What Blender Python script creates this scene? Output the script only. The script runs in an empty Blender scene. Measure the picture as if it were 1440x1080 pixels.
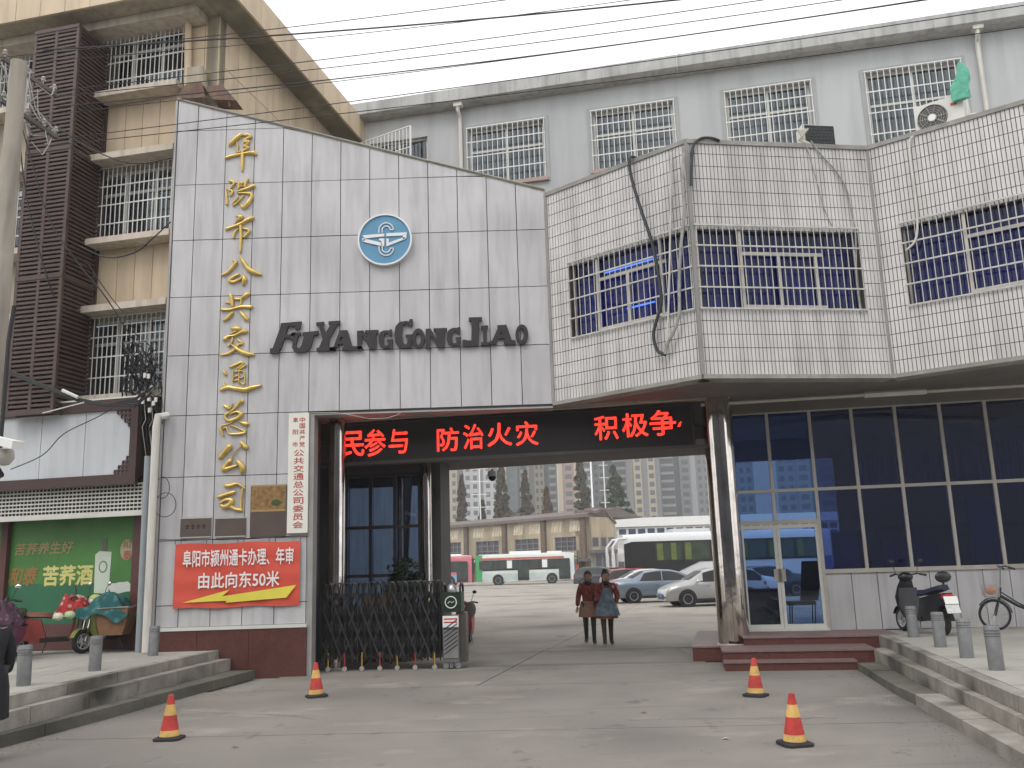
HAZE = True
import bpy, bmesh, math, random
from mathutils import Vector, Matrix
random.seed(7)
V = Vector; R = math.radians; PI = math.pi
S = bpy.context.scene; COL = S.collection

# ---------------------------------------------------------------- camera, world, sun, exposure
FPX, PITCH, ROLL, EYE = 1270.0, R(11.35), R(1.8), 1.85
_r0 = V((1,0,0)); CF = V((0,math.cos(PITCH),math.sin(PITCH))); _u0 = V((0,-math.sin(PITCH),math.cos(PITCH)))
CR = math.cos(ROLL)*_r0 - math.sin(ROLL)*_u0; CU = math.sin(ROLL)*_r0 + math.cos(ROLL)*_u0
CP = V((0,0,EYE))
cd = bpy.data.cameras.new('camera'); cam = bpy.data.objects.new('camera', cd); COL.objects.link(cam)
cd.sensor_width = 36; cd.lens = FPX/1440*36; cd.clip_end = 3000; cd.clip_start = .1
cam.matrix_world = Matrix(((CR.x,CU.x,-CF.x,0),(CR.y,CU.y,-CF.y,0),(CR.z,CU.z,-CF.z,EYE),(0,0,0,1)))
S.camera = cam
w = bpy.data.worlds.new('World'); S.world = w; w.use_nodes = True
nt = w.node_tree; nt.nodes.clear()
SUN_EL, SUN_AZ = R(52), R(-150)      # overcast: a broad soft sun high behind the camera, to its left
sk = nt.nodes.new('ShaderNodeTexSky'); sk.sky_type = 'NISHITA'; sk.sun_disc = False
sk.sun_elevation = SUN_EL; sk.sun_rotation = SUN_AZ; sk.dust_density = 6; sk.air_density = 1.5
hs = nt.nodes.new('ShaderNodeHueSaturation'); hs.inputs['Saturation'].default_value = .10; hs.inputs['Value'].default_value = 1.0
mx = nt.nodes.new('ShaderNodeMixRGB'); mx.inputs[0].default_value = .8; mx.inputs[2].default_value = (13.6,13.7,13.9,1)
bg = nt.nodes.new('ShaderNodeBackground'); bg.inputs[1].default_value = .1
wo = nt.nodes.new('ShaderNodeOutputWorld')
nt.links.new(sk.outputs[0], hs.inputs['Color']); nt.links.new(hs.outputs[0], mx.inputs[1])
nt.links.new(mx.outputs[0], bg.inputs[0]); nt.links.new(bg.outputs[0], wo.inputs[0])
sl = bpy.data.lights.new('sun', 'SUN'); sl.energy = .7; sl.angle = R(25); sl.color = (1,.96,.9)
so = bpy.data.objects.new('sun', sl); COL.objects.link(so)
_sd = V((math.sin(SUN_AZ)*math.cos(SUN_EL), math.cos(SUN_AZ)*math.cos(SUN_EL), math.sin(SUN_EL)))
so.rotation_euler = _sd.to_track_quat('Z','Y').to_euler()
S.view_settings.view_transform = 'Standard'; S.view_settings.look = 'None'
S.view_settings.exposure = 0.38; S.view_settings.gamma = 1; S.view_settings.use_curve_mapping = False

# ---------------------------------------------------------------- measuring helpers (photo pixel -> point on a real plane)
def ray(px, py): return CF + (px-720)/FPX*CR - (py-540)/FPX*CU
def gp(px, py, z=0.0):
    d = ray(px,py); t = (z-EYE)/d.z; return CP + d*t
class Fr:
    """vertical plane: origin p0, heading of its left-to-right direction; n points out to the street"""
    def __init__(s, p0, hd=None, p1=None):
        s.p = V((p0[0],p0[1],0))
        if p1 is not None: t = V((p1[0]-p0[0], p1[1]-p0[1], 0)); s.len = t.length; s.t = t.normalized()
        else: a = R(hd); s.t = V((math.sin(a), math.cos(a), 0))
        s.n = V((s.t.y, -s.t.x, 0)); s.rz = math.atan2(s.t.y, s.t.x)
    def at(s, u, z, n=0.0): return s.p + s.t*u + s.n*n + V((0,0,z))
    def px(s, x, y, n=0.0):
        d = ray(x,y); q = s.p + s.n*n; k = (q-CP).dot(s.n)/d.dot(s.n); h = CP + d*k
        return (h-q).dot(s.t), h.z
    def mat(s): return Matrix(((s.t.x,-s.n.x,0,0),(s.t.y,-s.n.y,0,0),(0,0,1,0),(0,0,0,1)))

# ---------------------------------------------------------------- mesh builder and scene graph
class MB:
    def __init__(s): s.v = []; s.f = []
    def add(s, vs, fs):
        o = len(s.v); s.v += [tuple(p) for p in vs]; s.f += [tuple(i+o for i in f) for f in fs]; return s
    def hexa(s, p): return s.add(p, [(0,3,2,1),(4,5,6,7),(0,1,5,4),(1,2,6,5),(2,3,7,6),(3,0,4,7)])
    def box(s, c, d, rz=0, m=None):
        x,y,z = d[0]/2,d[1]/2,d[2]/2
        q = [V(a) for a in ((-x,-y,-z),(x,-y,-z),(x,y,-z),(-x,y,-z),(-x,-y,z),(x,-y,z),(x,y,z),(-x,y,z))]
        M_ = m if m is not None else Matrix.Rotation(rz,3,'Z')
        return s.hexa([V(c)+M_@a for a in q])
    def fb(s, fr, u0,u1,z0,z1,n0,n1):
        a = fr.at
        return s.hexa([a(u0,z0,n1),a(u1,z0,n1),a(u1,z0,n0),a(u0,z0,n0),a(u0,z1,n1),a(u1,z1,n1),a(u1,z1,n0),a(u0,z1,n0)])
    def prism(s, poly, ex):
        n = len(poly); ex = V(ex); a = [V(p) for p in poly]
        return s.add(a+[p+ex for p in a], [tuple(range(n))[::-1], tuple(range(n,2*n))]+[(i,(i+1)%n,n+(i+1)%n,n+i) for i in range(n)])
    def fpoly(s, fr, poly, n0, n1):          # polygon in (u,z) of a plane, given depth
        return s.prism([fr.at(u,z,n0) for u,z in poly], fr.n*(n1-n0))
    def cyl(s, p0, p1, r0, r1=None, n=12, caps=True):
        p0=V(p0); p1=V(p1); r1 = r0 if r1 is None else r1
        d=(p1-p0).normalized(); a = d.orthogonal().normalized(); b = d.cross(a)
        vs=[]
        for p,r in ((p0,r0),(p1,r1)):
            vs += [p+(a*math.cos(2*PI*i/n)+b*math.sin(2*PI*i/n))*r for i in range(n)]
        fs=[(i,(i+1)%n,n+(i+1)%n,n+i) for i in range(n)]
        if caps: fs += [tuple(range(n))[::-1], tuple(range(n,2*n))]
        return s.add(vs,fs)
    def tube(s, pts, r, n=6):
        pts=[V(p) for p in pts]; m=len(pts); vs=[]; a=None
        for i,p in enumerate(pts):
            d=(pts[min(i+1,m-1)]-pts[max(i-1,0)]).normalized()
            a = d.orthogonal().normalized() if a is None else (a-d*a.dot(d)).normalized()
            b=d.cross(a); rr = r[i] if isinstance(r,(list,tuple)) else r
            vs += [p+(a*math.cos(2*PI*k/n)+b*math.sin(2*PI*k/n))*rr for k in range(n)]
        fs=[(i*n+k,i*n+(k+1)%n,(i+1)*n+(k+1)%n,(i+1)*n+k) for i in range(m-1) for k in range(n)]
        fs += [tuple(range(n))[::-1], tuple(range((m-1)*n,m*n))]
        return s.add(vs,fs)
    def lathe(s, prof, c=(0,0,0), n=20, m=None):
        c=V(c); vs=[]; k=len(prof)
        for i in range(n):
            a=2*PI*i/n
            for r,z in prof:
                p=V((r*math.cos(a),r*math.sin(a),z)); vs.append(c+(m@p if m is not None else p))
        fs=[(i*k+j,((i+1)%n)*k+j,((i+1)%n)*k+j+1,i*k+j+1) for i in range(n) for j in range(k-1)]
        return s.add(vs,fs)
    def ball(s, c, r, sc=(1,1,1), n=12, m=None):
        k=n//2; prof=[(max(math.sin(PI*j/k),.001)*r, -math.cos(PI*j/k)*r) for j in range(k+1)]
        mm = Matrix.Diagonal(sc); mm = (m@mm) if m is not None else mm
        return s.lathe(prof,c,n,mm)
    def loft(s, rings, caps=True):
        n=len(rings[0]); vs=[p for r_ in rings for p in r_]
        fs=[(i*n+k,i*n+(k+1)%n,(i+1)*n+(k+1)%n,(i+1)*n+k) for i in range(len(rings)-1) for k in range(n)]
        if caps: fs += [tuple(range(n))[::-1], tuple(range((len(rings)-1)*n,len(rings)*n))]
        return s.add(vs,fs)
    def xf(s, m): s.v=[tuple(m@V(p)) for p in s.v]; return s

def mesh(name, mb, m, smooth=False, recalc=True):
    me = bpy.data.meshes.new(name); me.from_pydata(mb.v,[],mb.f)
    if recalc:
        b = bmesh.new(); b.from_mesh(me); bmesh.ops.recalc_face_normals(b, faces=b.faces); b.to_mesh(me); b.free()
    if m is not None: me.materials.append(m)
    if smooth:
        me.polygons.foreach_set('use_smooth',[True]*len(me.polygons)); me.set_sharp_from_angle(angle=R(38))
    me.update(); return me
ROOT = {}
def tag(o, label=None, cat=None, group=None, kind=None):
    if label: o['label']=label
    if cat: o['category']=cat
    if group: o['group']=group
    if kind: o['kind']=kind
    return o
def thing(name, label, cat, loc=(0,0,0), rz=0, group=None):
    o = bpy.data.objects.new(name, None); COL.objects.link(o); o.empty_display_size=.2
    o.location = loc; o.rotation_euler=(0,0,rz)
    ROOT[o.name] = Matrix.Translation(V(loc)) @ Matrix.Rotation(rz,4,'Z')
    return tag(o,label,cat,group)
def part(name, mb, m, parent=None, smooth=False, world=True, label=None, cat=None, group=None, kind=None):
    """world=True: the mesh was built in world coordinates; it is moved into the thing's own frame"""
    if parent is not None and world:
        mb.xf(ROOT[parent.name].inverted())
    o = bpy.data.objects.new(name, mesh(name, mb, m, smooth)); COL.objects.link(o)
    if parent is not None: o.parent = parent; ROOT[o.name] = ROOT[parent.name]
    else: ROOT[o.name] = Matrix()
    return tag(o,label,cat,group,kind)
def inst(name, me, parent, loc, rz=0, scale=None):   # a piece sharing mesh data, placed in the thing's frame (world loc given)
    o = bpy.data.objects.new(name, me); COL.objects.link(o); o.parent = parent
    Mx = ROOT[parent.name].inverted() @ Matrix.Translation(V(loc)) @ Matrix.Rotation(rz,4,'Z')
    if scale is not None: Mx = Mx @ Matrix.Diagonal((*scale,1))
    o.matrix_basis = Mx; return o
def copy_tree(o, parent=None):
    c=o.copy(); COL.objects.link(c); c.parent=parent
    ROOT[c.name]=ROOT[o.name]
    for ch in list(o.children): copy_tree(ch,c)
    return c
def solo(name, mb, m, label, cat, group=None, smooth=False):   # a thing that is one mesh
    cx = V((sum(p[0] for p in mb.v)/len(mb.v), sum(p[1] for p in mb.v)/len(mb.v), min(p[2] for p in mb.v)))
    mb.xf(Matrix.Translation(-cx)); o = part(name, mb, m, smooth=smooth); o.location = cx
    ROOT[o.name]=Matrix.Translation(cx)
    return tag(o,label,cat,group)

# ---------------------------------------------------------------- materials
MATS = {}
def mat(name, col, rough=.7, metal=0, var=.12, scale=2.0, streak=0, sscale=6, bump=0, bscale=40, rnd=0, spec=.4, emis=None, es=1, blotch=0, coat=0, fine=0):
    if name in MATS: return MATS[name]
    m = bpy.data.materials.new(name); m.use_nodes=True; t=m.node_tree; N=t.nodes; L=t.links
    b=N['Principled BSDF']; b.inputs['Roughness'].default_value=rough; b.inputs['Metallic'].default_value=metal
    b.inputs['Specular IOR Level'].default_value=spec; b.inputs['Coat Weight'].default_value=coat
    geo=N.new('ShaderNodeNewGeometry')
    def noise(sc, vec=(1,1,1), det=4):
        mp=N.new('ShaderNodeMapping'); mp.inputs['Scale'].default_value=vec; L.new(geo.outputs['Position'],mp.inputs[0])
        n=N.new('ShaderNodeTexNoise'); n.inputs['Scale'].default_value=sc; n.inputs['Detail'].default_value=det; L.new(mp.outputs[0],n.inputs[0]); return n.outputs[0]
    def ma(op,a,b_,c=None):
        n=N.new('ShaderNodeMath'); n.operation=op
        for i,x in enumerate((a,b_,c)):
            if x is None: continue
            if isinstance(x,(int,float)): n.inputs[i].default_value=x
            else: L.new(x,n.inputs[i])
        return n.outputs[0]
    fac = ma('MULTIPLY_ADD', noise(scale), 2*var*1.6, 1-var*1.6)
    if streak: 
        s_=noise(sscale,(1,1,.12),5); s2=ma('SUBTRACT',s_,.45); s2=ma('MAXIMUM',s2,0.0); fac=ma('MULTIPLY',fac,ma('MULTIPLY_ADD',s2,-streak*4,1.0))
    if blotch:
        s_=noise(scale*.25,(1,1,1),6); s2=ma('MAXIMUM',ma('SUBTRACT',s_,.5),0.0); fac=ma('MULTIPLY',fac,ma('MULTIPLY_ADD',s2,-blotch*4,1.0))
    if fine:
        fac=ma('MULTIPLY',fac,ma('MULTIPLY_ADD',noise(90,(1,1,1),2),2*fine,1-fine))
    if rnd:
        oi=N.new('ShaderNodeObjectInfo'); fac=ma('MULTIPLY',fac,ma('MULTIPLY_ADD',oi.outputs['Random'],rnd,1-rnd/2))
    vm=N.new('ShaderNodeVectorMath'); vm.operation='SCALE'; vm.inputs[0].default_value=col[:3]; L.new(fac,vm.inputs['Scale'])
    L.new(vm.outputs[0],b.inputs['Base Color'])
    if bump:
        bp=N.new('ShaderNodeBump'); bp.inputs['Strength'].default_value=bump; bp.inputs['Distance'].default_value=.02
        L.new(noise(bscale),bp.inputs['Height']); L.new(bp.outputs[0],b.inputs['Normal'])
    if emis: b.inputs['Emission Color'].default_value=(*emis,1); b.inputs['Emission Strength'].default_value=es
    MATS[name]=m; return m
def ground_mat(name,col):
    m=mat(name,col,.9,var=.16,scale=1.1,blotch=.6,bump=.35,bscale=70,fine=.2); t=m.node_tree; N=t.nodes; L=t.links
    b=N['Principled BSDF']; src=b.inputs['Base Color'].links[0].from_socket; geo=N.new('ShaderNodeNewGeometry')
    def band(sc,vec,lo,hi,colr,amt,src):
        colr=tuple(c*.9 for c in colr)
        mp=N.new('ShaderNodeMapping'); mp.inputs['Scale'].default_value=vec; mp.inputs['Location'].default_value=(sc*3,sc*7,0); L.new(geo.outputs['Position'],mp.inputs[0])
        n=N.new('ShaderNodeTexNoise'); n.inputs['Scale'].default_value=sc; n.inputs['Detail'].default_value=8; n.inputs['Roughness'].default_value=.65; L.new(mp.outputs[0],n.inputs[0])
        r=N.new('ShaderNodeMapRange'); r.inputs[1].default_value=lo; r.inputs[2].default_value=hi; r.inputs[4].default_value=amt; L.new(n.outputs[0],r.inputs[0])
        x=N.new('ShaderNodeMixRGB'); x.inputs[2].default_value=(*colr,1); L.new(r.outputs[0],x.inputs[0]); L.new(src,x.inputs[1]); return x.outputs[0]
    s=band(.55,(1,1.6,1),.56,.68,(.40,.37,.32),.55,src)      # dried cement and dust
    s=band(1.7,(1,.8,1),.60,.72,(.10,.095,.085),.75,s)       # oil and water stains
    s=band(6,(1,1,1),.66,.72,(.12,.11,.10),.7,s)             # small spots
    s=band(.9,(.25,3.5,1),.58,.70,(.15,.14,.125),.5,s)       # tyre-worn streaks across the gate
    L.new(s,b.inputs['Base Color']); return m
def glass(name, tint, refl=.25, rough=.02, edge=.55):
    m=bpy.data.materials.new(name); m.use_nodes=True; t=m.node_tree; N=t.nodes; L=t.links; N.clear()
    tr=N.new('ShaderNodeBsdfTransparent'); tr.inputs[0].default_value=(*tint,1)
    g=N.new('ShaderNodeBsdfGlossy'); g.inputs['Roughness'].default_value=rough; g.inputs[0].default_value=(.9,.95,1,1)
    lw=N.new('ShaderNodeLayerWeight'); lw.inputs[0].default_value=.25
    ma=N.new('ShaderNodeMath'); ma.operation='MULTIPLY_ADD'; ma.inputs[1].default_value=edge; ma.inputs[2].default_value=refl; L.new(lw.outputs['Fresnel'],ma.inputs[0])
    mx=N.new('ShaderNodeMixShader'); L.new(ma.outputs[0],mx.inputs[0]); L.new(tr.outputs[0],mx.inputs[1]); L.new(g.outputs[0],mx.inputs[2])
    o=N.new('ShaderNodeOutputMaterial'); L.new(mx.outputs[0],o.inputs[0]); MATS[name]=m; return m

m_panel = mat('alu_panel',(.51,.50,.51),.45,var=.07,streak=.18,sscale=6,rnd=.09,blotch=.20)
m_joint = mat('joint_dark',(.085,.08,.08),.9)
m_gold  = mat('gold_letter',(.60,.43,.13),.35,metal=.5,var=.2,scale=9)
m_black = mat('black_letter',(.028,.025,.028),.6)
m_white = mat('white_paint',(.78,.78,.76),.5,var=.05)
m_red_granite = mat('red_granite',(.105,.04,.034),.35,var=.25,scale=14,blotch=.2,fine=.2)
m_tile = mat('glazed_tile',(.62,.60,.59),.35,var=.12,scale=1.2,streak=.25,sscale=4,blotch=.25,fine=.12)
m_grout = mat('grout',(.07,.065,.06),.9)
m_beige = mat('beige_stone',(.60,.48,.34),.7,var=.08,streak=.2,sscale=3,rnd=.07,blotch=.25)
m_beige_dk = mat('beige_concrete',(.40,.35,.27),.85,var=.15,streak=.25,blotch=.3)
m_beige_rough = mat('beige_fascia',(.58,.51,.42),.8,var=.12,streak=.3,blotch=.2)
m_grey = mat('grey_render',(.47,.485,.49),.85,var=.06,scale=.8,streak=.14,sscale=2.5,blotch=.12)
m_greyb = mat('grey_eave',(.46,.46,.45),.9,var=.15,scale=3,streak=.3,blotch=.35)
m_bar = mat('white_bar',(.72,.72,.70),.45,var=.1)
m_bar_dirty = mat('steel_bar',(.42,.40,.36),.4,metal=.3,var=.25,scale=8)
m_frame = mat('window_frame',(.62,.62,.58),.5,var=.08)
m_alframe = mat('aluminium_frame',(.50,.47,.42),.4,metal=.3,var=.12,scale=5)
m_louver = mat('brown_louver',(.074,.045,.040),.5,var=.2,scale=4,rnd=.12)
m_conc = ground_mat('street_concrete',(.225,.207,.185))
m_yard_lit = ground_mat('yard_concrete_lit',(.33,.30,.262))  # lighter copy of the concrete: the yard's sunlight put into the colour
m_kerb = mat('kerb_stone',(.30,.28,.245),.9,var=.35,scale=4,streak=.2,sscale=3,blotch=1.1,bump=.4,bscale=30,fine=.15,rnd=.1)
m_kerb_dark = mat('mossy_concrete',(.125,.12,.098),.95,var=.35,scale=3,blotch=.6,bump=.6,bscale=20,fine=.2)
m_pave = mat('pavement',(.36,.345,.31),.9,var=.12,scale=2,blotch=.25,bump=.2,fine=.12,rnd=.12)
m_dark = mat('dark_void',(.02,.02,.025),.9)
m_inside = mat('room_wall',(.26,.30,.46),.8)
m_steel = mat('stainless',(.66,.61,.56),.10,metal=1,var=.25,scale=3,streak=.3,sscale=14,bump=.22,bscale=2.5)
m_galv = mat('bollard_steel',(.20,.205,.205),.6,metal=.3,var=.2,scale=12,streak=.2)
m_pipe = mat('pvc_pipe',(.62,.60,.55),.5,var=.1,streak=.25)
m_pipe_g = mat('grey_pipe',(.28,.31,.33),.5,var=.1)
m_cable = mat('black_cable',(.02,.02,.022),.6)
m_cable_g = mat('grey_cable',(.35,.34,.32),.6)
m_glass_b = glass('blue_glass',(.24,.32,.56),.15)
m_glass_bay = glass('bay_glass',(.42,.46,.80),.02,edge=.12)
m_glass_d = glass('door_glass',(.40,.52,.72),.03)
m_glass = glass('clear_glass',(.5,.55,.58),.06)
m_glass_v = glass('vehicle_glass',(.10,.12,.12),.12)
# ================================================================ SETTING: ground, slabs, pavements
YAW = Fr((0,17.5), 100)                      # the direction of the street
def ground():
    g=MB(); g.add([(-700,-60,-.02),(700,-60,-.02),(700,1500,-.02),(-700,1500,-.02)],[(0,1,2,3)])
    part('ground',g,mat('far_concrete',(.25,.24,.22),.95,blotch=.2),kind='structure')
    root = thing('street_paving',None,None); tag(root,kind='structure')
    # concrete slabs of the street: long bays across the view; yard slabs behind the gate follow the diagonal joints seen through it
    rows=[-1.0,3.5,7.2,10.9,14.9]
    def slab(poly,m=None):
        b=MB(); b.prism([(x,y,-.16) for x,y in poly],(0,0,.16)); part('slab',b,m or m_conc,root)
    k=.012
    for r in range(len(rows)-1):
        y0,y1=rows[r]+k,rows[r+1]-k
        for i in range(1):
            x0=-16; x1=26
            s=-.06
            slab([(x0,y0+s*x0),(x1,y0+s*x1),(x1,y1+s*x1),(x0,y1+s*x0)])
    for (ya,yb,xa,xb) in ((14.9,17.55,-4.35,6.3),(17.55,20.6,-3.9,3.4)):
        s0=-.06 if ya<15 else -.09; s1=-.09
        xm0=-.56+.214*(ya-15.57); xm1=-.56+.214*(yb-15.57)
        slab([(xa,ya+k+s0*xa),(xm0-k,ya+k+s0*xm0),(xm1-k,yb-k+s1*xm1),(xa,yb-k+s1*xa)])
        slab([(xm0+k,ya+k+s0*xm0),(xb,ya+k+s0*xb),(xb,yb-k+s1*xb),(xm1+k,yb-k+s1*xm1)])
    t=.225; yy=[20.6,28.9,37.5,46,55,65,76,90,112]
    for r in range(len(yy)-1):
        y0,y1=yy[r]+k,yy[r+1]-k
        for i in range(-6,8):
            a=i*5.6-.56
            x0=a+t*(y0-15.6)+k; x1=x0+5.6-2*k; x2=a+5.6+t*(y1-15.6)-k; x3=x2-5.6+2*k
            s=-.09
            slab([(x0,y0+s*x0),(x1,y0+s*x1),(x2,y1+s*x2),(x3,y1+s*x3)],m_yard_lit)
    # dark repair seams and the steel gate rails let into the floor
    for y in (17.62,17.80):
        b=MB(); b.add([(-3.6,y+.3,.006),(3.3,y-.3,.006),(3.3,y-.27,.006),(-3.6,y+.33,.006)],[(0,1,2,3)]); part('gate_rail',b,mat('rail_steel',(.12,.11,.10),.5,metal=.6),root)
    random.seed(3)
    for (px,py,px2,py2) in ((250,1001,446,1008),(404,1006,446,1012),(560,938,750,945),(880,1012,1180,1010)):
        p,q=gp(px,py),gp(px2,py2); b=MB(); n=26; L_=[];R_=[]
        for i in range(n+1):
            c=p.lerp(q,i/n)+V((random.uniform(-.02,.02),random.uniform(-.05,.05),.0)); w_=random.uniform(.002,.009)
            L_.append((c.x,c.y-w_,.004)); R_.append((c.x,c.y+w_,.004))
        b.add(L_+R_,[(i,i+1,n+2+i,n+1+i) for i in range(n)]); part('crack',b,m_joint,root)
ground()

def band(name, parent, left, right, z0, z1, m, cuts, gap=.008):
    """a stepped kerb course between two plan polylines (functions of y), cut into stones"""
    for a,b_ in zip(cuts[:-1],cuts[1:]):
        a+=gap; b2=b_-gap
        q=[(left(a),a),(right(a),a),(right(b2),b2),(left(b2),b2)]
        j=random.uniform(-.006,.006)
        mb=MB(); mb.prism([(x,y,z0) for x,y in q],(0,0,z1-z0+j)); part(name,mb,m,parent)
def lin(x0,y0,x1,y1): return lambda y: x0+(x1-x0)*(y-y0)/(y1-y0)

# right pavement: terrace with two stone courses and a mossy broken lowest course
TZ=.45
rp = thing('pavement_right',None,None); tag(rp,kind='structure')
e1=lin(6.42,16.97,4.98,9.95); e1b=lambda y:e1(y)+.16
e2=lin(5.92,15.8,4.80,9.6); e3=lin(5.50,15.6,4.36,8.8)
cuts=[2.5,3.4,4.6,5.7,6.9,8.1,9.3,10.5,11.6,12.8,14.0,15.2,16.3,17.3]
band('kerb_stone',rp,e1,e1b,0,TZ,m_kerb,cuts)
band('kerb_stone',rp,e2,lambda y:e1(y)-.012,0,.29,m_kerb,[2.5,3.9,5.1,6.6,7.9,9.1,10.4,11.7,13.1,14.4,15.9])
band('kerb_stone',rp,e3,lambda y:e2(y)-.012,0,.14,m_kerb,[2.5,4.6,6.3,8.0,9.9,11.7])
band('broken_kerb',rp,lambda y:e3(y)+.02*math.sin(y*5),lambda y:e2(y)-.012,0,.12,m_kerb_dark,[11.72,12.4,13.3,14.3,15.35])
random.seed(5)
ys=[2.5+i*.75 for i in range(21)]
for a,b_ in zip(ys[:-1],ys[1:]):
    x=e1b((a+b_)/2)+.02; first=True
    while x<13.5:
        x1=x+.78
        q=[(e1b(a)+.01 if first else x,a+.004),(x1-.006,a+.004),(x1-.006,b_-.004),(e1b(b_)+.01 if first else x,b_-.004)]
        first=False; mb=MB(); mb.prism([(u,v,TZ-.08) for u,v in q],(0,0,.08+random.uniform(-.004,.0))); part('paving_slab',mb,m_pave,rp); x=x1
b=MB(); b.prism([(e1b(2.5),2.5,0),(14,2.5,0),(14,18.2,0),(e1b(18.2),18.2,0)],(0,0,TZ-.085)); part('pavement_bed',b,m_kerb_dark,rp)

# left pavement
LZ=.50
lp = thing('pavement_left',None,None); tag(lp,kind='structure')
f1=lin(-6.16,11.25,-5.38,17.95); f2=lin(-6.02,11.1,-5.12,18.0); f3=lin(-5.88,11.1,-4.70,17.1)
cutsl=[5.0,6.3,7.6,8.9,10.2,11.5,12.7,13.9,15.1,16.3,17.0]
band('kerb_stone',lp,lambda y:f1(y)-.16,f1,0,LZ,m_kerb,[5,6.2,7.5,8.7,10,11.2,12.5,13.7,15,16.2,17.25])
band('kerb_stone',lp,lambda y:f1(y)+.012,f2,0,.35,m_kerb,cutsl)
band('broken_kerb',lp,lambda y:f2(y)+.012,lambda y:f3(y)+.03*math.sin(y*4),0,.15,m_kerb_dark,[5,7.2,9.4,11.5,13.6,15.4,16.9])
for a,b_ in zip([4+i*.75 for i in range(19)],[4.75+i*.75 for i in range(19)]):
    x=f1(a)-.17; first=True
    while x>-15:
        x1=x-.78; xa=f1(a)-.17 if first else x; xb=f1(b_)-.17 if first else x
        q=[(xa,a+.004),(xb,b_-.004),(x1+.006,b_-.004),(x1+.006,a+.004)]; first=False
        mb=MB(); mb.prism([(u,v,LZ-.08) for u,v in q],(0,0,.08+random.uniform(-.004,0))); part('paving_slab',mb,m_pave,lp); x=x1
b=MB(); b.prism([(f1(4)-.17,4,0),(f1(18.4)-.17,18.4,0),(-17,18.4,0),(-17,4,0)],(0,0,LZ-.085)); part('pavement_bed',b,m_kerb_dark,lp)

# ================================================================ wall helpers
def wall(mb, fr, u0,u1,z0,z1, openings, n0, n1):
    us=sorted({u0,u1,*[x for o in openings for x in (o[0],o[1]) if u0<x<u1]}); zs=sorted({z0,z1,*[x for o in openings for x in (o[2],o[3]) if z0<x<z1]})
    for a,b_ in zip(us[:-1],us[1:]):
        run=None
        for c,d in zip(zs[:-1],zs[1:]):
            inside=any(o[0]-1e-4<=a and b_<=o[1]+1e-4 and o[2]-1e-4<=c and d<=o[3]+1e-4 for o in openings)
            if inside:
                if run: mb.fb(fr,a,b_,run[0],run[1],n0,n1); run=None
            else: run=[run[0],d] if run else [c,d]
        if run: mb.fb(fr,a,b_,run[0],run[1],n0,n1)
def window(fr, u0,u1,z0,z1, parent, cols=3, transom=.68, dep=.14, mf=None, mg=None, curtain=None, grille=None, back=.5, fw=.06):
    mf=mf or m_frame; mg=mg or m_glass
    f=MB(); d0,d1=-dep-.06,-dep
    f.fb(fr,u0,u1,z0,z0+fw,d0,d1); f.fb(fr,u0,u1,z1-fw,z1,d0,d1)
    f.fb(fr,u0,u0+fw,z0+fw,z1-fw,d0,d1); f.fb(fr,u1-fw,u1,z0+fw,z1-fw,d0,d1)
    zt=z0+(z1-z0)*transom
    if transom<1: f.fb(fr,u0+fw,u1-fw,zt-fw/2,zt+fw/2,d0,d1+.004)
    for i in range(1,cols):
        u=u0+(u1-u0)*i/cols; f.fb(fr,u-fw/2,u+fw/2,z0+fw,z1-fw,d0+.003,d1-.003+.012)
    w_=part('window',f,mf,parent)
    rows=[(z0+fw,zt-fw/2),(zt+fw/2,z1-fw)] if transom<1 else [(z0+fw,z1-fw)]
    for i in range(cols):
        a=u0+(u1-u0)*i/cols+fw*.5; b_=u0+(u1-u0)*(i+1)/cols-fw*.5
        for c,d in rows:
            g=MB(); g.fb(fr,a,b_,c,d,-dep-.036,-dep-.03); part('pane',g,mg,w_)
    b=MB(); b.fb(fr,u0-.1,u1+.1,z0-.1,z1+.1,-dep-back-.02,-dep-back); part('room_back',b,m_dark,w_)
    if curtain:
        c=MB(); n=int((u1-u0)/.07); pts=[fr.at(u0+(u1-u0)*i/n,0,-dep-.16-.035*(i%2)) for i in range(n+1)]
        zc=z0+.05
        c.add([(p.x,p.y,zc) for p in pts]+[(p.x,p.y,z1-.04) for p in pts],[(i,i+1,n+2+i,n+1+i) for i in range(n)])
        part('curtain',c,curtain,w_)
    if grille:
        nb,nr,pr,rad,gm=grille; g=MB(); e=.03
        n=pr
        for i in range(nb+1):
            u=u0-e+(u1-u0+2*e)*i/nb; g.cyl(fr.at(u,z0-e,n),fr.at(u,z1+e,n),rad,n=4,caps=False)
        for i in range(nr+1):
            z=z0-e+(z1-z0+2*e)*i/nr; g.fb(fr,u0-e-.02,u1+e+.02,z-rad*1.1,z+rad*1.1,n-.012,n+.012)
        for u in (u0-e,u1+e):
            for z in (z0-e,z1+e):
                g.cyl(fr.at(u,z,n),fr.at(u,z,-.02 if n>0 else -dep),rad,n=4)
        part('window_grille',g,gm,w_)
    return w_

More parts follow.
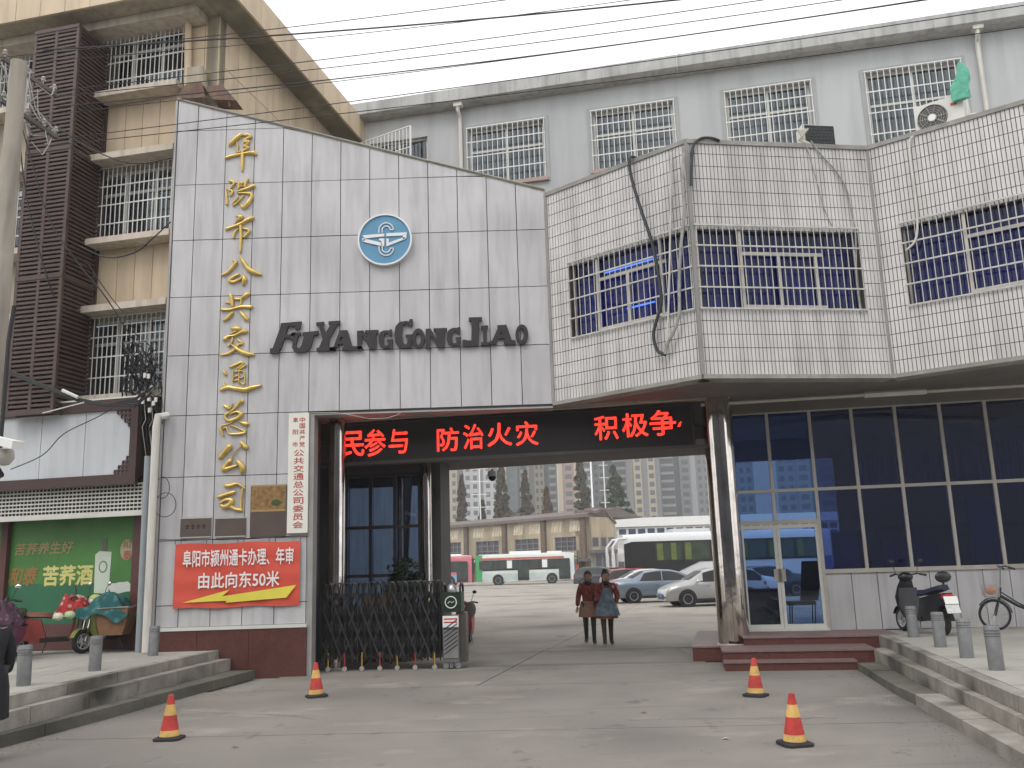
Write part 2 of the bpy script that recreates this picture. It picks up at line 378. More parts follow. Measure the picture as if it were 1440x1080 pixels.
# ================================================================ text helpers
def glyph(txt, size, ext=.02, bold=0, bev=0, shear=0):
    c=bpy.data.curves.new('t','FONT'); c.body=txt; c.size=size; c.extrude=ext; c.offset=bold; c.bevel_depth=bev; c.bevel_resolution=1; c.shear=shear
    c.resolution_u=3; c.align_x='LEFT'
    o=bpy.data.objects.new('t',c); COL.objects.link(o)
    dg=bpy.context.evaluated_depsgraph_get(); me=bpy.data.meshes.new_from_object(o.evaluated_get(dg))
    bpy.data.objects.remove(o); bpy.data.curves.remove(c)
    return me
def place_text(name, fr, txt, u0,u1,z0,z1, n, m, parent, ext=.01, bold=0, bev=0, shear=0, keep=False):
    """one lettering piece fitted into the rectangle u0..u1, z0..z1 of a plane"""
    me2=glyph(txt,1.0,ext,0,bev,shear)
    xs=[v.co.x for v in me2.vertices]; ys=[v.co.y for v in me2.vertices]
    if not xs: return None
    x0,x1,y0,y1=min(xs),max(xs),min(ys),max(ys)
    sx=(u1-u0)/(x1-x0); sy=(z1-z0)/max(y1-y0,1e-3)
    if keep: sy=sx=min(sx,sy)
    mb=MB()
    q=bold*.8
    for k,(du,dv) in enumerate(((0,0),(q,0),(-q,0),(0,q),(0,-q)) if bold else ((0,0),)):
        o=len(mb.v)
        for v in me2.vertices: mb.v.append(tuple(fr.at(u0+(v.co.x-x0+du)*sx, z0+(v.co.y-y0+dv)*sy, n+v.co.z+.0005*k)))
        mb.f+=[tuple(i+o for i in p.vertices) for p in me2.polygons]
    return part(name,mb,m,parent,smooth=bool(bev))
# ================================================================ GATE FACADE with aluminium panels
PW = Fr((0,17.1), 90)
uL = PW.px(235,500)[0]; uR = .78
u_first = PW.px(276.5,223)[0]; MOD=(uR-u_first)/12
zrow = [PW.px(300,y)[1] for y in (183,261.5,340,419,500,582.5,669,757,850)]
dz=(zrow[0]-zrow[8])/8; zrow=[zrow[0]-dz*i for i in range(9)]
Z_OP = PW.px(600,577)[1]; u_op = PW.px(434,700)[0]; z_pl = PW.px(330,880)[1]
ztL = PW.px(247,141)[1]; ztR = PW.px(766,268)[1]
def ztop(u): return ztL+(ztR-ztL)*(u-uL)/(uR-uL)
def build_gate_wall():
    t=thing('gate_wall','wide gate wall of large grey white panels with a sloping top, framing the entrance','gate wall',(-3,17.1,0))
    b=MB(); b.fpoly(PW,[(uL,z_pl),(u_op,z_pl),(u_op,Z_OP),(uR,Z_OP),(uR,ztR-.02),(uL,ztL-.02)],-.35,-.03)
    part('wall',b,m_joint,t)
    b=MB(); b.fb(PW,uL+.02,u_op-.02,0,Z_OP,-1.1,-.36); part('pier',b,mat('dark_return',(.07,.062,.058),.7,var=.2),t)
    # red granite foot
    us=[uL-.03,-5.9,-4.95,u_op]
    for a,c in zip(us[:-1],us[1:]):
        b=MB(); b.fb(PW,a+.003,c-.003,-.1,z_pl-.06,-.3,.06); part('plinth_slab',b,m_red_granite,t)
    b=MB(); b.fb(PW,uL-.03,u_op+.01,z_pl-.06,z_pl,-.3,.08); part('plinth_cap',b,m_frame,t)
    us=[uL]+[u_first+MOD*i for i in range(13)]
    zs=[20]+zrow+[z_pl]
    zs=[z for z in zs if z>z_pl-.01]
    g=.0075
    for i in range(len(us)-1):
        a,c=us[i]+g,us[i+1]-g
        lowlim = z_pl if (us[i]+us[i+1])/2 < u_op else Z_OP
        if us[i]<u_op<us[i+1]-.01 : 
            cells=[(a,c,Z_OP),(a,u_op-g,z_pl)]
        else: cells=[(a,c,lowlim)]
        for j in range(len(zs)-1):
            for ci,(a_,c_,lim) in enumerate(cells):
                hi=zs[j]-g; lo=max(zs[j+1],lim)+g
                if len(cells)==2 and ci==1:
                    hi=min(hi,Z_OP-g)
                if hi-lo<.05: continue
                h0=min(hi,ztop(a_)-.02); h1=min(hi,ztop(c_)-.02)
                if h0<=lo+.02: continue
                h1=max(h1,lo+.01)
                n1=.0+random.uniform(-.004,.003)
                b=MB(); b.fpoly(PW,[(a_,lo),(c_,lo),(c_,h1),(a_,h0)],-.028,n1); part('panel',b,m_panel,t)
    b=MB(); b.tube([PW.at(uL-.02,ztL+.02,.02),PW.at(uR,ztR+.02,.02)],.02,6); part('coping',b,mat('coping',(.28,.27,.25),.5,var=.2),t)
    b=MB(); b.fpoly(PW,[(uL,ztL-.02),(uR,ztR-.02),(uR,ztR+.02),(uL,ztL+.02)],-.37,.01); part('coping_board',b,m_beige_dk,t)
    for u in (uL-.03,uR+.01):
        b=MB(); b.fb(PW,u-.02,u+.02,z_pl if u<0 else Z_OP,ztL if u<0 else ztR,-.2,.02); part('edge_trim',b,mat('trim',(.33,.32,.31),.5,var=.2),t)
    b=MB(); b.fb(PW,u_op-.0,u_op+.09,0,Z_OP,-.34,.0); part('edge_trim',b,mat('trim',(.33,.32,.31),.5),t)
    b=MB(); b.fb(PW,u_op+.09,uR,Z_OP-.03,Z_OP+.0,-.36,.012); part('edge_trim',b,mat('trim',(.33,.32,.31),.5),t)
    # slack thin cable nailed under the lower edge of the wall
    b=MB(); pts=[PW.px(x,y,.04) for x,y in ((433,581),(470,580),(490,583),(520,589),(545,588),(560,583),(565,578))]
    b.tube([PW.at(u,z,.04) for u,z in pts],.008,5); part('loose_cable',b,m_cable_g,t)
build_gate_wall()

# ---- gold calligraphic characters, stroke by stroke
STROKES=[(180,[[(355,75,50),(290,120,60),(230,180,60),(200,210,40)],[(290,175,20),(305,230,25),(295,300,20)],[(385,85,30),(440,85,45),(465,110,40),(420,130,35),(385,180,40)],[(390,180,30),(445,165,35),(420,205,30),(380,225,30),(440,240,30),(400,270,30),(320,300,25),(290,305,15)],[(155,375,40),(230,350,35),(350,325,32),(450,310,40),(510,310,60),(535,330,35)],[(365,290,30),(365,380,48),(362,470,40),(358,540,22)]]),
(180,[[(200,660,30),(260,690,40),(230,740,30),(200,775,25),(240,800,35),(215,850,35)],[(155,760,20),(165,860,28),(170,960,32)],[(320,680,30),(315,760,28)],[(430,640,40),(405,690,40),(395,740,35)],[(320,700,25),(370,690,22),(330,735,18),(380,725,18)],[(300,800,22),(380,775,35),(460,750,42),(510,725,50)],[(310,820,25),(400,820,25),(470,830,40),(480,870,45),(430,950,60),(375,1000,45),(330,950,12),(280,890,12)],[(310,870,22),(240,950,22)],[(380,850,22),(320,920,25),(250,975,28)]]),
(295,[[(290,75,25),(350,90,70),(300,130,25),(265,175,10)],[(160,240,40),(230,215,35),(330,180,40),(420,130,50),(490,100,60)],[(340,190,35),(345,300,40),(342,420,35),(335,535,22)],[(310,230,18),(265,290,30),(250,355,25)],[(370,235,18),(430,245,35),(450,270,35),(420,310,35),(390,340,30),(350,330,12)]]),
(295,[[(245,635,20),(285,660,45),(235,730,45),(170,795,40),(100,825,25)],[(335,590,20),(380,660,45),(440,745,60),(510,785,60),(600,815,30)],[(320,815,30),(260,840,35),(200,890,45),(250,910,35),(340,870,30),(375,830,30)],[(375,830,30),(390,880,65),(375,945,35)]]),
(400,[[(215,130,50),(232,200,50),(238,280,40)],[(150,235,12),(200,225,25),(225,250,12)],[(270,180,25),(340,180,28),(400,140,55),(440,115,50)],[(350,180,25),(340,260,22)],[(100,315,35),(200,315,28),(340,280,35),(430,280,45),(480,280,45)],[(235,355,40),(180,420,45),(125,455,25)],[(330,335,18),(380,390,50),(420,440,55)]]),
(400,[[(230,550,40),(290,560,75),(330,565,50),(260,600,25),(205,630,12)],[(140,690,60),(190,655,30),(270,640,30),(350,600,40),(410,590,65)],[(240,670,20),(225,740,30),(190,775,30)],[(300,690,20),(330,715,35),(365,745,35),(290,760,15)],[(215,750,20),(280,800,35),(360,855,60),(440,880,55),(520,885,20)],[(330,740,20),(270,815,30),(180,875,35),(80,890,18)]]),
(500,[[(120,180,20),(140,215,40),(155,245,25)],[(130,345,25),(140,390,35)],[(90,435,40),(180,400,50),(300,420,55),(400,430,60),(500,400,50),(600,375,25)],[(210,145,30),(290,110,35),(350,85,35),(370,110,25),(300,165,25)],[(415,115,20),(360,150,25),(310,190,18)],[(245,190,18),(245,330,20)],[(260,200,16),(370,195,16),(390,250,16),(390,360,20),(340,340,12)],[(320,200,14),(320,350,16)],[(260,265,18),(320,250,16)],[(260,315,18),(320,305,16)],[(330,280,16),(380,270,14)]]),
(500,[[(130,630,30),(180,660,50),(200,680,25),(240,600,14)],[(355,575,65),(300,630,40),(240,690,25),(150,750,30),(150,790,30),(190,830,35)],[(200,740,20),(290,710,30),(350,740,55),(300,790,45),(190,830,35)],[(240,830,25),(200,860,18),(90,885,14)],[(95,890,30),(90,930,30),(120,1010,25)],[(120,930,15),(160,910,20),(180,960,20),(210,990,25),(300,990,30),(400,970,35),(340,930,18),(220,880,20)],[(320,830,12),(380,855,50),(430,865,50)]]),
(610,[[(200,160,75),(150,220,65),(80,300,50)],[(350,110,45),(410,175,65)],[(345,155,12),(280,220,10),(235,290,12),(215,325,30)],[(210,340,55),(150,400,50),(130,450,65),(200,430,40),(290,400,30)],[(295,340,30),(335,380,60),(365,440,70),(350,490,40)]]),
(610,[[(150,655,45),(220,655,55),(300,630,30),(390,690,25)],[(365,700,30),(355,800,30),(345,930,25),(350,975,45)],[(60,800,40),(160,765,45),(265,735,45)],[(80,880,25),(150,835,35),(230,840,60),(200,900,65),(130,925,55),(90,890,20)],[(200,910,50),(270,950,40),(350,965,45)]])]
def brush(mb, pts, n0):
    """a rounded raised brush stroke: pts (u, z, half width)"""
    P=[]
    for i in range(len(pts)-1):
        p0=pts[max(i-1,0)];p1=pts[i];p2=pts[i+1];p3=pts[min(i+2,len(pts)-1)]
        for k in range(4):
            s=k/4; P.append(tuple(.5*((2*p1[j])+(p2[j]-p0[j])*s+(2*p0[j]-5*p1[j]+4*p2[j]-p3[j])*s*s+(3*p1[j]-p0[j]-3*p2[j]+p3[j])*s**3) for j in range(3)))
    P.append(pts[-1]); 
    def unit(a,b): d=math.hypot(b[0]-a[0],b[1]-a[1]) or 1; return (b[0]-a[0])/d,(b[1]-a[1])/d
    d0=unit(P[0],P[1]); d1=unit(P[-2],P[-1])
    P=[(P[0][0]-d0[0]*P[0][2]*.7,P[0][1]-d0[1]*P[0][2]*.7,P[0][2]*.45)]+P+[(P[-1][0]+d1[0]*P[-1][2]*.7,P[-1][1]+d1[1]*P[-1][2]*.7,P[-1][2]*.45)]
    rings=[]
    for i,(u,z,w) in enumerate(P):
        a=P[max(i-1,0)]; b=P[min(i+1,len(P)-1)]; dx,dy=unit(a,b); nx,ny=-dy,dx; w=max(w,.006)
        h=min(w*.8,.045)+.012
        rings.append([PW.at(u+nx*w*q,z+ny*w*q,n0+h*e) for q,e in ((-1,-.4),(-1,.25),(-.62,.8),(0,1),(.62,.8),(1,.25),(1,-.4))])
    mb.loft(rings)
def gold_sign():
    t=thing('gold_sign','vertical row of ten large raised golden Chinese characters on the gate wall','sign',tuple(PW.at(-5.5,8,.05)))
    for y0,ch in STROKES:
        mb=MB()
        for st in ch:
            L=[]
            for x,y,w in st:
                u,z=PW.px(300+x/9,y0+y/9,.05); L.append((u,z,w/9/2*.0148))
            brush(mb,L,.025)
        part('character',mb,m_gold,t,smooth=True)
gold_sign()

# ---- black slab-serif name, traced letter by letter (pixels of two enlarged views)
def black_name():
    t=thing('latin_sign','long row of black slab-serif letters reading FuYangGongJiao across the gate wall','sign',tuple(PW.at(-2,6.3,.05)))
    A_=lambda L:[(380+x/7.2,430+y/7.2) for x,y in L]; B_=lambda L:[(560+x/7.2,430+y/7.2) for x,y in L]
    E_=lambda cx,cy,rx,ry,n=16,a0=0,a1=360:[(cx+rx*math.cos(R(a0+(a1-a0)*i/n)),cy+ry*math.sin(R(a0+(a1-a0)*i/n))) for i in range(n+1)]
    L=[]
    L.append(A_([(0,485),(0,435),(28,430),(105,215),(110,178),(318,160),(300,240),(255,245),(262,205),(185,208),(160,290),(210,295),(222,270),(262,268),(240,345),(205,345),(200,325),(145,330),(112,435),(98,438),(92,480)]))
    L.append(A_([(210,285),(312,268),(308,300),(285,305),(262,400),(270,432),(300,430),(318,400),(345,300),(325,298),(330,270),(490,255),(485,295),(445,300),(410,425),(370,465),(300,475),(245,468),(222,425),(232,370),(250,305),(205,308)]))
    L.append(A_([(468,170),(545,162),(545,192),(528,195),(565,270),(612,192),(590,188),(592,160),(710,152),(706,188),(680,192),(600,340),(590,420),(665,420),(662,455),(470,460),(468,428),(495,425),(530,345),(492,200),(468,200)]))
    L.append([('o',A_([(640,420),(700,265),(700,250),(782,248),(830,410),(930,412),(930,448),(730,455),(730,425),(750,420),(742,388),(690,390),(684,420),(664,424),(662,455),(600,455),(610,424)])),('h',A_([(712,320),(735,318),(745,355),(700,358)]))])
    L.append(A_([(880,255),(945,252),(985,350),(985,285),(960,280),(960,250),(1095,245),(1095,280),(1075,285),(1075,440),(1010,442),(930,300),(925,410),(945,440),(882,442)]))
    L.append(A_([(1190,250),(1205,252),(1212,240),(1232,240),(1232,300),(1208,302),(1190,280),(1168,280),(1155,300),(1150,380),(1165,405),(1190,400),(1198,370),(1185,365),(1185,342),(1240,340),(1238,438),(1215,440),(1205,425),(1160,432),(1115,415),(1098,370),(1098,310),(1115,270),(1150,252)]))
    L.append(A_([(1380,155),(1405,160),(1412,138),(1442,136),(1442,205),(1408,208),(1400,185),(1375,180),(1345,205),(1335,290),(1345,375),(1375,395),(1392,370),(1390,320),(1370,318),(1370,292),(1436,290),(1432,425),(1400,425),(1350,432),(1300,420),(1265,370),(1258,290),(1270,210),(1310,165)]))
    L.append([('o',B_(E_(205,330,66,100))),('h',B_(E_(203,335,26,62)))])
    L.append(B_([(278,235),(330,232),(382,330),(382,262),(358,258),(358,230),(492,226),(492,258),(470,262),(470,425),(400,428),(330,300),(325,395),(335,430),(275,432),(280,400)]))
    L.append(B_([(580,225),(598,228),(605,218),(628,217),(628,278),(602,280),(590,262),(565,260),(548,285),(545,355),(560,382),(585,378),(592,345),(580,342),(580,320),(635,318),(630,415),(605,416),(598,402),(550,412),(510,392),(492,350),(492,290),(510,250),(545,228)]))
    L.append(B_([(715,120),(848,116),(848,152),(822,155),(815,405),(655,415),(652,345),(680,345),(700,352),(740,352),(745,158),(715,158)]))
    L.append(B_([(838,205),(910,200),(910,235),(895,238),(895,370),(920,372),(918,398),(838,402),(838,372),(862,368),(860,240),(838,238)]))
    L.append([('o',B_([(1000,200),(1095,193),(1150,350),(1188,352),(1188,388),(1070,394),(1070,360),(1078,352),(1070,332),(1010,335),(1000,355),(998,392),(920,394),(920,362),(950,355),(1010,225)])),('h',B_([(1045,258),(1062,302),(1022,304)]))])
    L.append([('o',B_(E_(1252,292,66,102))),('h',B_(E_(1246,290,24,62)))])
    for g in L:
        outer=g; holes=[]
        if isinstance(g[0][0],str): outer=g[0][1]; holes=[h[1] for h in g[1:]]
        def uv(P_): return [PW.px(x,y,.06) for x,y in P_]
        bm=bmesh.new(); loops=[uv(outer)]+[uv(h) for h in holes]
        es=[]
        for lp_ in loops:
            if abs(lp_[0][0]-lp_[-1][0])+abs(lp_[0][1]-lp_[-1][1])<1e-3: lp_=lp_[:-1]
            vs=[bm.verts.new(PW.at(u,z,.02)) for u,z in lp_]
            for i in range(len(vs)): es.append(bm.edges.new((vs[i],vs[(i+1)%len(vs)])))
        r=bmesh.ops.triangle_fill(bm,use_beauty=True,edges=es)
        fs=[f for f in bm.faces]
        ex=bmesh.ops.extrude_face_region(bm,geom=fs)
        bmesh.ops.translate(bm,vec=PW.n*.06,verts=[v for v in ex['geom'] if isinstance(v,bmesh.types.BMVert)])
        bm.verts.index_update(); mb=MB(); mb.v=[tuple(v.co) for v in bm.verts]; mb.f=[tuple(v.index for v in f.verts) for f in bm.faces]; bm.free()
        part('letter',mb,m_black,t)
black_name()

# ---- round blue emblem
def emblem():
    c=PW.px(541.5,337.5,.06); rr=(PW.px(579.5,337,.06)[0]-PW.px(503.5,337,.06)[0])/2
    t=thing('emblem','round blue disc with a white winged letter mark, high on the gate wall','emblem',tuple(PW.at(*c,.05)))
    k=rr/383.0
    P_=lambda x,y:(c[0]+(x-503)*k, c[1]-(y-553)*k)
    mW=mat('emblem_white',(.74,.74,.76),.45,var=.05); mB=mat('emblem_blue',(.10,.27,.42),.5,var=.1)
    n=48
    b=MB(); b.fpoly(PW,[(c[0]+rr*.95*math.cos(2*PI*i/n),c[1]+rr*.95*math.sin(2*PI*i/n)) for i in range(n)],.01,.08); part('disc',b,mB,t)
    b=MB(); 
    for i in range(n):
        a0,a1=2*PI*i/n,2*PI*(i+1)/n
        b.fpoly(PW,[(c[0]+r_*rr*math.cos(a),c[1]+r_*rr*math.sin(a)) for r_,a in ((.945,a0),(1,a0),(1,a1),(.945,a1))],.008,.11)
    part('rim',b,mW,t)
    def poly(P): 
        b.fpoly(PW,[P_(*p) for p in P][::-1],.08,.105)
    b=MB()
    for q in ([(185,485),(495,468),(495,508),(225,530)],[(185,530),(225,525),(232,545),(200,580),(188,565)],[(200,545),(235,540),(465,605),(465,655),(195,580)],[(455,655),(455,572),(420,565),(425,540),(495,540),(495,655)],
              [(525,465),(815,460),(815,478),(760,505),(525,508)],[(760,500),(815,475),(805,545),(755,560)],[(525,545),(560,545),(560,605),(780,530),(800,555),(525,660)]): poly(q)
    part('wing_mark',b,mW,t)
    def arc(cx,cy,r,a0,a1,w_=13,sy=1.0):
        m=14
        for i in range(m):
            x0,x1=R(a0+(a1-a0)*i/m),R(a0+(a1-a0)*(i+1)/m)
            poly([(cx+(r+s_)*math.cos(a),cy-(r+s_)*math.sin(a)*sy) for s_,a in ((-w_/2,x0),(w_/2,x0),(w_/2,x1),(-w_/2,x1))])
    for cy,flip in ((410,1),(690,-1)):
        b=MB()
        for r_ in (102,56): arc(522,cy,r_,0 if flip==1 else 180,180 if flip==1 else 360,sy=1.0)
        if flip==1:
            poly([(414,410),(428,410),(428,450),(414,450)]); poly([(460,410),(473,410),(473,450),(460,450)]); poly([(573,405),(630,405),(630,418),(573,418)])
        else:
            poly([(414,655),(428,655),(428,692),(414,692)]); poly([(460,655),(473,655),(473,692),(460,692)]); poly([(573,682),(630,682),(630,695),(573,695)])
        part('curved_mark',b,mW,t)
emblem()

# ---- vertical white board
def vertical_board():
    a=PW.px(403,750,.05); b_=PW.px(437,581,.05); u0,u1,z0,z1=PW.px(405,665,.05)[0],PW.px(433.5,665,.05)[0],a[1],b_[1]
    t=thing('vertical_board','tall narrow white board with red vertical Chinese lettering beside the gate opening','sign',tuple(PW.at((u0+u1)/2,z0,.05)))
    b=MB(); b.fb(PW,u0,u1,z0,z1,.012,.06); part('board',b,mat('board_white',(.74,.73,.66),.5,var=.06,blotch=.1),t)
    mr=mat('board_red',(.50,.07,.06),.6)
    H_=z1-z0; W_=u1-u0
    def ch(c,cx,cy,s,sy): place_text('lettering',PW,c,u0+W_*(cx-s/2),u0+W_*(cx+s/2),z1-H_*(cy+sy/2),z1-H_*(cy-sy/2),.0625,mr,t,ext=0,bold=.012)
    for i,c in enumerate('中国共产党'): ch(c,.68,.055+.052*i,.27,.042)
    for i,c in enumerate('阜阳市'): ch(c,.34,.055+.104*i,.26,.042)
    for i,c in enumerate('公共交通总公司委员会'): ch(c,.53,.335+.0665*i,.50,.054)
vertical_board()

# ---- brass and steel plaques, photo plaque
def plaques():
    mp=mat('bronze_plaque',(.16,.125,.11),.35,metal=.5,var=.2); md=mat('plaque_print',(.05,.03,.03),.6)
    def rect(x0,y0,x1,y1): 
        a=PW.px(x0,y1,.03); b_=PW.px(x1,y0,.03); return a[0],b_[0],a[1],b_[1]
    for (r_,lab,k) in (((253,727,297,757),'small brown metal plaque, left one of the pair under the golden characters',1),((302,727,346,756),'small brown metal plaque directly under the lowest golden character',2)):
        u0,u1,z0,z1=rect(*r_); t=thing('plaque',lab,'plaque',tuple(PW.at(u0,z0,.02)),group='metal plaques on the gate wall')
        b=MB(); b.fb(PW,u0,u1,z0,z1,.012,.03); part('plate',b,mp,t)
        part('plate_rim',MB().fb(PW,u0,u1,z0,z0+.02,.03,.036),m_alframe,t);part('plate_rim',MB().fb(PW,u0,u1,z1-.02,z1,.03,.036),m_alframe,t)
        if k==1:
            for i in range(4):
                b=MB(); w_=(u1-u0)/6; x=u0+w_*(1+i*1.08); b.fb(PW,x,x+w_*.8,z1-.17,z1-.15,.03,.034); b.fb(PW,x+w_*.3,x+w_*.45,z1-.21,z1-.12,.03,.034); b.fb(PW,x+.01,x+w_*.7,z1-.205,z1-.19,.03,.034); part('worn_marking',b,md,t)
    u0,u1,z0,z1=rect(351,681,403,755)
    t=thing('photo_plaque','large brown plaque showing a golden group picture, left of the vertical white board','plaque',tuple(PW.at(u0,z0,.02)))
    b=MB(); b.fb(PW,u0,u1,z0,z1,.012,.03); part('plate',b,mp,t)
    zz=z0+(z1-z0)*.52
    b=MB(); b.fb(PW,u0+.01,u1-.01,zz,z1-.01,.03,.034); part('picture',b,mat('gold_picture',(.24,.14,.05),.6,var=.7,scale=14),t)
    b=MB(); b.fb(PW,u0+.01,u1-.01,zz-.04,zz,.03,.036); b.fb(PW,u0+.01,u1-.01,z1-.03,z1,.034,.038); part('picture_border',b,mat('ochre',(.35,.24,.10),.6),t)
    b=MB(); b.ball(PW.at(u0+(u1-u0)*.72,zz+.12,.035),.1,(1,.06,.6),10); part('picture_bush',b,mat('pic_green',(.05,.08,.03),.8),t)
plaques()

# ---- red banner
def banner():
    q=[(245,766),(422,760),(421,850),(244,857)]
    uv=[PW.px(x,y,.06) for x,y in q]; u0=(uv[0][0]+uv[3][0])/2;u1=(uv[1][0]+uv[2][0])/2
    z1=(uv[0][1]+uv[1][1])/2; z0=(uv[2][1]+uv[3][1])/2
    t=thing('red_banner','bright red cloth banner with white Chinese lettering and a yellow arrow pointing left','banner',tuple(PW.at(u0,z0,.05)))
    nx,nz=28,14; b=MB(); vs=[]
    for j in range(nz+1):
        for i in range(nx+1):
            n=.05+.012*math.sin(i*.9+j*.3)+.008*math.sin(j*1.3+i*.2); vs.append(PW.at(u0+(u1-u0)*i/nx,z0+(z1-z0)*j/nz+.012*math.sin(i*.45),n))
    b.add(vs,[(j*(nx+1)+i,j*(nx+1)+i+1,(j+1)*(nx+1)+i+1,(j+1)*(nx+1)+i) for j in range(nz) for i in range(nx)])
    part('cloth',b,mat('banner_red',(.62,.085,.055),.65,var=.08),t,smooth=True)
    H_=z1-z0; W_=u1-u0; mw=mat('banner_white',(.78,.76,.74),.6,var=.03)
    place_text('lettering',PW,'阜阳市颍州通卡办理、年审',u0+W_*.07,u0+W_*.95,z1-H_*.36,z1-H_*.10,.082,mw,t,ext=0,bold=.022)
    place_text('lettering',PW,'由此向东50米',u0+W_*.20,u0+W_*.84,z1-H_*.70,z1-H_*.46,.082,mw,t,ext=0,bold=.022)
    P_=lambda x,y:(u0+W_*x,z0+H_*y)
    b=MB(); b.fpoly(PW,[P_(.08,.09),P_(.45,.27),P_(.39,.17),P_(.975,.31),P_(.90,.12),P_(.42,.07),P_(.43,.10)][::-1],.080,.083); part('arrow',b,mat('banner_yellow',(.72,.62,.08),.6),t)
    b=MB(); b.tube([PW.at(u0-.3,z1+.10,.04),PW.at((u0+u1)/2,z1+.05,.05),PW.at(u1+.1,z1+.10,.04)],.008,4)
    for k in range(5): b.tube([PW.at(u0+W_*k/4,z1,.05),PW.at(u0+W_*k/4,z1+.07,.045)],.006,4)
    part('hanging_cord',b,m_cable,t)
banner()

# ================================================================ PASSAGE: led board, ceiling, guard room, columns
LF = Fr((-3.75,18.55),99.4)
def passage():
    t=thing('gatehouse','dark gatehouse over the driveway with a low brown ceiling and beams','building',(0,19,0))
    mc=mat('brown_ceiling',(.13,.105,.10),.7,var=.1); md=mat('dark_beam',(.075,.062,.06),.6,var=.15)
    zc=4.17; back=Fr((-2.2,22.2),105.5)
    bl=back.at(-5,0); br=back.at(6.9,0)
    fl=LF.at(-3.2,0,-.25); fr_=LF.at(7.6,0,-.25)
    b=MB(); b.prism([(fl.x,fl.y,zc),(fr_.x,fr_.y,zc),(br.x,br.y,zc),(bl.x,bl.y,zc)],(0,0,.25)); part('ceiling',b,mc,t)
    b=MB(); b.fb(LF,-3.2,7.6,zc+.26,5.35,-.3,-.12); part('front_beam',b,md,t)
    b=MB(); b.fb(LF,-.3,7.6,3.96,4.02,-.25,.05); part('beam_lip',b,md,t)
    b=MB(); b.prism([(-6.7,17.5,4.88),(.9,17.5,4.88),(4.2,17.2,4.88),(4.3,20.4,4.88),(-6.7,22,4.88)],(0,0,.35)); part('roof_slab',b,m_beige_dk,t)
    b=MB(); b.fb(back,-5,6.9,zc+.252,5.5,-.3,0); part('rear_beam',b,md,t)
    # conduit along the led board
    b=MB(); b.tube([LF.at(-.2,4.86,.12),LF.at(2,4.87,.12),LF.at(5.2,4.86,.12),LF.at(7.2,4.9,.12)],.022,5); part('conduit',b,m_cable_g,t)
passage()
def led():
    a=LF.px(478,655); z0=4.03; z1=4.80; u0=LF.px(478,628)[0]; u1=LF.px(973,600)[0]
    t=thing('led_board','long black LED board with glowing red Chinese characters over the driveway','led sign',tuple(LF.at((u0+u1)/2,z0)))
    b=MB(); b.fb(LF,u0,u1,z0,z1,-.12,0.0); part('screen',b,mat('led_black',(.018,.012,.014),.5,var=.1),t)
    b=MB()
    for (x0,x1,y0,y1) in ((u0-.05,u1+.05,z0-.05,z0),(u0-.05,u1+.05,z1,z1+.04),(u0-.05,u0,z0,z1),(u1,u1+.05,z0,z1)): b.fb(LF,x0,x1,y0,y1,-.12,.03)
    part('frame',b,mat('led_frame',(.05,.045,.045),.4,metal=.5),t)
    m=bpy.data.materials.new('led_red'); m.use_nodes=True; N=m.node_tree.nodes; L=m.node_tree.links; p=N['Principled BSDF']
    p.inputs['Base Color'].default_value=(.3,.01,.01,1); p.inputs['Emission Color'].default_value=(1,.035,.02,1)
    geo=N.new('ShaderNodeNewGeometry'); vo=N.new('ShaderNodeTexVoronoi'); vo.inputs['Scale'].default_value=42; vo.inputs['Randomness'].default_value=0
    mr=N.new('ShaderNodeMapRange'); mr.inputs[1].default_value=.1; mr.inputs[2].default_value=.75; mr.inputs[3].default_value=2.6; mr.inputs[4].default_value=1.0
    L.new(geo.outputs['Position'],vo.inputs['Vector']); L.new(vo.outputs['Distance'],mr.inputs[0]); L.new(mr.outputs[0],p.inputs['Emission Strength'])
    rects=[('民',478,606,512,643),('参',513,603,542,642),('与',547,603,573,638),('防',615,601,645,635),('治',652,596,679,632),('火',686,594,719,628),('灾',726,592,756,627),('积',837,584,868,619),('极',876,580,910,615),('争',915,576,949,613)]
    for c,x0,y0,x1,y1 in rects:
        p0=LF.px(x0,y1,.004); p1=LF.px(x1,y0,.004)
        o=place_text('lit_character',LF,c,p0[0],p1[0],p0[1],p1[1],.006,m,t,ext=0,bold=.016)
    b=MB(); p0=LF.px(955,596,.004); b.fpoly(LF,[(p0[0]-.04,p0[1]-.06),(p0[0]+.02,p0[1]-.05),(p0[0]+.05,p0[1]+.05),(p0[0]+.0,p0[1]+.02)],.003,.006); part('lit_character',b,m,t)
led()

def steel_column(name,label,c,r,z0,z1):
    t=thing(name,label,'column',(c[0],c[1],z0))
    b=MB(); b.lathe([(r*.98,z0+.03),(r,z0+.05)]+[(r,z0+(z1-z0)*i/6) for i in range(1,6)]+[(r,z1)],(c[0],c[1],0),32); part('shaft',b,m_steel,t,smooth=True)
    b=MB(); b.lathe([(r+.0,z0),(r+.03,z0),(r+.03,z0+.035),(r-.02,z0+.035)],(c[0],c[1],0),32); part('foot_ring',b,m_alframe,t)
    for k in range(2):
        a=R(-100+150*k); b=MB(); b.fb(Fr((c[0]+math.cos(a)*r,c[1]+math.sin(a)*r),90),-.004,.004,z0+.05,z1,-.004,.004); part('seam',b,m_joint,t)
    return t
CZ=.27
q=gp(1022,912,CZ)
steel_column('steel_column','thick polished stainless steel column at the right side of the driveway',(3.98,17.42),.285,CZ,4.93)
steel_column('steel_column','polished steel column on the left, behind the folding gate',(-3.55,18.05),.17,.0,4.86)
steel_column('steel_column','slim brownish steel column at the corner of the guard room',(-1.93,19.6),.12,.0,4.17)
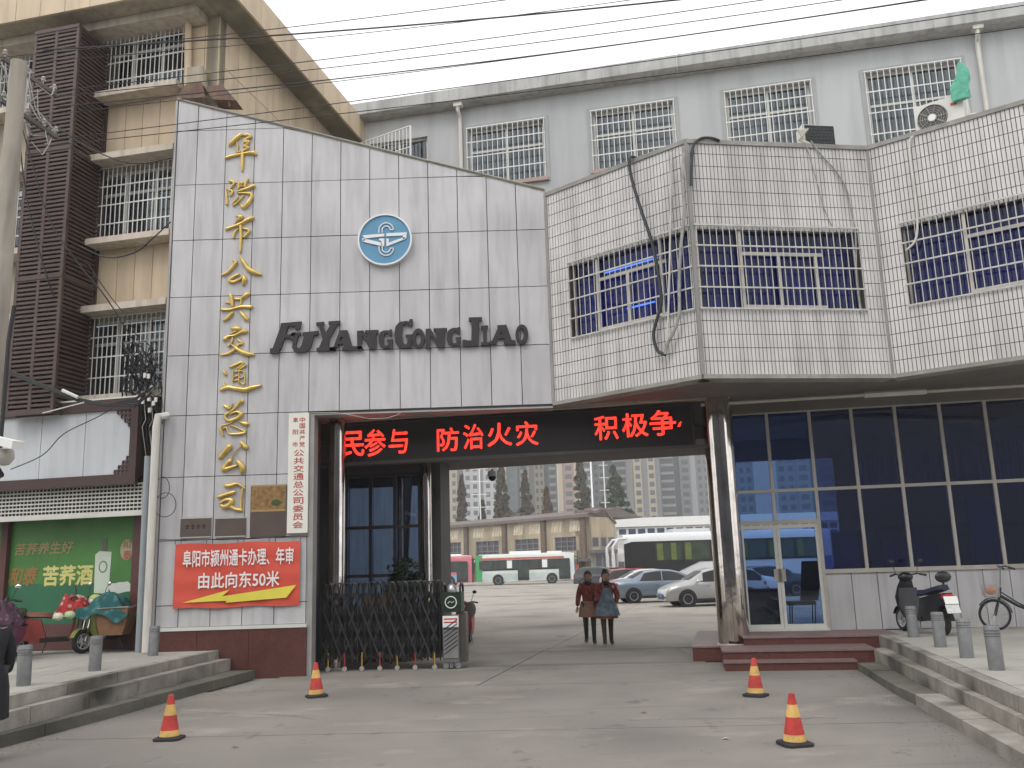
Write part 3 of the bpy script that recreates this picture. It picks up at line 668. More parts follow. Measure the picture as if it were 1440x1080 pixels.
def plinths():
    t=thing('column_plinth','low red granite plinth carrying the thick steel column','plinth',(3.8,17.5,0))
    b=MB(); b.prism([(3.20,17.46,0),(3.95,17.34,0),(4.6,21.0,0),(4.02,21.1,0)],(0,0,CZ-.03)); part('base',b,m_red_granite,t)
    b=MB(); b.prism([(3.18,17.44,CZ-.03),(3.95,17.32,CZ-.03),(4.6,21.0,CZ-.03),(4.0,21.1,CZ-.03)],(0,0,.03)); part('top_slab',b,mat('granite_top',(.19,.125,.12),.5,var=.2,scale=10,fine=.2),t)
    b=MB(); b.prism([(3.82,17.20,.0),(4.5,17.08,0),(4.55,17.33,0),(3.96,17.338,0)],(0,0,CZ-.03)); part('base',b,m_red_granite,t)
    ST=Fr((3.42,15.80),100)
    t=thing('entrance_steps','three red granite steps up to the glass door','steps',tuple(ST.at(1.3,0)))
    def st(u0,u1,z0,z1,n0,n1):
        b=MB(); b.fb(ST,u0,u1,z0,z1-.03,n0,n1); part('riser',b,m_red_granite,t)
        b=MB(); b.fb(ST,u0-.015,u1,z1-.03,z1,n0,n1+.02); part('tread',b,mat('granite_top',(.19,.125,.12),.5),t)
    st(0,2.12,0,.155,-.32,0); st(0,2.5,0,.305,-1.26,-.32); st(.42,3.1,0,.45,-2.9,-1.26)
plinths()

def guard_room():
    G=Fr((-5.2,20.35),99.5)
    t=thing('guard_room','dark guard room with blue gridded windows behind the folding gate','booth',(-3,20.2,0))
    u0=G.px(487,700)[0]; u1=G.px(590,700)[0]; uE=G.px(620,740)[0]; z0=.55; z1=G.px(540,668)[1]
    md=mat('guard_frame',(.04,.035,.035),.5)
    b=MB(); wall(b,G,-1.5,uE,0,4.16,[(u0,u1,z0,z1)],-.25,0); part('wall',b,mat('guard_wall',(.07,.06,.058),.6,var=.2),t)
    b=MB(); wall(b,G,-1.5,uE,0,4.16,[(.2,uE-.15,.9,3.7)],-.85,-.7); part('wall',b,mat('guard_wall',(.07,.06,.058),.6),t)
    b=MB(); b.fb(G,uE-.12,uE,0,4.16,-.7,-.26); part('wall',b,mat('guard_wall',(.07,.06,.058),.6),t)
    b=MB(); 
    for i in range(4):
        u=u0+(u1-u0)*i/3; b.fb(G,u-.035,u+.035,z0,z1,-.1,.02)
    for z in (z0,z0+(z1-z0)*.35,z0+(z1-z0)*.66,z1): b.fb(G,u0,u1,z-.035,z+.035,-.098,.018)
    part('window_frame',b,md,t)
    zs=[z0,z0+(z1-z0)*.35,z0+(z1-z0)*.66,z1]
    mg=glass('guard_glass',(.45,.58,.82),.05)
    for i in range(3):
        for j in range(3):
            b=MB(); b.fb(G,u0+(u1-u0)*i/3+.036,u0+(u1-u0)*(i+1)/3-.036,zs[j]+.036,zs[j+1]-.036,-.05,-.044); part('pane',b,mg,t)
    b=MB(); b.hexa([G.at(u0+.9,z0,-.5),G.at(u0+1.15,z0,-.5),G.at(u0+1.15,z0,-.6),G.at(u0+.9,z0,-.6),G.at(u0+1.05,z1,-.5),G.at(u0+1.35,z1,-.5),G.at(u0+1.35,z1,-.6),G.at(u0+1.05,z1,-.6)]); part('sloped_reflection',b,m_dark,t)  # slanted dark slab standing in for a sloped reflection in the glass
guard_room()
# ================================================================ GLASS FRONT with the projecting tiled bay
CW = Fr((4.28,18.25), 100)
BC = [V((.80,17.1,0)),V((3.22,14.92,0)),V((6.63,15.43,0)),V((9.9,12.91,0))]
BA,BB,BCc = Fr(BC[0],p1=BC[1]), Fr(BC[1],p1=BC[2]), Fr(BC[2],p1=BC[3])
ZB=4.90; ZT=(BB.px(975,203)[1]+BA.px(768,270)[1])/2
def tiles(fr, L_, openings, parent, tw=.068, th=.232):
    mb=MB(); g=.0065; rows=int((ZT-ZB)/th); th=(ZT-ZB)/rows; cols=int(L_/tw); tw=L_/cols
    rnd=random.Random(11)
    for j in range(rows):
        for i in range(cols):
            u,z=i*tw,ZB+j*th; cu,cz=u+tw/2,z+th/2
            if any(o[0]-.01<cu<o[1]+.01 and o[2]-.02<cz<o[3]+.02 for o in openings): continue
            n=.012+rnd.uniform(-.0015,.0015)
            a=fr.at; 
            mb.add([a(u+g,z+g,n),a(u+tw-g,z+g,n),a(u+tw-g,z+th-g,n),a(u+g,z+th-g,n),a(u+g-.002,z+g,0),a(u+tw-g,z+g,0),a(u+tw-g,z+th-g,0),a(u+g,z+th-g,0)],[(0,1,2,3),(4,5,1,0),(5,6,2,1),(6,7,3,2),(7,4,0,3)])
    part('wall_tiles',mb,m_tile,parent,kind='stuff')
def bay():
    t=thing('tiled_bay','zigzag upper floor in narrow pale tiles with barred blue windows, above the glass front','building',(5,15.5,0))
    mcur=mat('purple_curtain',(.075,.06,.175),.9,var=.5,scale=3); mcur2=mat('blue_curtain',(.05,.085,.26),.9,var=.5,scale=3)
    specs=[]
    for fr,(x0,y0),(x1,y1),(xb,yb) in ((BA,(801,369),(973,319),(806,474)),(BB,(977,315),(1204,325),(984,435)),(BCc,(1266,316),(1440,272),(1280,432))):
        a=fr.px(x0,y0,.0); b_=fr.px(x1,y1); c=fr.px(xb,yb)
        specs.append([a[0],b_[0],c[1],(a[1]+b_[1])/2])
    za=sum(s_[2] for s_ in specs)/3; zb=sum(s_[3] for s_ in specs)/3
    print('bay', ZT, specs)
    for k,(fr,s_) in enumerate(zip((BA,BB,BCc),specs)):
        L_=fr.len; u0=max(s_[0],.04); u1=min(s_[1],L_-.06) if k<2 else 3.9
        op=[(u0,u1,za,zb)]
        b=MB(); wall(b,fr,0,L_,ZB,ZT-.06,op,-.25,0); part('wall',b,m_grout,t)
        tiles(fr,L_,op,t)
        b=MB(); b.fb(fr,0,L_,ZT-.05,ZT+.03,-.27,.04); part('coping',b,mat('coping_conc',(.30,.29,.27),.8,var=.3,scale=5,blotch=.3),t)
        b=MB(); b.fb(fr,0,L_,ZB-.07,ZB,-.3,.05); part('drip_edge',b,mat('coping_conc',(.30,.29,.27),.8),t)
        b=MB(); b.fb(fr,-.035,.035,ZB,ZT,-.02,.03); part('corner_trim',b,mat('trim_d',(.26,.25,.24),.6,var=.2),t)
        w_=window(fr,u0,u1,za,zb,t,cols=1,transom=1,dep=.10,mf=m_bar_dirty,mg=m_glass_bay,curtain=(mcur2 if k==0 else mcur),fw=.04)
        # inner casement frames, as seen through the bars
        W=u1-u0; f=MB()
        for fa,fb_ in (((.18,.21),(.43,.46)),((.42,.46),(.64,.68)),((.31,.34),(.62,.65)))[k:k+1]:
            pass
        spl=((.22,.27,.48,.52,.75,.80),(.26,.30,.49,.53,.72,.76),(.28,.33,.57,.61,.85,.88))[k]
        zt=za+(zb-za)*.68
        ca,cb=((.22,.80),(.26,.775),(.28,.88))[k]
        f.fb(fr,u0+W*ca,u0+W*cb,zt-.03,zt+.03,-.075,-.03)
        for i in range(0,len(spl),2):
            top = zb-.045 if (i==0 or (k==0 and i==4)) else (zt-.03)
            f.fb(fr,u0+W*spl[i],u0+W*spl[i]+.055,za+.04,top-.0,-.072,-.028)
        f.fb(fr,u0+W*ca,u0+W*cb,za+.04,za+.09,-.074,-.029)
        part('casement_frame',f,m_alframe,w_)
        g=MB(); nb=int(W/.117)
        for i in range(nb+1): g.cyl(fr.at(u0+W*i/nb,za-.03,.05),fr.at(u0+W*i/nb,zb+.03,.05),.0085,n=5,caps=False)
        for i in range(5): z=za+(zb-za)*i/4; g.fb(fr,u0-.03,u1+.03,z-.013,z+.013,.045,.065)
        for u in (u0,u1): 
            for z in (za,zb): g.cyl(fr.at(u,z,-.02),fr.at(u,z,.05),.01,n=4)
        part('window_grille',g,mat('grille_white',(.50,.49,.46),.5,var=.25,scale=7),w_)
        if k==0:
            for (x0,y0,x1,y1) in ((850,384,925,371),(882,434,921,429)):
                p=fr.px(x0,y0,-.19); q_=fr.px(x1,y1,-.19); b=MB(); b.tube([fr.at(p[0],p[1],-.19),fr.at(q_[0],p[1],-.19)],.016,6); part('tube_lamp',b,mat('tube_light',(.5,.9,1),.5,emis=(.35,.8,1),es=1.6),w_)
    # soffit and roof deck
    back=[CW.at(8,0,-.1),CW.at(-.9,0,-.1)]
    poly=[BC[0]+V((0,.3,0)),BC[1]+V((0,.06,0)),BC[2]+V((0,.06,0)),BC[3]+V((0,.06,0))]+[V((p.x,p.y,0)) for p in (CW.at(9,0,-.1),CW.at(-.4,0,-.1))]
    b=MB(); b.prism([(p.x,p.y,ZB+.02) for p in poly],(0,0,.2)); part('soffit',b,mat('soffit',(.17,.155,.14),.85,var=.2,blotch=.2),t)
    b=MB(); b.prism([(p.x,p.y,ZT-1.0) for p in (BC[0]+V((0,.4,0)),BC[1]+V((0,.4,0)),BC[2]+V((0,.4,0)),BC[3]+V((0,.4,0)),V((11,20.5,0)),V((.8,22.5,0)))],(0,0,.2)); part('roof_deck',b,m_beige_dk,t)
    # lower beam band above the glass and the pale conduit on it
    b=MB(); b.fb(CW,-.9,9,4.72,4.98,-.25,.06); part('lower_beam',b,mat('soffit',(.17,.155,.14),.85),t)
    a=CW.px(985,562,1.0); c=CW.px(1440,540,1.0)
    b=MB(); b.tube([CW.at(a[0],ZB-.1,1.0),CW.at(c[0]+.5,ZB-.1,1.0)],.035,6); part('conduit',b,m_alframe,t)
    a=CW.px(1215,550,1.0); c=CW.px(1302,547,1.0)
    b=MB(); b.tube([CW.at(a[0],ZB-.1,1.0),CW.at(c[0],ZB-.1,1.0)],.055,6); part('conduit',b,m_frame,t,label='thicker pale wrapped stretch of the conduit')
bay()

def glass_front():
    t=thing('glass_front','blue glazed office front over low grey panels, right of the thick steel column','building',(6,17.9,0))
    zt=4.72; zm=CW.px(1147,688)[1]; zs=CW.px(1250,801)[1]; z0=.45; zdr=CW.px(1100,735)[1]
    us=[CW.px(x,688+ (1147-x)*.047)[0] for x in (1034,1086.5,1147,1207,1269,1333,1397.5)]
    step=(us[-1]-us[2])/4; us+= [us[-1]+step*i for i in (1,2,3)]
    print('curtain',zt,zm,zs,us)
    f=MB(); r=.03
    for i,u in enumerate(us):
        if i==1: continue
        part('mullion',MB().fb(CW,u-r,u+r,z0 if i in(0,2) else zs,zt,-.06,.05),m_alframe,t)
    part('mullion',MB().fb(CW,us[1]-r,us[1]+r,zdr,zt,-.06,.045),m_alframe,t)
    part('rail',MB().fb(CW,us[0]-.03,us[-1],zm-r,zm+r,-.055,.047),m_alframe,t)
    part('rail',MB().fb(CW,us[2]+r,us[-1],zs-r*1.3,zs+r*1.3,-.055,.06),m_alframe,t)
    part('rail',MB().fb(CW,us[0]-.03,us[2]+r,zdr-.03,zdr+.05,-.055,.055),m_alframe,t)
    part('rail',MB().fb(CW,us[0]-.03,us[-1],zt-.02,zt+.06,-.055,.055),m_alframe,t)
    for i in range(len(us)-1):
        a,c=us[i]+r,us[i+1]-r
        mg = m_glass_d if i<2 else m_glass_b
        part('pane',MB().fb(CW,a,c,zm+r,zt-.02,-.01,-.004),mg,t)
        if i>=2: part('pane',MB().fb(CW,a,c,zs+r,zm-r,-.01,-.004),m_glass_b,t)
        else: part('pane',MB().fb(CW,a,c,zdr+.05,zm-r,-.01,-.004),m_glass_d,t)
    # panels under the sill
    u=us[2]+r; 
    while u<us[-1]-.3:
        u2=u+.472; part('sill_panel',MB().fb(CW,u+.006,u2-.006,z0,zs-.04,-.08,.02+random.uniform(-.003,.003)),m_panel,t); u=u2
    part('sill_backing',MB().fb(CW,us[2]+r,us[-1],z0,zs-.05,-.14,-.081),m_joint,t)
    # double door
    for s_,(a,c) in enumerate(((us[0]+.03,us[1]-.003),(us[1]+.003,us[2]-.03))):
        d=MB(); k=.06
        d.fb(CW,a,a+k,z0+.03,zdr-.04,-.03,.03); d.fb(CW,c-k,c,z0+.03,zdr-.04,-.03,.03)
        d.fb(CW,a+k,c-k,z0+.03,z0+.12,-.028,.028); d.fb(CW,a+k,c-k,zdr-.11,zdr-.04,-.028,.028)
        o=part('door',d,m_frame,t)
        part('pane',MB().fb(CW,a+k,c-k,z0+.12,zdr-.11,-.006,.0),m_glass_d,o)
        hx=c-.035 if s_==0 else a+.035
        part('handle',MB().fb(CW,hx-.075,hx+.07,1.38,1.62,.035,.06),mat('door_handle',(.45,.43,.38),.4,metal=.4),o)
    part('threshold',MB().fb(CW,us[0]-.03,us[2],z0-.02,z0+.028,-.06,.12),m_frame,t)
    # the room behind: floor, ceiling, back wall with a gap to the yard on the left
    rt=CW
    part('room_floor',MB().fb(rt,-.1,9,.36,.44,-4.2,-.15),mat('room_floor',(.16,.18,.22),.4),t)
    part('room_ceiling',MB().fb(rt,-.1,9,4.66,4.75,-4.2,-.15),m_inside,t)
    part('room_back_wall',MB().fb(rt,2.75,9,.44,4.66,-4.2,-4.05),m_inside,t)
    part('room_side_wall',MB().fb(rt,9,9.1,.44,4.3,-4.2,-.15),m_inside,t)
    part('rear_beam',MB().fb(rt,.05,2.75,4.17,4.66,-4.2,-4.05),m_inside,t)
    for i in (0,3):
        u=.15+.87*i; part('rear_mullion',MB().fb(rt,u-.03,u+.03,.44,4.3,-4.12,-4.05),m_alframe,t)
    mc=mat('violet_screen',(.30,.22,.70),.8,var=.2); mcb=mat('blue_screen',(.18,.42,.80),.8,var=.2)
    part('room_partition',MB().fb(rt,3.0,3.95,.44,2.05,-.55,-.5),mc,t); part('room_partition',MB().fb(rt,1.95,2.45,.44,2.3,-.45,-.4),mcb,t)
    c=MB(); n=150; P_=[rt.at(2.5+6.4*i/n,0,-.34-.05*(i%2)) for i in range(n+1)]; zt_=[3.55+.42*min(1,(i/n)*2.2)**.5 for i in range(n+1)]
    c.add([(p.x,p.y,zm+.06) for p in P_]+[(p.x,p.y,z_) for p,z_ in zip(P_,zt_)],[(i,i+1,n+2+i,n+1+i) for i in range(n)]); part('ribbed_blind',c,mat('ribbed_blue',(.28,.48,.85),.7,var=.25,scale=1.5),t)
    for u,w_ in ((4.6,.5),(6.0,.35),(7.1,.6)): part('room_drape',MB().fb(rt,u,u+w_,.44,2.9,-.62,-.58),mcb if w_<.55 else mc,t)
    part('room_partition',MB().fb(rt,3.2,7.5,2.35,2.42,-2.0,-1.95),mat('blue_frame',(.10,.20,.42),.6),t)
    for u in (3.2,4.0,5.6,7.2): part('room_partition',MB().fb(rt,u,u+.07,.44,2.35,-2.0,-1.95),mat('blue_frame',(.10,.20,.42),.6),t)
    # things inside
    d=thing('counter','dark low counter inside the glass door','counter',tuple(rt.at(.5,.44,-.9)))
    part('body',MB().fb(rt,.16,.85,.44,1.18,-1.1,-.6),m_dark,d); part('worktop',MB().fb(rt,.12,.89,1.18,1.22,-1.14,-.56),m_dark,d)
    c=thing('office_chair','dark chair with thin legs inside the right door leaf','chair',tuple(rt.at(1.3,.44,-1)))
    part('seat',MB().fb(rt,1.05,1.6,.88,.95,-1.3,-.8),m_dark,c); part('backrest',MB().hexa([rt.at(1.35,.95,-1.25),rt.at(1.7,.95,-1.2),rt.at(1.7,.95,-1.3),rt.at(1.35,.95,-1.33),rt.at(1.45,1.75,-1.25),rt.at(1.85,1.75,-1.2),rt.at(1.85,1.75,-1.28),rt.at(1.45,1.75,-1.33)]),m_dark,c)
    for u,n in ((1.1,-.85),(1.1,-1.25),(1.55,-.85),(1.55,-1.25)): part('leg',MB().cyl(rt.at(u,.44,n),rt.at(u+.03,.88,n),.012,n=6),m_dark,c)
glass_front()

# ---- black and pale hoses hanging over the bay
def hose(name,label,fr,pts,r,m,n=.12,cat='hose'):
    P_=[]
    for p in pts:
        nn = p[2] if len(p)>2 else n
        u,z=fr.px(p[0],p[1],nn); P_.append(fr.at(u,z,nn))
    # smooth
    Q=[]
    for i in range(len(P_)-1):
        p0=P_[max(i-1,0)];p1=P_[i];p2=P_[i+1];p3=P_[min(i+2,len(P_)-1)]
        for k in range(5):
            s_=k/5; Q.append(.5*((2*p1)+(p2-p0)*s_+(2*p0-5*p1+4*p2-p3)*s_*s_+(3*p1-p0-3*p2+p3)*s_**3))
    Q.append(P_[-1]); b=MB().tube(Q,r,6)
    return solo(name,b,m,label,cat,smooth=True)
hose('hose','thick black hose dropping from the parapet across the left bay window to a loop',BA,[(895,222,-.05),(886,222),(886,240),(892,265),(903,300),(915,335),(922,365),(928,400),(930,425),(925,445),(919,470),(924,492),(936,499)],.030,mat('hose_black',(.03,.035,.04),.6))
hose('hose','pale wrapped hose along the corner between the first two bay faces',BA,[(962,208),(960,250),(962,300),(957,350),(955,400),(955,440),(948,465),(938,485),(936,498)],.028,mat('hose_grey',(.30,.30,.29),.7,var=.4,scale=12),.14)
hose('hose','thin white pipe beside the black hose on the left bay face',BA,[(944,215),(943,300),(941,400),(938,488)],.018,m_pipe,.09)
hose('hose','short black pipe curving over the bay corner onto the roof',BB,[(972,260),(973,225),(975,205),(985,195),(1000,194),(1012,198)],.025,mat('hose_black',(.03,.035,.04),.6),.06)
hose('hose','thin grey cable curving down the middle bay face to the window corner',BB,[(1140,198),(1155,218),(1175,240),(1190,265),(1198,300),(1203,330),(1205,400),(1212,440)],.014,mat('hose_grey',(.30,.30,.29),.7),.05,'cable')
hose('hose','thin straight grey cable on the middle bay face beside the curved one',BB,[(1133,203),(1140,225),(1150,260),(1158,290),(1170,318)],.009,mat('hose_grey',(.30,.30,.29),.7),.04,'cable')
hose('hose','white hose hanging over the parapet onto the right bay window',BCc,[(1285,192),(1279,200),(1282,240),(1288,280),(1290,320),(1286,340),(1274,352)],.02,m_pipe,.07)

# unseen building added behind the viewer so the glass and the steel column have reflections
def build_reflection_block():
    F_=Fr((0,-16),100)
    t=thing('reflection_block','dark building across the street, mirrored faintly in the blue glass','building',tuple(F_.at(0,0)))
    m=mat('opposite_wall',(.24,.24,.25),.85,var=.2,scale=.6); b=MB(); ops=[(-33+i*4.2,-31+i*4.2,1.2+j*3.4,3.0+j*3.4) for i in range(16) for j in range(3)]
    wall(b,F_,-34,34,0,13,ops,-.3,0); part('wall',b,m,t)
    part('fascia',MB().fb(F_,-34,34,4.6,7.4,0,.5),mat('mirrored_blue_band',(.50,.58,.68),.6,var=.3,scale=.8),t)  # pale band added to put a lighter stripe into the mirrored image
    b=MB(); b.fb(F_,-34,34,0,13,-.6,-.4); part('dark_windows',b,mat('dull_pane',(.06,.065,.085),.3),t)
build_reflection_block()
# ================================================================ REAR GREY BUILDING above the gate
RB = Fr((0,22.9),103)
def rear_building():
    t=thing('grey_building','long grey rendered upper storey with white barred windows, rising behind the gate wall','building',tuple(RB.at(3,5.6)))
    zw1=(RB.px(711,175)[1]+RB.px(889,151)[1]+RB.px(1078,121)[1]+RB.px(1282,89)[1])/4
    zw0=RB.px(833,241)[1]
    xs=[((656,182),(766,169)),((830,159),(948,143)),((1017,129),(1140,112)),((1213,98),(1350,80))]
    op=[(RB.px(*a)[0]+.05,RB.px(*b_)[0]-.05,zw0,zw1-.05) for a,b_ in xs]
    op[3]=(op[3][0],op[3][1],RB.px(1240,213)[1]-.1,op[3][3]); u5=RB.px(1470,60)[0]; op.append((RB.px(1500,75)[0],RB.px(1600,60)[0],zw0,zw1-.05))
    a=RB.px(575,192); c=RB.px(601,186)
    op0=(RB.px(520,210)[0],c[0],zw0,RB.px(590,193)[1]); 
    ze=(RB.px(653,153)[1]+RB.px(960,105)[1]+RB.px(1200,70)[1])/3
    print('rear',zw0,zw1,ze,op)
    uA=RB.px(380,190)[0]; uB=22
    b=MB(); wall(b,RB,uA,uB,5.4,ze,op+[op0],-.25,0); part('wall',b,m_grey,t)
    for k,o in enumerate(op):
        W=o[1]-o[0]
        window(RB,*o,t,cols=2,transom=.62,dep=.12,grille=(15,4,.07,.012,m_bar),mf=m_frame,mg=mat_glass_grey,back=.35,curtain=mat('pane_grey_backing',(.40,.40,.39),.9,var=.15))  # pale sheet added behind the panes, imitating their greyish sky reflection
        f=MB(); f.fb(RB,o[0]-.14,o[0],o[2]-.1,o[3]+.12,0,.03); f.fb(RB,o[1],o[1]+.14,o[2]-.1,o[3]+.12,0,.03); f.fb(RB,o[0],o[1],o[3],o[3]+.12,0,.03); part('window_surround',f,mat('grey_trim',(.35,.36,.365),.8,var=.1),t)
        part('window_sill',MB().fb(RB,o[0]-.1,o[1]+.1,o[2]-.1,o[2],-.1,.10),mat('pink_sill',(.40,.30,.27),.8),t)
    window(RB,*op0,t,cols=2,transom=.5,dep=.1,mg=mat_glass_grey,back=.3)
    # eave gutter in lengths with stained joints
    L_=3.1; u=uA-.6
    while u<uB:
        b=MB(); n1=.42; a_=RB.at
        p=[a_(u+.003,ze-.02,-.2),a_(u+L_-.003,ze-.02,-.2),a_(u+L_-.003,ze-.02,n1-.12),a_(u+.003,ze-.02,n1-.12)]
        b.prism(p,(0,0,.12)); b.prism([a_(u+.003,ze-.02,n1-.12),a_(u+L_-.003,ze-.02,n1-.12),a_(u+L_-.003,ze+.04,n1),a_(u+.003,ze+.04,n1)],(0,0,.34)); part('eave',b,m_greyb,t); u+=L_
    for (x0,y0,x1,y1,r) in ((646,152,649,260,.055),(1373,45,1388,180,.06)):
        u=RB.px(x0,y0,.15)[0]
        b=MB(); b.tube([RB.at(u-.02,ze-.02,.28),RB.at(u-.01,ze-.22,.26),RB.at(u,ze-.34,.12),RB.at(u,ze-.6,.1),RB.at(u,6,.1)],r,8); b.fb(RB,u-.12,u+.12,ze-.1,ze+.0,.15,.35)
        part('downpipe',b,m_pipe,t,smooth=True)
    # open swung grille in front of the left window
    gt=thing('window_guard','slanting white guard grille swung open above the sloping wall top','grille',tuple(RB.at(op0[0],zw0,.3)))
    q=lambda x,y:RB.px(x,y,.35)
    pl_,pr_=q(500,204),q(577,177); lo=q(577,219)[1]-.5; g=MB(); n=15
    for i in range(n+1):
        f_=i/n; u=pl_[0]+(pr_[0]-pl_[0])*f_; zt=pl_[1]+(pr_[1]-pl_[1])*f_; g.cyl(RB.at(u,lo,.35),RB.at(u,zt,.35),.013 if i<n else .03,n=5)
    for dz in (0,.62): g.tube([RB.at(pl_[0],pl_[1]-dz,.35),RB.at(pr_[0],pr_[1]-dz,.35)],.02,5)
    part('bars',g,m_bar,gt)
mat_glass_grey = glass('grey_glass',(.62,.66,.68),.05)
rear_building()

# ---- air conditioners, railing, cloth on the roof of the bay
def ac(name_label, fr, u0,u1,z0,z1,n, side, fan_u):
    t=thing('air_conditioner',name_label,'air conditioner',tuple(fr.at((u0+u1)/2,z0,n)))
    d=.32
    part('casing',MB().fb(fr,u0,u1,z0,z1,n-d,n),mat('ac_white',(.66,.65,.61),.5,var=.1),t)
    for u in (u0+.1,u1-.1): part('foot',MB().fb(fr,u-.03,u+.03,z0-.12,z0,n-d,n),m_alframe,t)
    return t
def roof_things():
    u0,zb=BCc.px(1289,190,-.25); u1=BCc.px(1358,172,-.25)[0]; z1=BCc.px(1300,147,-.25)[1]; z0=ZT+.06
    z0=max(z0,z1-.68)
    t=ac('white air conditioner with a round dark fan behind the right parapet',BCc,u0,u1,z1-.62,z1,-.25,0,0)
    c=(u0+(u1-u0)*.36,z1-.30)
    b=MB(); m=Matrix(((BCc.t.x,0,BCc.n.x),(BCc.t.y,0,BCc.n.y),(0,1,0)))
    b.lathe([(.0,.0),(.23,.0),(.25,.012),(.255,0)],BCc.at(c[0],c[1],-.245),28,m); part('fan_opening',b,mat('fan_dark',(.10,.10,.10),.7),t)
    b=MB()
    for r_ in (.08,.12,.16,.20,.245): b.tube([BCc.at(c[0]+r_*math.cos(a),c[1]+r_*math.sin(a),-.225) for a in [2*PI*i/24 for i in range(25)]],.004,4)
    for i in range(10): a=2*PI*i/10; b.cyl(BCc.at(c[0]+.06*math.cos(a),c[1]+.06*math.sin(a),-.22),BCc.at(c[0]+.25*math.cos(a),c[1]+.25*math.sin(a),-.22),.004,n=4)
    part('fan_guard',b,m_bar_dirty,t)
    b=MB(); b.lathe([(.0,.02),(.065,.02),(.07,0)],BCc.at(c[0],c[1],-.235),16,m); part('fan_hub',b,m_white,t)
    b=MB(); b.fb(BCc,u1-.2,u1-.1,z1-.18,z1-.13,-.25,-.243); part('badge',b,mat('badge_red',(.5,.05,.04),.5),t)
    # second unit, seen from its dark finned back
    u0=BB.px(1133,205,-.35)[0]; u1=BB.px(1176,208,-.35)[0]; z1=BB.px(1155,176,-.35)[1]
    t=ac('small air conditioner with dark finned back wrapped in pipes behind the middle parapet',BB,u0,u1,z1-.55,z1,-.35,0,0)
    b=MB()
    for i in range(22): u=u0+.02+(u1-u0-.04)*i/21; b.fb(BB,u-.004,u+.004,z1-.52,z1-.02,-.35,-.335)
    for i in range(8): z=z1-.5+.065*i; b.fb(BB,u0+.02,u1-.02,z,z+.006,-.334,-.328)
    part('fins',b,mat('fin_dark',(.04,.045,.05),.6),t); part('fin_back',MB().fb(BB,u0+.01,u1-.01,z1-.53,z1-.01,-.35,-.345),mat('fan_dark',(.10,.10,.10),.7),t)
    b=MB(); random.seed(2)
    for k in range(5):
        b.tube([BB.at(u0-.06-.03*k%.1,z1-.05-.04*k,-.3),BB.at(u0-.16+.03*k,z1-.2,-.22+.02*k),BB.at(u0-.12-.02*k,z1-.4,-.2),BB.at(u0+.03,ZT+.06,-.12)],.022,5)
    part('wrapped_pipes',b,mat('pipe_wrap',(.45,.43,.38),.8,var=.3,scale=12),t)
    # railing on the roof at the right
    rr=thing('roof_railing','thin cream metal railing on the roof at the far right','railing',tuple(BCc.at(2.4,ZT,-1)))
    F2=Fr(tuple(BCc.at(1.2,0,-1.3)[:2]),100); 
    for z in (ZT+.15,ZT+.42,ZT+.72): part('rail',MB().tube([F2.at(-.2,z),F2.at(6,z)],.02 if z>ZT+.7 else .011,5),m_frame,rr)
    for i in range(6): part('post',MB().cyl(F2.at(-.1+i*.95,ZT-.9),F2.at(-.1+i*.95,ZT+.72),.02,n=6),m_frame,rr)
    # green cloth
    x=BCc.px(1350,140,-.2); b=MB(); rings=[]
    top=BCc.px(1349,88,-.2); bot=BCc.px(1353,140,-.2)
    for i in range(9):
        s_=i/8; w_=.02+.13*math.sin(min(s_*1.2,1)*PI*.6); z=top[1]+(bot[1]-top[1])*s_; uu=top[0]+(bot[0]-top[0])*s_+.03*math.sin(s_*5)
        rings.append([BCc.at(uu+w_*math.cos(a)*(1+.25*math.sin(3*a+i)),z,-.2+.06*math.sin(a)) for a in [2*PI*k/10 for k in range(10)]])
    b.loft(rings); solo('green_cloth',b,mat('green_cloth',(.12,.42,.30),.8,var=.3,scale=12),'light green cloth bundled on a stick above the white air conditioner','cloth',smooth=True)
    b=MB().cyl(BCc.at(bot[0]+.12,ZT-.5,-.2),BCc.at(top[0],top[1]+.02,-.2),.012,n=5); solo('stick',b,m_pipe,'thin stick holding up the green cloth on the roof','stick')
roof_things()

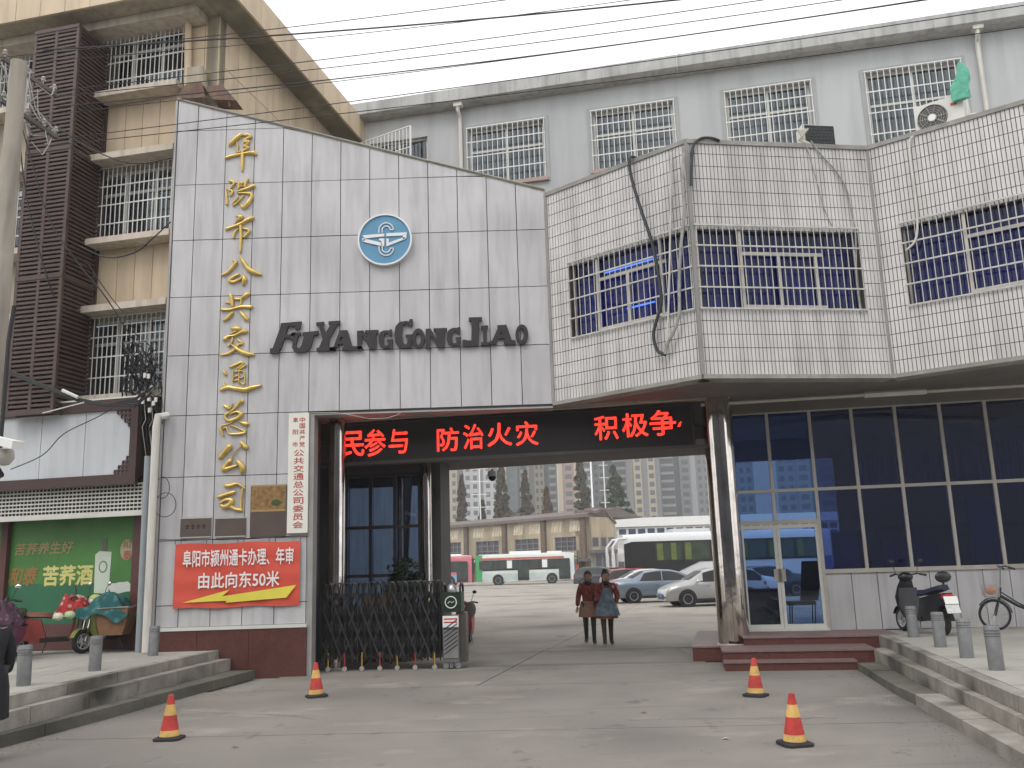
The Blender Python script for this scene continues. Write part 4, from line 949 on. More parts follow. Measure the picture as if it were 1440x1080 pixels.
# ================================================================ LEFT BEIGE BUILDING
LB = Fr((-6.95,17.85),103)
def left_building():
    t=thing('beige_building','beige stone clad building with a brown louvred tower and barred windows, left of the gate','building',tuple(LB.at(-3,0)))
    uc=LB.px(310,22)[0]
    z=lambda x,y:LB.px(x,y)[1]; u=lambda x,y:LB.px(x,y)[0]
    # storey heights measured at px x=180-240
    wins=[(z(200,132),z(200,48)),(z(185,336),z(185,234)),(z(170,556),z(170,434))]
    sills=[z(190,138),z(180,341),z(165,560)]
    uw0=u(128,290); uw1=u(246,290)+.12
    print('left',uc,wins,uw0,uw1)
    zb1=LB.px(180,30,.5)[1]; h=(wins[0][0]-wins[2][0])/2; wh=wins[1][1]-wins[1][0]
    zs=[(wins[2][0]+h*k, wins[2][0]+h*k+wh) for k in (2,1,0)]
    ztop=z(300,4)+.2
    ul0=u(-60,290); ulw1=u(48,290)
    op=[(uw0,uw1,a,b_) for a,b_ in zs]+[(ul0,ulw1,a,b_) for a,b_ in zs]
    b=MB(); wall(b,LB,-9,uc,0,ztop,op,-.25,-.03); part('wall',b,m_beige_dk,t)
    for a,b_ in zs:
        window(LB,uw0,uw1,a,b_,t,cols=3,transom=.70,dep=.2,mf=m_frame,mg=mat_glass_grey,curtain=mat('drape',(.30,.28,.25),.9,var=.3) if a!=zs[0][0] else None,grille=(20,4,.04,.011,m_bar),back=.6)
        window(LB,ul0,ulw1,a,b_,t,cols=3,transom=.70,dep=.2,mf=m_frame,mg=mat_glass_grey,grille=(20,4,.04,.011,m_bar),back=.6)
        # ledge slabs under and over the windows
        part('sill_ledge',MB().fb(LB,uw0-.35,uw1+.05,a-.17,a-.04,-.1,.42),m_beige_rough,t)
        part('sill_ledge',MB().fb(LB,ul0-.1,ulw1+.1,a-.17,a-.04,-.1,.42),m_beige_rough,t)
        if a!=zs[0][0]:
            part('window_ledge',MB().fb(LB,uw0-.35,uw1+.05,b_+.05,b_+.19,-.1,.42),m_beige_rough,t)
            part('window_ledge',MB().fb(LB,ul0-.1,ulw1+.1,b_+.05,b_+.19,-.1,.42),m_beige_rough,t)
    # cladding slabs between windows
    for (lo,hi) in ((zs[0][0]-h+wh+.2,zs[0][0]-.18),(zs[1][0]-h+wh+.2,zs[1][0]-.18),(3.6,zs[2][0]-.18)):
        uu=uw0-.1
        while uu<uw1-.05:
            u2=min(uu+.42,uw1); part('stone_panel',MB().fb(LB,uu+.006,u2-.006,lo,hi,-.03,.0),m_beige,t); uu=u2
    uu=uw1+.02; k=0
    while uu<uc-.1:
        u2=min(uu+.42,uc)
        for j in range(8):
            lo=4.4+j*1.15; hi=min(lo+1.15,ztop-.3)
            if hi-lo>.1: part('stone_panel',MB().fb(LB,uu+.006,u2-.006,lo+.006,hi-.006,-.03,.0),m_beige,t)
        uu=u2
    part('pilaster_pipe',MB().cyl(LB.at(u(272,50),wins[0][0]-.3,.12),LB.at(u(270,0),ztop-.3,.12),.075,n=10),m_beige,t)
    # top: lintel band, deep soffit, stone fascia
    part('lintel_band',MB().fb(LB,-9,uc-.3,zb1-.05,zb1+.13,-.1,.5),m_beige_rough,t)
    zf=LB.px(100,17,1.0)[1]+.05; print('zf',zf,zb1,zs[0][1])
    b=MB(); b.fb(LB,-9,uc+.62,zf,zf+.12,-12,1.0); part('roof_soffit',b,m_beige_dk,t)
    uu=-9
    while uu<uc+.6:
        u2=min(uu+.62,uc+.66); part('fascia_panel',MB().fb(LB,uu+.006,u2-.006,zf-.05,zf+1.0,1.0,1.06),m_beige,t); uu=u2
    # side wall to the right of the corner, going back
    pc=LB.at(uc,0); SB=Fr((pc.x,pc.y),13); 
    b=MB(); b.fb(SB,0,16,0,zf,-.3,-.03); part('side_wall',b,m_beige_dk,t)
    uu=0
    while uu<16:
        u2=uu+.8
        for j in range(4):
            lo=7.4+j*1.75; hi=min(lo+1.75,zf-.02)
            if hi>lo+.1: part('stone_panel',MB().fb(SB,uu+.008,u2-.008,lo+.008,hi-.008,-.03,.0),m_beige,t)
        uu=u2
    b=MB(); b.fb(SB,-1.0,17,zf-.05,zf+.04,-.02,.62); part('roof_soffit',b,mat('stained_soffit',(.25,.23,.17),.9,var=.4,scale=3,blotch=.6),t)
    uu=-1.05
    while uu<17:
        u2=uu+.8; part('fascia_panel',MB().fb(SB,uu+.006,u2-.006,zf-.06,zf+.62,.62,.68),m_beige,t); uu=u2
    b=MB(); b.fb(SB,15.9,16.1,zf-2.2,zf+.04,0,1.0); part('soffit_bracket',b,m_beige_dk,t)
    # louvred tower: every slat is a piece
    n=1.05; ua=LB.px(38,210,n)[0]; ub=LB.px(98,210,n)[0]; zt_=LB.px(108,36,n)[1]; zb_=LB.px(60,572,n)[1]-.1
    W=ub-ua; D=n
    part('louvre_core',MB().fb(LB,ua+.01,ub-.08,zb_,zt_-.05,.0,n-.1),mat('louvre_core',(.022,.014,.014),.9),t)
    m1=mesh('slat',MB().box((0,0,0),(W/2-.05,.05,.05)),m_louver); m2=mesh('slat',MB().box((0,0,0),(.05,D-.1,.05)),m_louver)
    cnt=0; z_=zb_+.05; rz=LB.rz
    while z_<zt_-.05:
        for q in (.25,.75):
            inst('slat',m1,t,LB.at(ua+W*q,z_,n-.03),rz)
        inst('slat',m2,t,LB.at(ub-.03,z_,D/2+.02),rz); z_+=.092; cnt+=3
    print('slats',cnt)
    for uu,nn in ((ua,n),(ua+W/2,n),(ub,n),(ub,.03)): part('louvre_post',MB().fb(LB,uu-.035,uu+.035,zb_,zt_,nn-.07,nn),m_louver,t)
    for k in range(4):
        zz=zb_+(zt_-zb_)*k/3; part('louvre_frame',MB().fb(LB,ua-.03,ub+.03,zz-.04,zz+.04,n-.02,n+.012),m_louver,t); part('louvre_frame',MB().fb(LB,ub-.01,ub+.012,zz-.04,zz+.04,0,n),m_louver,t)
    # ground floor strip: brown jambs
    a=LB.px(189,800,.1)[0]; c=LB.px(211,800,.1)[0]
    part('brown_jamb',MB().fb(LB,a,c,LZ,3.45,-.02,.2),m_red_granite,t)
    part('granite_base',MB().fb(LB,-9,a,LZ,1.0,-.02,.12),m_red_granite,t)
    return a
ua_jamb=left_building()

def shop_front():
    n=.75
    z=lambda x,y:LB.px(x,y,n)[1]; u=lambda x,y:LB.px(x,y,n)[0]
    t=thing('sign_box','plain pale grey shop sign box with brown lattice corners above the shutter','sign',tuple(LB.at(-4,3.4,n)))
    z0=z(100,671); z1=z(100,582); ur=u(192,640)
    part('box',MB().fb(LB,-9,ur,z0-.05,z1+.05,.0,n-.04),mat('brown_box',(.06,.035,.033),.6),t)
    x=u(182,630)
    while x>-9:
        part('board_panel',MB().fb(LB,x-1.0+.006,x-.006,z0,z1,n-.04,n),mat('sign_grey',(.50,.52,.545),.5,var=.05,streak=.12,rnd=.05),t); x-=1.0
    part('box_band',MB().fb(LB,-9,ur,z1,z1+.22,n-.05,n+.05),mat('brown_box',(.06,.035,.033),.6),t)
    part('box_band',MB().fb(LB,-9,ur,z1+.22,z1+.25,n-.05,n+.06),m_frame,t)
    part('box_band',MB().fb(LB,-9,ur+.02,z0-.2,z0,n-.05,n+.04),mat('brown_box',(.06,.035,.033),.6),t)
    for sgn,zc in ((1,z0),(-1,z1)):
        g=MB(); s_=.085
        for j in range(4):
            for i in range(4-j):
                cx=ur-.12-s_*(i+.5); cz=zc+sgn*s_*(j+.5)
                for (a,b_,c,d) in ((cx-s_/2,cx+s_/2,cz-s_/2,cz-s_/2+.02),(cx-s_/2,cx+s_/2,cz+s_/2-.02,cz+s_/2),(cx-s_/2,cx-s_/2+.02,cz-s_/2+.02,cz+s_/2-.02),(cx+s_/2-.02,cx+s_/2,cz-s_/2+.02,cz+s_/2-.02)): g.fb(LB,a,b_,c,d,n,n+.03)
        part('lattice_corner',g,mat('brown_box',(.06,.035,.033),.6),t)
    part('box_side',MB().fb(LB,ur-.12,ur+.02,z0-.1,z1+.2,n-.1,n+.045),mat('brown_box',(.06,.035,.033),.6),t)
    # perforated shutter roll below
    zs1=z(100,684); zs0=z(100,722)
    t=thing('shutter','half open white perforated roller shutter under the sign box','shutter',tuple(LB.at(-4,zs0,.5)))
    n2=.62; us=LB.px(205,700,n2)[0]
    g=MB(); rows=7
    for j in range(rows+1):
        zz=zs0+(zs1-zs0)*j/rows; g.fb(LB,-9,us,zz-.014,zz+.014,n2-.02,n2)
    k=int((us+9)/.085)
    for i in range(k): 
        uu=us-.085*i
        g.fb(LB,uu-.014,uu,zs0,zs1,n2-.017,n2-.003)
    part('slat_curtain',g,mat('shutter_white',(.55,.54,.50),.5,var=.15),t)
    part('bottom_bar',MB().fb(LB,-9,us+.01,zs0-.09,zs0-.015,n2-.04,n2+.02),mat('shutter_white',(.55,.54,.50),.5),t)
    part('shutter_box',MB().fb(LB,-9,us,zs0,zs1+.1,.3,n2-.1),m_dark,t)
    # green poster wall
    n3=.10; zz=lambda x,y:LB.px(x,y,n3)[1]; uu=lambda x,y:LB.px(x,y,n3)[0]
    def poster(u0,u1,label):
        t=thing('green_poster',label,'poster',tuple(LB.at(u0,1,n3)),group=None)
        z0=zz(150,884); z1=zz(150,715)
        part('sheet',MB().fb(LB,u0,u1,z0,z1,n3-.06,n3),mat('poster_green',(.06,.19,.04),.45,var=.35,scale=1.2),t)
        part('lower_band',MB().fb(LB,u0,u1,z0,z0+(z1-z0)*.38,n3,n3+.004),mat('poster_teal',(.02,.13,.06),.45,var=.3,scale=1.5),t)
        return t,z0,z1
    u0=uu(13,800); t,z0,z1=poster(u0,ua_jamb,'large green liquor poster with yellow Chinese lettering and a white bottle behind the parked scooters')
    mt=mat('poster_tan',(.38,.26,.13),.6); my=mat('poster_yellow',(.62,.58,.20),.5); mw=mat('poster_white',(.55,.62,.52),.5); mb_=mat('poster_brown',(.30,.16,.05),.6)
    def tx(s_,x0,y0,x1,y1,m,bold=.02,shear=0): 
        a=LB.px(x0,y1,n3+.006); b_=LB.px(x1,y0,n3+.006); place_text('lettering',LB,s_,a[0],b_[0],a[1],b_[1],n3+.007,m,t,ext=0,bold=bold,shear=shear)
    tx('苦荞养生好',21,761,104,781,mt,.012,.2); tx('苦荞酒',60,794,131,824,my,.04); tx('和泰',11,797,54,824,mb_,.03,.3)
    # bottle
    P_=lambda x,y:LB.px(x,y,n3+.006)
    b=MB(); b.fpoly(LB,[P_(*q) for q in ((132,834),(134,780),(140,775),(157,776),(156,790),(152,835))],n3,n3+.007); part('printed_bottle',b,mw,t)
    b=MB(); b.fpoly(LB,[P_(*q) for q in ((143,775),(145,758),(151,757),(150,775))],n3,n3+.008); part('printed_bottle_neck',b,mat('bottle_neck',(.12,.11,.10),.5),t)
    c=P_(145,797); b=MB(); b.fpoly(LB,[(c[0]+.10*math.cos(2*PI*i/16),c[1]+.12*math.sin(2*PI*i/16)) for i in range(16)],n3+.007,n3+.009); part('printed_label',b,mat('label_dark',(.16,.22,.15),.6),t)
    b=MB(); b.fpoly(LB,[(c[0]+.07*math.cos(2*PI*i/16),c[1]+.09*math.sin(2*PI*i/16)) for i in range(16)],n3+.009,n3+.011); part('printed_label',b,mw,t)
    c=P_(178,773); b=MB(); b.fpoly(LB,[(c[0]+.14*math.cos(2*PI*i/20),c[1]+.20*math.sin(2*PI*i/20)) for i in range(20)],n3,n3+.007); part('printed_seal',b,mat('seal_tan',(.40,.36,.25),.6),t)
    tx('和',172,760,184,771,mb_,.03); tx('泰',173,774,185,787,mat('seal_red',(.4,.05,.04),.6),.02)
    b=MB(); a=P_(170,826)
    random.seed(4)
    b.fpoly(LB,[(a[0]+(.28+.05*random.random())*math.cos(2*PI*i/18)*.9,a[1]+.09*(1+.5*random.random())*math.sin(2*PI*i/18)) for i in range(18)],n3+.004,n3+.008); part('torn_patch',b,mat('torn_white',(.60,.62,.58),.7),t)
    poster(-9,uu(3,800),'green poster cut off at the left edge of the view, left of the brown jamb')
    t2=thing('door_jamb','narrow dark brown jamb between the two green posters','post',tuple(LB.at(u0,LZ,.1)))
    part('jamb',MB().fb(LB,uu(3,800)+.01,u0-.01,LZ,3.3,0,.2),mat('jamb_brown',(.10,.04,.035),.6),t2)
    # downpipes at the joint
    a=PW.px(215,700,.12)
    pth=[(222,582),(217,590),(214,600),(216,640)]
    b=MB(); uu1=PW.px(218,640,.2); b.tube([PW.at(uu1[0]+.15,PW.px(222,583,.2)[1],.05),PW.at(uu1[0]+.02,PW.px(219,586,.2)[1],.2),PW.at(uu1[0],PW.px(217,600,.2)[1],.2),PW.at(uu1[0],LZ+.01,.2)],.075,10)
    o=solo('drainpipe',b,m_pipe,'cream plastic drainpipe with a bend at the top, left edge of the gate wall','pipe',smooth=True)
    uu2=PW.px(207,800,-.2)[0]; b=MB().cyl(PW.at(uu2,LZ,.0),PW.at(uu2,4.1,.0),.07,n=10)
    solo('drainpipe',b,m_pipe_g,'grey drainpipe just left of the cream one','pipe',smooth=True)
shop_front()

# ================================================================ utility pole, wires, cable tangle
def pole_and_wires():
    c=V((-7.38,12.9,0)); 
    # place the pole so that it stands on the left pavement at the frame edge
    d=ray(9,300); k=12.9/d.y; c=CP+d*k; c=V((c.x,c.y,0))
    ztop=(CP+ray(16,88)*(c.y/ray(16,88).y)).z
    t=thing('utility_pole','weathered concrete utility pole with two crossarms at the left edge','pole',(c.x,c.y,LZ))
    b=MB(); b.lathe([(.19,LZ)]+[(.19-.07*i/8,LZ+(ztop-LZ)*i/8) for i in range(1,9)]+[(.001,ztop)],(c.x,c.y,0),16); part('shaft',b,mat('pole_concrete',(.36,.32,.27),.9,var=.15,streak=.3,blotch=.3),t,smooth=True)
    W=Fr((c.x,c.y),100)
    ar=MB(); mi=mat('insulator',(.35,.33,.30),.3,var=.3,scale=20); ms=mat('rusty_steel',(.10,.09,.08),.6,metal=.4,var=.4)
    tips=[]
    yp=c.y
    def at(px,py,y): r_=ray(px,py); return CP+r_*(y/r_.y)
    for (x0,y0,x1,y1,ya,yb) in ((2,84,78,136,13.6,11.6),(0,143,80,196,13.4,11.4)):
        p,q_=at(x0,y0,ya),at(x1,y1,yb)
        q_.z=p.z; 
        # re-measure the far tip at the arm's own level
        r_=ray(x1,y1); kk=(p.z-EYE)/r_.z; q_=CP+r_*kk
        d_=(q_-p).normalized(); s_=d_.cross(V((0,0,1)))*.03
        b=MB(); b.prism([p-s_,p+s_,q_+s_,q_-s_],(0,0,.07)); a=part('crossarm',b,ms,t)
        for f_ in (.05,.45,.75,.97):
            o=p.lerp(q_,f_)+V((0,0,.07)); b=MB(); b.lathe([(.012,0),(.012,.05),(.035,.06),(.04,.09),(.022,.10),(.036,.12),(.02,.15),(.0,.155)],tuple(o),10); part('insulator',b,mi,t,smooth=True); tips.append(o+V((0,0,.13)))
    b=MB(); random.seed(9)
    for i in range(16):
        a_=random.choice(tips); e_=random.choice(tips)+V((random.uniform(-.2,.2),random.uniform(-.2,.2),random.uniform(-.5,-.1)))
        m_=a_.lerp(e_,.5)+V((random.uniform(-.15,.15),0,-random.uniform(.1,.4))); b.tube([a_,a_.lerp(m_,.5)+V((0,0,-.06)),m_,m_.lerp(e_,.5),e_],.010,5)
    part('jumper_wire',b,m_cable_g,t)
    b=MB(); b.tube([at(0,630,c.y-.25),at(6,560,c.y-.25),at(12,480,c.y-.25),at(20,430,c.y-.25)],.03,6); part('pole_cable',b,m_cable,t)
    # long wires across the sky (each measured on the plane along the street)
    lines=[((-10,80),(646,0),.006,'thin overhead wire, topmost in the sky'),((60,70),(835,0),.011,'thick overhead wire crossing the upper sky'),((60,86),(780,0),.005,'thin overhead wire just under the thick one'),
      ((78,128),(960,7),.006,'fourth overhead wire from the top'),((78,136),(960,20),.006,'fifth overhead wire from the top'),((80,150),(960,35),.008,'sixth overhead wire from the top, crossing the seventh'),((80,160),(960,41),.005,'seventh overhead wire from the top'),
      ((80,196),(1403,0),.006,'long lower overhead wire running to the top right'),((60,206),(1440,22),.006,'lowest overhead wire, running close above the grey eave')]
    PL=Fr((c.x,c.y-.9),100)
    for k,(p,q_,r_,lab) in enumerate(lines):
        P0=at(p[0],p[1],PL.at(*PL.px(*p)).y); a=PL.at(*PL.px(*p)); e=PL.at(*PL.px(*q_)); v=e-a; e2=a+v*1.6; a2=a-v*.12 if p[0]<0 else a
        n=24; pts=[a2.lerp(e2,i/n)+V((0,0,-.10*math.sin(PI*i/n)*(1+.3*(k%3)))) for i in range(n+1)]
        solo('overhead_wire',MB().tube(pts,r_,4),m_cable,lab,'wire',group='wires crossing the sky')
    # wires dropping from the pole across the louvres
    for k,(pts,r_,lab) in enumerate(([[(25,170),(32,240),(42,300),(60,370),(80,430)],.016,'thick black cable sagging down in front of the louvres, left one'],
        [[(30,175),(45,230),(70,310),(110,370),(150,420),(200,500)],.014,'black cable falling from the pole across the louvres to the cable tangle'],
        [[(45,150),(90,185),(140,215),(190,230),(243,222)],.014,'black cable sagging from the pole to the gate wall edge'],
        [[(110,345),(150,362),(190,355),(215,335),(240,312)],.014,'black cable hanging in a bow under the second window'],
        [[(15,660),(60,640),(90,610),(140,585),(180,560)],.010,'thin cable rising across the grey sign box'],
        [[(120,365),(150,410),(180,450),(205,500),(215,540)],.010,'thin cable slanting over the third window'],
        )):
        L_=[]
        for i,(x,y) in enumerate(pts):
            u,z=LB.px(x,y,1.2 if i<len(pts)-1 else 1.0); L_.append(LB.at(u,z,1.2 if i<len(pts)-1 else 1.0))
        Q=[]
        for i in range(len(L_)-1):
            p0=L_[max(i-1,0)];p1=L_[i];p2=L_[i+1];p3=L_[min(i+2,len(L_)-1)]
            for kk in range(5):
                s_=kk/5; Q.append(.5*((2*p1)+(p2-p0)*s_+(2*p0-5*p1+4*p2-p3)*s_*s_+(3*p1-p0-3*p2+p3)*s_**3))
        Q.append(L_[-1]); solo('cable',MB().tube(Q,r_,5),m_cable,lab,'cable')
    # bundle and tangle at the corner
    n=1.22
    tt=thing('cable_tangle','messy tangle of black cables with pale clips where the bundle meets the gate wall','cables',tuple(LB.at(-.6,4.5,n)))
    random.seed(12)
    P_=lambda x,y,nn=n: LB.at(*LB.px(x,y,nn),nn)
    for k in range(7):
        o=k*1.2
        b=MB().tube([P_(-20,505+o),P_(15,521+o*.8),P_(60,540+o*.7),P_(110,560+o*.6),P_(150,568+o*.5),P_(190,568+random.uniform(-8,10)),P_(214,548+random.uniform(-14,14))],.014,5); part('bundle_cable',b,m_cable,tt)
    part('bundle_wrap',MB().tube([P_(88,549,n+.03),P_(110,559,n+.03)],.035,6),m_frame,tt)
    part('bundle_wrap',MB().tube([P_(60,581,n+.03),P_(118,566,n+.03)],.012,6),m_frame,tt)
    b=MB()
    for k in range(60):
        x,y=random.uniform(185,222),random.uniform(490,590); pts=[P_(x,y,random.uniform(.2,.8))]
        for j in range(5):
            x+=random.uniform(-16,16); y+=random.uniform(-26,26); x=min(max(x,172),228); y=min(max(y,480),615); pts.append(P_(x,y,random.uniform(.1,.8)))
        b.tube(pts,random.choice((.008,.012,.016)),4)
    part('loose_loops',b,m_cable,tt)
    for k in range(9):
        x,y=random.uniform(195,222),random.uniform(525,580); part('clip',MB().box(P_(x,y,.85),(.05,.03,.09),LB.rz),m_frame,tt)
    for k in range(5):
        x=197+k*5; part('hanging_lead',MB().tube([P_(x,560,.8),P_(x+3,590,.75),P_(x-2,600,.75),P_(x+4,640+k*6,.6)],.010,4),m_cable_g if k%2 else m_cable,tt)
    b=MB().tube([P_(208,598,.3),P_(206,640,.3),P_(210,690,.3)],.09,8); part('green_wrap',b,mat('dark_green',(.02,.07,.04),.8),tt,smooth=True)
    # coils hanging on the wall
    for (cx,cy,rx,ry,lab) in ((229,686,10,15,'small upper coil of black wire on the gate wall edge'),(233,710,15,17,'larger lower coil of black wire on the gate wall edge')):
        c0=PW.px(cx,cy,.1); r1=abs(PW.px(cx+rx,cy,.1)[0]-c0[0]); r2=abs(PW.px(cx,cy+ry,.1)[1]-c0[1])
        solo('wire_coil',MB().tube([PW.at(c0[0]+r1*math.cos(a),c0[1]+r2*math.sin(a),.12+.01*math.sin(2*a)) for a in [2*PI*i/24 for i in range(25)]],.007,5),m_cable,lab,'cable')
    # white surveillance camera on the pole
    P2=lambda x,y,yy: at(x,y,yy)
    tc=thing('surveillance_camera','white box camera with a round dome under it at the left edge','camera',tuple(P2(8,640,11.6)))
    q1=P2(-14,617,11.6); q2=P2(26,626,11.3)
    b=MB(); b.box((q1+q2)/2,((q2-q1).length,.17,.10),0,(Matrix.Rotation(math.atan2(q2.y-q1.y,q2.x-q1.x),3,'Z')@Matrix.Rotation(-math.asin((q2.z-q1.z)/(q2-q1).length),3,'Y'))); part('hood',b,m_white,tc)
    b=MB(); c3=P2(6,640,11.55); b.lathe([(.11,.07),(.12,0),(.12,-.05),(.07,-.12),(.0,-.14)],tuple(c3),16); part('dome',b,mat('dome_cream',(.45,.43,.38),.4),tc,smooth=True)
    b=MB(); b.tube([P2(-6,655,11.6),P2(2,668,11.6),P2(-20,680,12.2)],.035,6); part('bracket',b,m_dark,tc)
pole_and_wires()

# lamp head peeking over the top of the sloping wall
def wall_top_light():
    t=thing('floodlight','old brown floodlight hood with a slanted plate, on the wall top below the beige building','lamp',tuple(PW.at(-6.2,11.0,-.2)))
    f=lambda x,y,n=-.25:PW.at(*PW.px(x,y,n),n)
    b=MB(); b.loft([[f(246,138,-.2),f(262,118,-.2),f(283,114,-.2),f(290,138,-.2)],[f(250,136,-.8),f(264,122,-.8),f(282,118,-.8),f(287,136,-.8)]]); part('hood',b,mat('rust_brown',(.16,.10,.075),.8,var=.4,scale=8),t)
    b=MB(); b.prism([f(288,122,-.1),f(312,119,-.1),f(332,141,-.1),f(300,140,-.1)],(0,.5,.05)); part('plate',b,mat('rust_brown',(.16,.10,.075),.8),t)
    b=MB(); b.prism([f(262,120,-.3),f(263,95,-.3),f(285,92,-.3),f(286,120,-.3)],(0,.3,0)); part('bracket',b,m_beige_dk,t)
    part('strut',MB().cyl(f(322,141,-.15),f(323,150,-.15),.02,n=6),mat('rust_brown',(.16,.10,.075),.8),t)
wall_top_light()
# ================================================================ YARD: warehouse, office, towers, trees
def warehouse():
    d=ray(828,727); k=104/d.y; c=CP+d*k; ze=c.z
    WH=Fr((c.x,c.y),138); GB=Fr((c.x,c.y),48)
    t=thing('warehouse','long worn beige warehouse with dark windows and a taller rounded gable end, across the yard','building',(c.x,c.y,0))
    mw=mat('old_plaster',(.44,.37,.26),.9,var=.2,scale=.5,streak=.35,sscale=1,blotch=.3); mr=mat('roof_brown',(.16,.13,.12),.9,var=.2,scale=1)
    z=lambda x,y:WH.px(x,y)[1]; u=lambda x:WH.px(x,760)[0]
    ops=[]
    for x0,x1,yt,yb in ((625,648,763,784),(669,701,761,783),(724,757,758,779),(780,814,755,775)):
        ops.append((u(x0),u(x1),z((x0+x1)/2,yb),z((x0+x1)/2,yt)))
    for x0,x1 in ((560,585),(500,530)): ops.append((u(x0),u(x1),ops[0][2],ops[0][3]))
    b=MB(); wall(b,WH,-50,0,0,ze,ops,-.3,0); part('wall',b,mw,t)
    for o in ops:
        b=MB(); 
        for i in range(5): uu=o[0]+(o[1]-o[0])*i/4; b.fb(WH,uu-.05,uu+.05,o[2],o[3],-.2,-.1)
        for i in range(4): zz=o[2]+(o[3]-o[2])*i/3; b.fb(WH,o[0],o[1],zz-.05,zz+.05,-.19,-.09)
        f=part('window',b,mat('old_frame',(.22,.2,.2),.7),t); part('pane',MB().fb(WH,o[0],o[1],o[2],o[3],-.24,-.22),mat('dull_pane',(.06,.065,.085),.3),f)
    for x in (626,657,711,766,822): uu=u(x); part('pilaster',MB().fb(WH,uu-.35,uu+.35,0,ze,0,.35),mat('pilaster_brown',(.14,.10,.08),.9,var=.3),t)
    for i,(x0,x1) in enumerate(((632,644),(665,680),(692,706),(722,735),(744,760),(775,790),(801,817))):
        b=MB(); 
        for q in range(4): 
            a=u(x0)+(u(x1)-u(x0))*q/4; w_=(u(x1)-u(x0))/5; b.hexa([WH.at(a,ze-1.5,.02),WH.at(a+w_,ze-1.5,.02),WH.at(a+w_,ze-1.5,-.01),WH.at(a,ze-1.5,-.01),WH.at(a+.3,ze-.3,.02),WH.at(a+.3+w_,ze-.3,.02),WH.at(a+.3+w_,ze-.3,-.01),WH.at(a+.3,ze-.3,-.01)])
        part('pale_patch',b,mat('patch_cream',(.60,.53,.40),.9,var=.3,scale=2),t)
    b=MB(); b.prism([WH.at(-50,ze,.7),WH.at(-50,ze+.35,.7),WH.at(-50,ze+1.2,-5),WH.at(-50,ze,-9)],WH.t*50); part('roof',b,mr,t)
    b=MB(); b.fb(WH,-50,0,z(750,780)-1.0,z(750,780)-.7,0,3.0); part('canopy',b,mat('canopy_dark',(.12,.11,.11),.8),t)
    b=MB(); random.seed(8)
    for i in range(60): b.box(WH.at(random.uniform(-30,-3),z(750,780)-.55,random.uniform(1.5,3)),(random.uniform(.4,1.2),.4,random.uniform(.1,.35)),WH.rz+random.uniform(-.4,.4))
    part('canopy_clutter',b,mat('clutter_white',(.55,.55,.53),.8,var=.3),t)
    # gable end
    g=lambda x,y:GB.px(x,y)
    ug=g(866,760)[0]; ztp=g(845,717)[1]
    pts=[(0,0),(ug,0),(ug,g(866,737)[1]),(ug*.80,ztp-1.0),(ug*.62,ztp-.15),(ug*.42,ztp),(ug*.22,ztp-.5),(0,ze+.5)]
    b=MB(); b.fpoly(GB,pts,-2.2,0); part('gable',b,mw,t)
    b=MB()
    for p,q_ in zip(pts[2:-1],pts[3:]): b.fpoly(GB,[(p[0],p[1]),(q_[0],q_[1]),(q_[0],q_[1]+.35),(p[0],p[1]+.25)],-2.3,.25)
    part('gable_coping',b,mr,t)
    for x0,x1 in ((833,841),(845,852),(856,863)):
        a=g(x0,769); c_=g(x1,755); w_=part('window',MB().fb(GB,a[0],c_[0],a[1],c_[1],.0,.06),mat('old_frame',(.22,.2,.2),.7),t); part('pane',MB().fb(GB,a[0]+.1,c_[0]-.1,a[1]+.1,c_[1]-.1,.06,.08),mat('dull_pane',(.06,.065,.085),.3),w_)
    a=g(831,800); c_=g(866,776); part('gable_lower',MB().fb(GB,a[0],c_[0],0,c_[1],.0,.08),mat('lower_grey',(.22,.22,.21),.9,var=.2),t)
    for x0,x1 in ((838,845),(848,854),(858,863)): part('gable_door',MB().fb(GB,g(x0,790)[0],g(x1,790)[0],0,g(850,780)[1],.08,.14),mat('dull_pane',(.06,.065,.085),.3),t)
    part('ledge',MB().fb(GB,-.3,ug+.2,c_[1]-.1,c_[1]+.25,0,1.0),mat('canopy_dark',(.12,.11,.11),.8),t)
    # poster wall beside the bus
    tp=thing('notice_board','orange and blue notice board standing at the corner of the warehouse','board',tuple(WH.at(u(817),0,1)))
    a=u(808);c2=u(827); zz=z(815,776)-.8
    part('board',MB().fb(WH,a,c2,.2,zz,1.6,1.7),mat('board_orange',(.55,.22,.12),.7,var=.3,scale=1),tp); part('picture',MB().fb(WH,a+.5,c2-.5,zz*.35,zz*.75,1.7,1.73),mat('board_blue',(.15,.35,.65),.6,var=.5,scale=2),tp)
    part('post',MB().fb(WH,a-.1,a,0,zz+.1,1.58,1.68),m_dark,tp); part('post',MB().fb(WH,c2,c2+.1,0,zz+.1,1.58,1.68),m_dark,tp)
warehouse()
